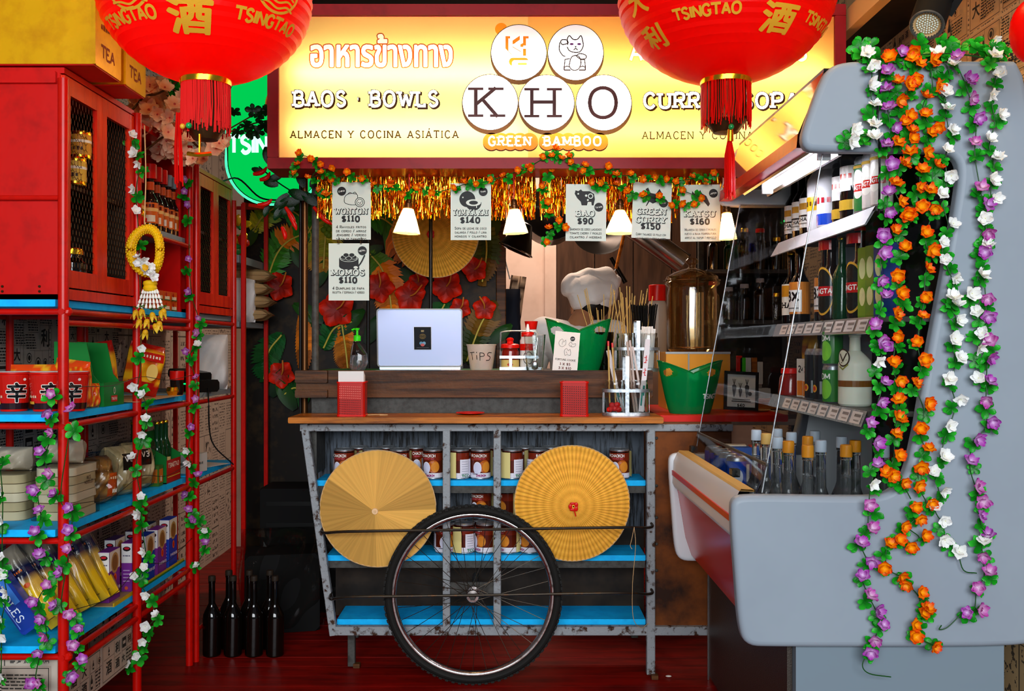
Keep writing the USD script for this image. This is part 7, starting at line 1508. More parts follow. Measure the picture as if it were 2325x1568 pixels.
vessel('spice_bottle', 'pale bottle with a red lid in the kitchen beside the dispenser', 'bottle', (at(1492, 0, 4.95)[0], 4.95, .901), [('body', [(.001, 0), (.045, 0), (.047, .01), (.047, .55), (.04, .57), (.001, .57)], 'cup_plastic'), ('lid', cap_prof(.042, .5705, .65), 'red_plastic')])
for i, (px, c, h_) in enumerate(((1678, 'red_plastic', .16), (1686, 'leafy_green', .15), (1698, 'card', .15), (1712, 'counter_wood', .15), (1725, 'card', .13))):
    t = thing('kitchen_knife', f'{("red", "green", "pale left", "brown", "pale right")[i]} knife handle rising from the block in the dim kitchen', 'knife', (at(px, 0, 4.9)[0], 4.9, 1.04), 0, 'knives in the block'); part(t, 'handle', bx(-.013, .013, -.01, .01, .02, h_, .006), c); part(t, 'blade', bx(-.011, .011, -.0015, .0015, -.11, .02, .0005), 'steel')
t = thing('knife_block', 'cream block of kitchen knives in the dim kitchen', 'knife block', (at(1700, 0, 4.9)[0], 4.9, .9006)); part(t, 'block', bx(-.1, .1, -.03, -.012, 0, .14, .004), 'card'); part(t, 'block', bx(-.1, .1, .012, .03, 0, .14, .004), 'card'); part(t, 'base', bx(-.1, .1, -.03, .03, 0, .012), 'card')
solo('cutting_board', bx(at(1650, 0, 4.2)[0], at(1790, 0, 4.2)[0], 4.12, 4.4, zk, zk + .03, .005), 'counter_wood', 'orange-brown cutting board behind the framed menu', 'board')
# the cook, seen from behind
from manifold3d import Manifold
def figure(bones, cell=.014, it=12):
    mf = Manifold()
    for (p, r), (q, s) in bones:
        mf += Manifold.batch_hull([Manifold.sphere(r, 20).translate(tuple(map(float, p))), Manifold.sphere(s, 20).translate(tuple(map(float, q)))])
    m = mf.refine_to_length(cell).to_mesh(); tm = trimesh.Trimesh(m.vert_properties[:, :3], m.tri_verts, process=True)
    trimesh.smoothing.filter_taubin(tm, iterations=it); return G().add(tm)
hx, hy = at(1326, 0, 4.95)[0], 4.95; zt = at(0, 690, 4.95)[2]
ck = thing('person', 'cook seen from behind in a white cap and white shirt, head bowed to the right', 'person', (hx, hy, 0))
N_ = np.array
head, neck, chest, belly, hip = N_([.03, .05, zt + .005]), N_([-.02, -.02, zt - .085]), N_([-.03, -.02, zt - .23]), N_([-.03, .0, zt - .44]), N_([-.02, .02, zt - .60])
shl, shr = N_([-.20, -.02, zt - .135]), N_([.15, .01, zt - .15]); ell, elr = N_([-.27, .05, zt - .40]), N_([.22, .09, zt - .40]); wrl, wrr = N_([-.16, .27, zt - .46]), N_([.12, .30, zt - .45])
kl, kr, al, ar_ = N_([-.09, .05, .48]), N_([.10, .07, .48]), N_([-.1, .0, .08]), N_([.11, .02, .08])
bones = [((head, .085), (head + [.012, .03, -.03], .078)), ((head + [0, -.01, -.03], .06), (neck, .052)), ((neck, .055), (chest, .12)), ((chest + [-.07, 0, .03], .10), (chest + [.07, 0, .03], .10)), ((chest, .13), (belly, .125)), ((belly, .125), (hip, .13)), ((hip + [-.06, 0, 0], .11), (hip + [.06, 0, 0], .11)),
         ((chest + [-.08, 0, .06], .08), (shl, .062)), ((chest + [.08, 0, .06], .08), (shr, .062)), ((shl, .06), (ell, .045)), ((shr, .06), (elr, .045)), ((ell, .043), (wrl, .03)), ((elr, .043), (wrr, .03)),
         ((hip + [-.075, 0, -.03], .095), (kl, .06)), ((hip + [.075, 0, -.03], .095), (kr, .06)), ((kl, .058), (al, .042)), ((kr, .058), (ar_, .042)), ((al + [0, -.02, -.03], .04), (al + [-.01, .14, -.045], .032)), ((ar_ + [0, -.02, -.03], .04), (ar_ + [.01, .14, -.045], .032))]
for wr, s in ((wrl, 1), (wrr, -1)):
    pm_ = wr + [.0, .06, -.01]; bones.append(((wr, .026), (pm_, .028)))
    for k in range(4): a = pm_ + [(-.027 + .018 * k) * s, .015, 0]; b = a + [0, .036 - .004 * abs(k - 1), -.012]; bones += [((a, .0095), (b, .009)), ((b, .009), (b + [0, .018, -.024], .008))]
    bones.append(((wr + [.022 * s, .02, .0], .011), (pm_ + [.045 * s, .02, -.012], .009)))
part(ck, 'body', figure(bones), 'skin', 80)
grow = lambda bs, d: [((p, r + d), (q, s + d)) for (p, r), (q, s) in bs]
part(ck, 'shirt', figure(grow(bones[3:7], .012) + [((neck + [0, .01, -.035], .066), (chest, .13))] + grow(bones[7:11], .012), .016), 'white_cloth', 80)
part(ck, 'trousers', figure(grow(bones[13:17], .012) + [((hip + [-.05, 0, .02], .125), (hip + [.05, 0, .02], .125))], .02), 'navy_cloth', 80)
part(ck, 'hair', figure([((head + [0, -.022, -.012], .082), (head + [.012, -.012, -.045], .066)), ((head + [.05, -.01, -.02], .05), (head + [.02, -.02, -.05], .05))], .012), 'black_hair', 80)
for s, x in ((-1, -.082), (1, .1)): part(ck, 'ear', G().add(ball(head + [x, .0, -.03], (.012, .022, .032), 8)), 'skin')
part(ck, 'nose', figure([((head + [.02, .115, -.01], .012), (head + [.022, .125, -.035], .016))], .006, 4), 'skin'); part(ck, 'mouth', G().add(ball(head + [.02, .1, -.068], (.022, .008, .006), 6), 'b0685a'), 'vc')
for x in (-.012, .05): part(ck, 'eye', G().add(ball(head + [x, .108, .0], (.013, .008, .008), 8), 'e8e4e0').add(ball(head + [x, .115, .0], (.005, .003, .005), 6), '20140c'), 'vc')
cap = figure([((head + [-.01, -.02, .05], .105), (head + [.05, .02, .06], .10)), ((head + [-.075, -.02, .085], .07), (head + [-.02, .0, .10], .075)), ((head + [.0, -.02, .115], .065), (head + [.09, .01, .125], .055)), ((head + [.11, .0, .10], .045), (head + [.13, .02, .12], .035)), ((head + [-.10, -.02, .07], .045), (head + [-.06, -.06, .075], .05))], .012, 8)
cap.warp(lambda v: v + (np.sin(v[:, :1] * 60 + v[:, 2:] * 35) * .004 + np.sin(v[:, :1] * 25 - v[:, 2:] * 70) * .004) * [.3, 1, 1]); part(ck, 'cap', cap, 'white_cloth', 80)
part(ck, 'cap_band', G().add(lathe([(.098, -.02), (.1, .0), (.1, .03), (.096, .032), (.096, -.02), (.098, -.02)], 36)).warp(lambda v: v * [1, 1.05, 1]).tf(rot=(-6, 8, 0)).tf(head + [.012, .01, .005]), 'white_cloth')
# ---------------------------------------------------------------- open display fridge on the right
def XZp(pts, Y=2.6): return [(at(x, y, Y)[0], at(x, y, Y)[2]) for x, y in pts]
def resample(poly, n, chaikin=2):
    p = np.array(poly)
    for _ in range(chaikin): p = np.stack([p * .75 + np.roll(p, -1, 0) * .25, p * .25 + np.roll(p, -1, 0) * .75], 1).reshape(-1, 2)
    d = np.linalg.norm(np.roll(p, -1, 0) - p, axis=1); s = np.append(0, np.cumsum(d)); q = np.linspace(0, s[-1], n, endpoint=False); pp = np.vstack([p, p[:1]])
    return np.column_stack([np.interp(q, s, pp[:, 0]), np.interp(q, s, pp[:, 1])])
def moulded(outline, y0, y1, r):
    """A moulded plastic panel in the xz plane from y0 to y1 with rounded front and back edges."""
    p = np.asarray(outline); a = Polygon(p); p = p[::-1] if not a.exterior.is_ccw else p
    t_ = np.roll(p, -1, 0) - np.roll(p, 1, 0); t_ /= np.linalg.norm(t_, axis=1, keepdims=True); nrm = np.column_stack([t_[:, 1], -t_[:, 0]]); rings = []
    for k in range(6): b = k / 5 * math.pi / 2; rings.append((p - nrm * r * (1 - math.sin(b)), y0 + r * (1 - math.cos(b))))
    for k in range(5, -1, -1): b = k / 5 * math.pi / 2; rings.append((p - nrm * r * (1 - math.sin(b)), y1 - r * (1 - math.cos(b))))
    n = len(p); V = np.vstack([np.column_stack([q[:, 0], np.full(n, y), q[:, 1]]) for q, y in rings]); g = G().add((V, grid_faces(len(rings), n, True)))
    for (q, y), flip in ((rings[0], 0), (rings[-1], 1)):
        v, f = tri2(Polygon(q).buffer(0)); v3 = np.column_stack([v[:, 0], np.full(len(v), y), v[:, 1]]); g.add((v3, f[:, ::-1] if flip else f))
    return g
outer = [(1822, 318), (1826, 290), (1866, 178), (1886, 150), (1916, 139), (1960, 136), (2250, 136), (2345, 136), (2348, 700), (2346, 1450), (2342, 1471), (1740, 1471), (1700, 1468), (1680, 1440), (1670, 1300), (1659, 1155), (1668, 1127), (1720, 1124), (1950, 1128), (2010, 1124), (2042, 1102), (2062, 1065), (2075, 1005), (2086, 955), (2110, 800), (2146, 616), (2168, 490), (2182, 400), (2178, 362), (2150, 346), (2080, 344), (1850, 344), (1830, 336)]
fp = resample(XZp(outer), 420)
fr = thing('display_fridge', 'open display fridge with rounded grey side, lit top shelf and red front', 'fridge', (0, 0, 0))
f_ = lambda nm, g, m, sm=35, lb=None: part(fr, nm, g, m, sm, lb)
Y0, Y1, YF0, YF1 = 2.60, 2.65, 3.635, 3.678
f_('side_panel', moulded(fp, Y0, Y1, .016), 'fridge_grey', 50, 'near grey side panel with a curved opening'); f_('side_panel', moulded(fp, YF0, YF1, .014), 'fridge_white', 50, 'far white side panel')
X = lambda px, Y=2.65: at(px, 0, Y)[0]
Z = lambda py, Y=2.65: at(0, py, Y)[2]
f_('base', bx(.75, 1.30, 2.63, 3.73, .0005, .478, .008), 'fridge_base'); f_('kick_panel', bx(.735, .749, 2.66, 3.73, .02, .478, .002), 'kick_panel'); f_('trim_strip', bx(.731, .737, 3.72, 3.73, .0005, .478, .001), 'steel')
tb_ = lambda pts, m, nm, y0=Y1, y1=YF0, sm=35: f_(nm, G().add((np.array([[x, y, z] for y in (y0, y1) for x, z in pts]), np.vstack([[[i, (i + 1) % len(pts), len(pts) + (i + 1) % len(pts)], [i, len(pts) + (i + 1) % len(pts), len(pts) + i]] for i in range(len(pts))]))), m, sm)
# front: bumper, stripe, red apron, tank
tb_([(.59, .83), (.585, .75), (.592, .735), (.63, .735), (.645, .86), (.605, .862)], 'fridge_white', 'bumper'); tb_([(.5835, .795), (.5838, .778), (.60, .778), (.60, .795)], 'red_top', 'stripe'); tb_([(.606, .8625), (.645, .8605), (.645, .866), (.61, .868)], 'stick', 'bumper_groove')
tb_([(.602, .735), (.63, .73), (.72, .483), (.655, .485), (.633, .55)], 'fridge_red', 'red_apron')
tb_([(.645, .86), (.66, .64), (1.32, .60), (1.32, .585), (.65, .60), (.632, .735), (.632, .86)], 'fridge_in', 'tank')
f_('back_wall', bx(1.315, 1.335, Y1, YF0, .585, 1.99), 'fridge_in')
f_('lip_glass', G().add(tube([[.662, Y1, .89], [.662, YF0, .89]], flat=(.004, .085))).warp(lambda v: v + np.column_stack([(v[:, 2] - .89) * .4, 0 * v[:, 0], 0 * v[:, 0]])), 'pane_clear', 0); f_('lip_edge', tube([[.679, Y1, .932], [.679, YF0, .932]], flat=(.006, .008)), 'dark_steel')
for y in (2.95, 3.62): f_('clip', bx(.648, .672, y - .02, y + .02, .862, .885, .004), 'black_plastic')
# end panes of clear plastic, their sloping front edges
gp = Polygon(XZp([(1868, 348), (1730, 1118), (2060, 1122), (2178, 420), (2160, 350)], 2.66))
for y in (2.658, 3.622): f_('end_pane', slab(gp, .004).warp(XZ).tf((0, y + .004, 0)), 'pane_clear' if y < 3 else 'pane_tint', 0)
for y in (2.66, 3.624): f_('pane_edge', tube([[X(1868, 2.66), y, Z(348, 2.66)], [X(1730, 2.66), y, Z(1118, 2.66)]], .0022, 6), 'galvanised')
# canopy: glossy sloping front, red trim, lamp
nb, nt = XZp([(1824, 322), (1884, 150)], 2.6); (xb, zb_), (xt, zt_) = nb, nt
tb_([(xb, zb_ + .03), (xt, zt_), (xt + .02, zt_), (xb + .03, zb_ + .03)], 'canopy_gloss', 'canopy_front', sm=0); tb_([(xb - .004, zb_ - .006), (xb - .0, zb_ + .032), (xb + .03, zb_ + .03), (xb + .04, zb_ - .006)], 'red_paint', 'canopy_trim')
tb_([(xt, zt_ - .02), (xt, zt_ + .008), (1.335, zt_ + .008), (1.335, zt_ - .02)], 'fridge_grey', 'canopy_top'); tb_([(.90, 1.90), (.90, 1.91), (1.32, 1.91), (1.32, 1.90)], 'dark_steel', 'canopy_underside')
tb_([(.80, 1.775), (.82, 1.805), (.885, 1.805), (.895, 1.765), (.885, 1.765), (.875, 1.79), (.826, 1.79), (.806, 1.77)], 'steel', 'lamp_reflector', 2.70, 3.45); f_('lamp_tube', cyl((.842, 2.70, 1.768), (.842, 3.28, 1.768), .013, n=14), 'fridge_tube')
for y in (2.69, 3.285): f_('lamp_holder', bx(.825, .86, y - .006, y + .006, 1.75, 1.79, .003), 'white_plastic')
zs = []
for (a, b), (c, d), n in (((1990, 466), (1966, 508), 0), ((1985, 718), (1972, 756), 9), ((1972, 934), (1958, 970), 8)):
    xa, za, xc_, zc_ = X(a), Z(b), X(c), Z(d); zs.append((xa, za))
    f_('shelf', bx(xa, 1.315, Y1 + .005, YF0 - .005, za - .014, za, .003), 'dark_steel'); tb_([(xa, za), (xc_, zc_), (xc_ + .004, zc_ - .002), (xa + .005, za - .004)], 'white_plastic' if n < 9 and n != 8 else 'steel' if n == 9 else 'galvanised', 'price_rail', Y1 + .01, YF0 - .005, 0)
    for k in range(n):
        y = 2.72 + k * .098; p = Print().rect(0, 0, .08, .034, 'e4ded6').rect(-.008, .006, .05, .008, '8a8078').rect(-.008, -.008, .04, .004, 'a8a098')
        g = p.mesh(.0004); dx, dz = np.array([xa - xc_, za - zc_]); L_ = math.hypot(dx, dz)
        f_('price_tag', g.warp(lambda v: np.column_stack([(xa + xc_) / 2 + dx / L_ * v[:, 1] - dz / L_ * (v[:, 2] + .0006), y - v[:, 0] * -1, (za + zc_) / 2 + dz / L_ * v[:, 1] + dx / L_ * (v[:, 2] + .0006)])), 'vc', 0)
f_('status_light', ball((X(1988, 2.7), 3.6, 1.70), .004, 5), 'green_led')
# goods in the fridge
def drink(name, label, cat, x, y, z, r, h, m, cap, lab, rz=-62, grp=None, neck=.3, rn=.36, lz=None):
    profs = [('body', bottle_prof(r, h, neck, rn), m)]
    if cap: profs.append(('cap', cap_prof(r * rn * 1.15, h + .0005, h + cap[1]), cap[0]))
    return vessel(name, label, cat, (x, y, z + .0006), profs, rz, grp, [('label', q, r, lz_ if lz_ else h * .3, 'vc_gloss') for q, lz_ in lab], 24)
def canned(label, x, y, z, r, h, col, pr_, rz=-62, grp=None):
    return vessel('drink_can', label, 'can', (x, y, z + .0006), [('body', [(.001, 0), (r * .82, 0), (r, r * .2), (r, h - r * .35), (r * .86, h), (r * .8, h - .002), (.001, h - .003)], 'galvanised')], rz, grp, [('label', pr_(r, h, col), r, h * .46, 'vc_gloss')], 24)
wine = lambda r: Print().rect(0, 0, r * 3.2, .10, 'ece8de').rect(0, .022, r * 1.0, .022, 'b8862a').rect(0, -.01, r * 1.6, .006, '2a2420').text('CHA', 0, -.022, .012, '2a2420', 2.2, .8).rect(0, -.036, r * 2, .004, '8a8478')
(xs1, zs1), (xs2, zs2), (xs3, zs3) = zs
for i, y in enumerate((3.57, 3.475, 3.385)): drink('soy_bottle', f'{("farthest", "middle", "nearest")[i]} of three dark bottles with white labels on the lit top shelf', 'bottle', xs1 + .042, y, zs1, .034, .225, 'bottle_dark', ('black_plastic', .014), [(wine(.034), .075)], grp='dark bottles, lit shelf')
drink('milk_bottle', 'big white bottle with a yellow band on the lit top shelf', 'bottle', xs1 + .045, 3.28, zs1, .042, .235, 'white_plastic', ('white_plastic', .02), [(Print().rect(0, 0, .18, .045, 'e8b81a').blur(3, 0, 0, .02, '5a3a10'), .09)], neck=.16, rn=.55)
drink('milk_bottle', 'white bottle with a blue foot and red print on the lit top shelf', 'bottle', xs1 + .04, 3.165, zs1, .040, .22, 'white_plastic', ('white_plastic', .016), [(Print().rect(0, -.05, .24, .035, '1a4ac8').blur(4, 0, .01, .022, 'c81a2a'), .075)], neck=.14, rn=.6)
jp = lambda r: Print().rect(0, .035, r * 2.2, .06, 'f0ece4').blur(3, 0, .035, .02, 'c8341a').rect(0, -.05, r * 6, .03, 'c8a030').rect(.0, .0, r * .9, .018, 'f4f4f4')
for i, (y, r_, h_) in enumerate(((3.06, .033, .185), (2.955, .043, .215))): vessel('pickle_jar', ('smaller dark jar with a black lid on the lit shelf', 'larger dark jar with a black lid on the lit shelf')[i], 'jar', (xs1 + .048, y, zs1 + .0006), [('body', [(.001, 0), (r_ * .95, 0), (r_, .006), (r_, h_ * .84), (r_ * .88, h_ * .9), (r_ * .88, h_ * .92), (.001, h_ * .92)], 'bottle_dark'), ('lid', cap_prof(r_ * .96, h_ * .9205, h_), 'dark_pan')], -60, 'dark jars, lit shelf', [('label', jp(r_), r_, h_ * .42, 'vc_gloss')])
tsl = lambda r, h, c: Print().rect(0, 0, r * 6.2, h * .8, c).disc(0, .01, r * .75, 'f0ece0', h * .25).rect(0, 0, r * 2.2, h * .13, 'c81414').text('TSINGTAO', 0, 0, h * .07, 'f4ece0', 2, 0, 1.0, fit=r * 1.9).rect(0, h * .36, r * 6.2, h * .05, 'd8b040')
for i, y in enumerate((2.85, 2.785, 2.72)): canned(f'{("farthest", "middle", "nearest")[i]} of three tall red and white beer cans on the lit shelf', xs1 + .04, y, zs1, .029, .165, 'd8d0c8' if i else '2a7a3a', tsl, grp='tall beer cans')
canned('red beer can standing on top of the tall cans on the lit shelf', xs1 + .055, 2.70, zs1 + .166, .029, .05, 'c81a14', lambda r, h, c: Print().rect(0, 0, r * 6.2, h * .8, c))
bxl = lambda r: Print().rect(0, 0, r * 4.6, .11, 'c8782a').rect(0, -.01, r * 2, .075, 'e4e0d8').text('BX', 0, .005, .03, '141414', 2.6, 0).rect(0, -.035, r * 1.4, .004, '6a6a66')
drink('beer_bottle', 'dark bottle with a tall gold and white label, far end of second shelf', 'beer bottle', xs2 + .035, 3.56, zs2, .033, .245, 'bottle_dark', ('gold', .01), [(Print().rect(0, 0, .14, .11, 'ece4d0').rect(0, .03, .06, .04, 'c8861a').text('CHA', 0, -.02, .02, '2a2420', 2.2, .8), .085)], neck=.34)
for i, (y, dx) in enumerate(((3.44, .03), (3.22, .05))): drink('beer_bottle', f'{("farther", "nearer")[i]} dark bottle with an orange label lettered BX', 'beer bottle', xs2 + dx, y, zs2, .035, .25, 'bottle_dark', ('black_plastic', .01), [(bxl(.035), .085)], grp='BX bottles', neck=.34)
tl_ = lambda r: Print().disc(0, .0, r * 1.0, 'd8a030', .075).disc(0, .0, r * .9, '1a1a12', .068).rect(0, 0, r * 3.6, .03, 'c01818').text('TSINGTAO', 0, 0, .014, 'f0e8dc', 2.2, 0, 1.0, fit=r * 2.4)
for i, (y, dx) in enumerate(((3.10, .03), (2.90, .05))): drink('beer_bottle', f'{("farther", "nearer")[i]} brown beer bottle with a red band and red neck foil, second shelf', 'beer bottle', xs2 + dx, y, zs2, .038, .255, 'liquor', ('red_plastic', .012), [(tl_(.038), .09), (Print().rect(0, 0, .06, .03, 'c81a14'), .232)], grp='red-band beer bottles', neck=.36)
drink('beer_bottle', 'green bottle between the two red-band beers', 'beer bottle', xs2 + .03, 3.0, zs2, .028, .24, 'bottle_green', ('gold', .01), [], neck=.34)
pk = lambda c, d: Print().rect(0, 0, .05, .19, c).disc(0, .04, .018, d, .03).disc(0, -.04, .016, 'e8e4a0', .026)
for i, (y, c) in enumerate(((2.825, '7a9a2a'), (2.765, '6a8a2a'), (2.70, '24408a'))): carton('drink_pack', f'{("farther green", "nearer green", "blue")[i]} drink carton at the near end of the second shelf', 'carton', (xs2 + .03, y, zs2 + .0006), .05, .05, .20, c, [('f', pk(c, 'd8e0a0'))], -80, 'drink cartons')
vessel('sauce_jar', 'red sauce jar at the far end of the third shelf', 'jar', (xs3 + .045, 3.55, zs3 + .0006), [('body', [(.001, 0), (.042, 0), (.044, .008), (.04, .06), (.03, .075), (.001, .075)], 'red_sauce'), ('lid', cap_prof(.034, .0755, .095), 'red_plastic')])
bag('snack_bag', 'yellow snack packet hanging behind the red jar in the fridge', 'bag', (xs3 + .10, 3.50, zs3 + .0006), .08, .21, .03, lambda v: ['d8a01a' if math.sin(70 * z + 30 * x) > -.4 else '8a4a14' for x, y, z in v], -70, 61)
for i, y in enumerate((3.40, 3.33)): carton('noodle_carton', f'{("farther", "nearer")[i]} white and orange packet on the third shelf', 'carton', (xs3 + .04, y, zs3 + .0006), .055, .05, .13, 'd8d4cc', [('f', Print().rect(0, -.035, .05, .05, 'd8781a').text('24', 0, .03, .02, '2a2a2a', 2.2))], -70, 'packets on the third shelf')
blk = lambda r, h, c: Print().rect(0, 0, r * 6.2, h * .84, c).disc(-.01, -h * .22, .012, 'e8a01a').disc(-.01, -h * .22, .007, 'c8301a').rect(.02, -h * .2, .016, .04, '9aa0a0')
for i, y in enumerate((3.235, 3.145)): canned(f'{("farther", "nearer")[i]} tall black can with an orange dot on the third shelf', xs3 + .04, y, zs3, .036, .165, '14161a', blk, grp='black cans')
grn = lambda r, h, c: Print().rect(0, 0, r * 6.2, h * .84, c).disc(0, -.01, .02, '7ac83a', .03).text('DM', 0, h * .25, .016, 'f0f4e8', 2.2)
for i in range(2): canned(f'{("lower", "upper")[i]} green can of the pair stacked beside the big white bottle', xs3 + .03, 3.04, zs3 + i * .116, .03, .115, '2a7a2a', grn, grp='green cans')
drink('rice_drink', 'big milky white plastic bottle with a brown band on the third shelf', 'bottle', xs3 + .05, 2.90, zs3, .047, .205, 'milk', ('white_plastic', .018), [(Print().rect(0, -.055, .3, .018, '7a4a1a').disc(0, .02, .022, '3a2a1c', .026).disc(0, .02, .018, 'd8d4b8', .022).line([(-.01, .03), (0, .01), (.012, .032)], .004, '3a2a1c').line([(-.012, -.006), (.0, -.014), (.016, .0)], .004, '8a8a3a'), .12)], neck=.26, rn=.32)
zt2 = .64
for i, (x, y, c) in enumerate(((.80, 3.26, 'card'), (.88, 3.30, 'card'), (.80, 3.13, 'stick'), (.89, 3.17, 'card'), (.98, 3.22, 'card'), (.80, 3.0, 'card'), (.90, 3.03, 'amber_cap'), (.80, 2.88, 'amber_cap'), (.90, 2.90, 'card'), (1.0, 3.02, 'card'), (1.0, 2.9, 'amber_cap'), (.82, 2.76, 'amber_cap'), (.93, 2.77, 'amber_cap'), (1.03, 2.76, 'card'))):
    lab = f'clear bottle with {"an amber" if c == "amber_cap" else "a tan" if c == "stick" else "a pale"} cap in the fridge tank, {ORD[i]} from the far end'
    vessel('water_bottle', lab, 'bottle', (x, y, zt2), [('body', bottle_prof(.033, .30, .38, .42), 'glass_clear'), ('water', bottle_prof(.029, .25, .38, .42, .008), 'liquid_clear'), ('cap', cap_prof(.0165, .3005, .334), 'pale_cap' if c == 'card' else c)], 0, 'clear bottles in the tank', n=20)
blu = lambda r, h, c: Print().rect(0, 0, r * 6.2, h * .86, c).disc(0, 0, .016, 'd8dce8', .024)
for i, (x, y) in enumerate(((.72, 3.55), (.72, 3.47), (.72, 3.39), (.72, 3.31), (.725, 3.22))): canned(f'{ORD[i]} blue can from the far end along the tank front', x, y, .775, .032, .115, '1a4ab8', blu, 0, 'blue cans in the tank')
solo('bottle_crate', bx(.672, .757, 3.17, 3.60, .645, .7745, .006), 'kraft', 'cardboard block under the row of blue cans in the fridge tank', 'box')
rnd = random.Random(3)
for i, (x, y, c) in enumerate(((.80, 3.55, 'b8a890'), (.80, 3.46, '2a4a8a'), (.88, 3.52, 'a83a24'), (.88, 3.42, 'd8d0c4'), (.96, 3.5, '6a8a4a'))): carton('food_pack', f'{("tan", "blue", "red", "white", "green")[i]} food packet at the far end of the fridge tank', 'packet', (x, y, .66), .07, .05, .235, c, [('f', Print().rect(0, .03, .05, .06, 'e0d8cc').disc(0, -.04, .02, 'c8502a'))], rnd.uniform(-15, 15), 'food packets in the tank')
# things on top
zt3 = zt_ + .0085
t = carton('cardboard_box', 'brown cardboard box on top of the fridge with a printed dark emblem', 'box', (X(2045, 2.95), 2.93, zt3), .24, .3, ln(62, 2.95), '7a6248', [('f', Print().disc(-.03, .0, .05, '241c14', .022).disc(-.03, 0, .03, '7a6248', .012).rect(.06, .0, .004, .07, '5a4634'))])
carton('cardboard_box', 'yellow-sided small box at the left end of the fridge top', 'box', (X(1958, 3.0), 2.97, zt3), .07, .3, ln(54, 3.0), 'd8a81a', [])
sp = thing('spotlight', 'black cylindrical spotlight with a round LED grille under the ceiling', 'spotlight', at(2104, 58, 2.72)); ax = rotm((0, 32, 0)); rS = ln(37, 2.72)
fx = lambda g: (g if isinstance(g, G) else G().add(g)).tf(rot=(-34, 0, 0)).tf(rot=(0, 30, 0))
part(sp, 'housing', fx(lathe([(rS * .9, .004), (rS, .0), (rS * 1.06, .006), (rS * 1.06, .17), (rS * .8, .19), (.001, .19)], 36)), 'black_matte'); part(sp, 'grille', fx(lathe([(.001, .012), (rS * .8, .01), (rS * .92, .005)], 36)), 'kraft'); part(sp, 'ring', fx(tube([(rS * .95 * math.cos(a), rS * .95 * math.sin(a), .002) for a in np.linspace(0, 6.283, 37)[:-1]], .004, 6, True)), 'dark_steel')
for i in range(6):
    for j in range(i * 6 or 1):
        a = j * 6.283 / max(1, i * 6); part(sp, 'led_lens', fx(G().add(ball((rS * .15 * i * math.cos(a), rS * .15 * i * math.sin(a), .008), .0028, 4))), 'card') if i < 5 else part(sp, 'fin', fx(G().add(box((rS * .86 * math.cos(a), rS * .86 * math.sin(a), .004), (.004, .004, .006), .001))), 'dark_steel')
part(sp, 'bracket', tube(spline([fx(G().add(ball((rS * 1.1, 0, .1), .001, 3))).arr()[0].mean(0), [.14, .0, .16], [.2, .02, .3], [.2, .02, .44]], 5), flat=(.02, .008)), 'black_plastic')
for k, pts in enumerate((((2262, 132), (2275, 105), (2300, 100), (2318, 128)), ((2250, 100), (2285, 110), (2300, 132), (2290, 138)))): solo('loose_cable', tube(spline([at(x, y, 2.75) for x, y in pts], 8), .002, 6), 'black_plastic', ('outer loop of black cable on the fridge top', 'inner loop of black cable on the fridge top')[k], 'cable')
solo('hanging_cable', tube(spline([at(1998, 142, 2.588), at(1996, 200, 2.585), at(1992, 280, 2.585), at(1997, 345, 2.588), at(1996, 500, 2.60)], 8), .003, 6), 'black_plastic', 'black cable running down the fridge nose beside the white flowers', 'cable')
# ---------------------------------------------------------------- flower garlands over the fridge side and on the rack posts
Vc = lambda A='', B='', C='', kind='orange': crop(1880, 60, 3.136, A, kind) + crop(1880, 520, 3.136, B, kind) + crop(1880, 1000, 2.76, C, kind)
YV = lambda x, y: 2.578 if y > 128 else 2.578 + (128 - y) * .0018
S1, S2 = .0195, .0265
fg = 'garlands over the fridge side'
vine('white_garland', 'short white flower garland on the fridge nose, ending in a loose sprig', Vc('272,190 325,280 300,420 330,560 320,700 318,795 185,740 160,820', kind='white'), YV, S1, S2, 101, fg)
vine('purple_garland', 'long purple flower garland at the left, ending in bare wire below the fridge panel', Vc('515,185 425,320 415,455 425,590 470,725 410,850 450,985 430,1190 430,1320', '390,40 385,170 370,360 405,480 340,680 375,795 420,830 355,940,w 395,1090 370,1225 300,1375 335,1515', '305,150 275,265,w 255,400,k 270,550,k 195,635 270,745 210,840 255,965,k 300,1060 345,1150 290,1240,k 265,1320', 'purple'), YV, S1, S2, 102, fg, tail=[(1960, 1510), (1975, 1530), (2025, 1538)])
vine('orange_garland', 'left orange flower garland hanging before the fridge opening', Vc('437,220 490,400 505,520 540,690 490,830 575,905 535,985 470,1125 515,1250 560,1340 460,1460', '550,125 490,330 515,455 475,610 500,765 450,945 510,1075 495,1215 500,1345 475,1460', '435,88 365,200 400,215 465,260'), YV, S1, S2, 103, fg, tail=[(2070, 1133)])
vine('orange_garland', 'middle orange flower garland, short, ending near the top of the opening', Vc('607,180 595,235 650,270 620,380 562,422 583,640 593,750 600,800 670,1025 640,1150 660,1285 575,1345'), YV, S1, S2, 104, fg)
vine('orange_garland', 'right orange flower garland, twisting to a curl low on the fridge panel', Vc('728,250 772,430 688,512 680,635 785,720 720,765 695,900 765,1000 715,1175 757,1300 690,1470', '730,150 700,285 695,485 670,625 632,800 690,930 618,1100 700,1240 655,1415', '625,50 575,160 560,280 645,385 550,415 575,485 470,530 600,590 520,665 440,620 380,650 350,790 450,840 490,895 570,945 585,1080 615,1055 540,1150 540,1220 655,1280'), YV, S1, S2, 105, fg)
vine('white_garland', 'long white flower garland in the middle of the fridge panel', Vc('782,195 885,275 835,460 840,590 880,740 835,885 870,1065 805,1195 885,1405 815,1540', '830,215 905,350 885,490 895,530 930,645 890,780 930,915 865,1070 935,1210 860,1400', '720,95 660,190 720,305 655,410 730,500 720,615 815,695', 'white'), YV, S1, S2, 106, fg, tail=[(2190, 1295), (2220, 1302)])
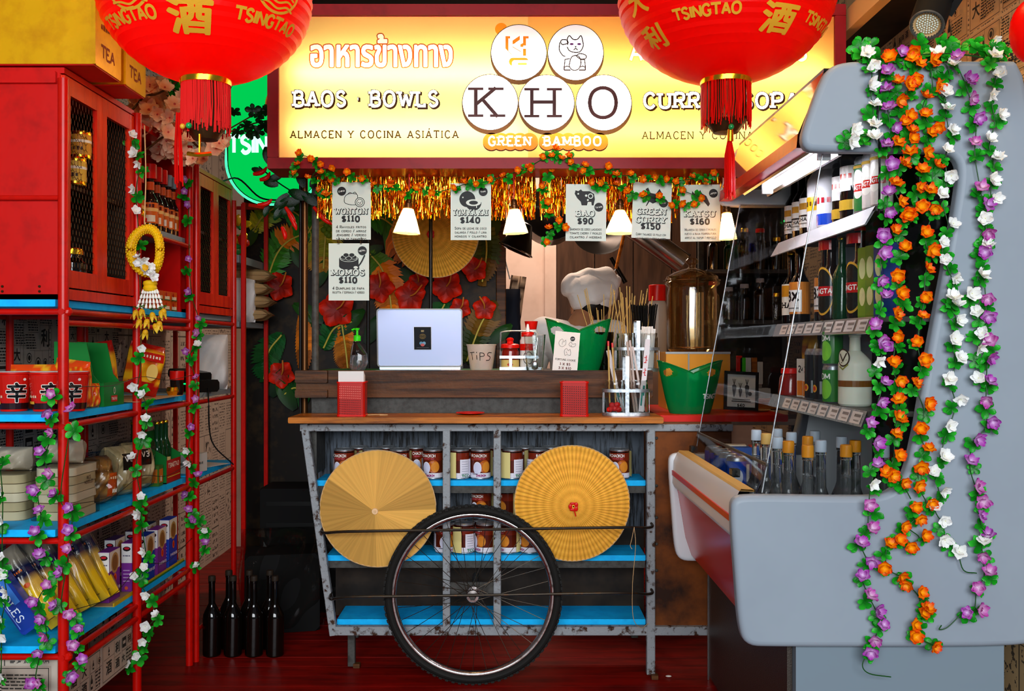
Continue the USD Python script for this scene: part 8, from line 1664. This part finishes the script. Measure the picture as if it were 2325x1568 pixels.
vine('purple_garland', 'purple and pink flower garland at the right of the fridge panel', Vc('905,225 985,390 1015,520,k 1070,655 1040,830,k 1090,1150,k 1120,1275 1135,1475,k', '1140,25,k 1115,165 1130,495,k 1135,620 1140,795,k 1140,905 1140,1085 1120,1215,k 1165,1370 1050,1490', '885,125 925,285,k 970,378,k 945,468 1000,590 975,625,w 965,715,k 1005,820,k 935,915,k 945,1050,k 865,1070', 'purple'), YV, S1, S2, 107, fg, tail=[(2155, 1424), (2135, 1430), (2140, 1420)])
vine('white_garland', 'rightmost white flower garland, ending halfway down the fridge panel', Vc('1170,110 1180,215 1215,330 1160,490 1215,635 1140,805 1200,935 1160,1095 1185,1225 1110,1370', '1130,120 1090,330 1010,460 1055,590 1090,740 1075,840 1060,1060', '', 'white'), YV, S1, S2, 108, fg)
r_ = random.Random(44)
t = thing('leaf_cluster', 'thick green silk leaves heaped on the fridge top edge', 'leaves', (0, 0, 0))
for i in range(30):
    x, y = r_.uniform(1950, 2285), r_.uniform(98, 150); part(t, 'leaf_spray', orient(leaf_spray(.034, r_), facing(r_, 55), at(x, y, 2.592 + (150 - y) * .0016)), 'leaf', 60)
part(t, 'stem', G().add(tube(spline([at(1945, 138, 2.6), at(2050, 128, 2.6), at(2160, 122, 2.6), at(2280, 138, 2.6)], 6), .002, 5), '1a4a1a'), 'vc')
La = lambda s, k: crop(0, 780, 3.733, s, k)
Lb = lambda s, k: crop(0, 1160, 3.843, s, k)
lg = 'garlands on the rack posts'
yl = lambda x, y: 2.752
vine('purple_garland', 'purple flower garland twining down before the nearest red post', La('450,425,k 410,580 455,745,k 350,910 430,1090,k 300,1225 350,1405', 'purple') + Lb('310,175 365,375 540,525 415,635,k 300,775 365,925 410,1070,k 350,1215 280,1500 350,1490,k', 'purple'), yl, .0175, .029, 201, lg)
vine('purple_garland', 'second purple garland close to the right of the nearest red post', La('620,555,k 470,1280 600,1380', 'purple') + Lb('610,155 610,315,k 495,820 610,890,k 700,1000 640,1165,k 735,1285 630,1430', 'purple'), lambda x, y: 2.755, .0175, .029, 202, lg)
vine('white_garland', 'white flower garland at the left picture edge beside the bottom shelf', La('-20,930 15,1240 10,1480', 'white') + Lb('10,410 12,550 65,695 5,900 5,1090 0,1430', 'white'), lambda x, y: 2.76, .0175, .030, 203, lg)
yp2 = lambda x, y: 3.308
vine('white_garland', 'white flower garland running down the middle red post', [(303, 306, 'white'), (307, 350, 'white'), (316, 372, 'white'), (306, 430, 'white'), (312, 480, 'white')] + La('1205,40 1140,360 1215,430 1245,630 1215,760 1130,960 1200,1290 1185,1440', 'white') + Lb('1215,20 1265,350 1265,480 1180,560 1275,730 1375,895 1275,1000 1245,1130 1195,1260 1115,1330', 'white'), yp2, .0175, .031, 204, lg)
yp3 = lambda x, y: 3.855
vine('purple_garland', 'dim purple and white garland hanging along the doubled far posts', [(423, 405, 'pink'), (420, 435, 'purple'), (428, 464, 'purple')] + crop(0, 400, 3.733, '1600,700 1605,975 1690,1195,k 1675,1320,k 1680,1420,w 1575,1480', 'purple') + La('1670,290,k 1670,465,k 1620,700 1590,900,w 1600,1005,w 1680,1110 1580,1280 1600,1400 1640,1480', 'purple') + Lb('1690,75 1790,160,w 1805,265 1720,470,w', 'purple'), yp3, .0165, .029, 205, lg)
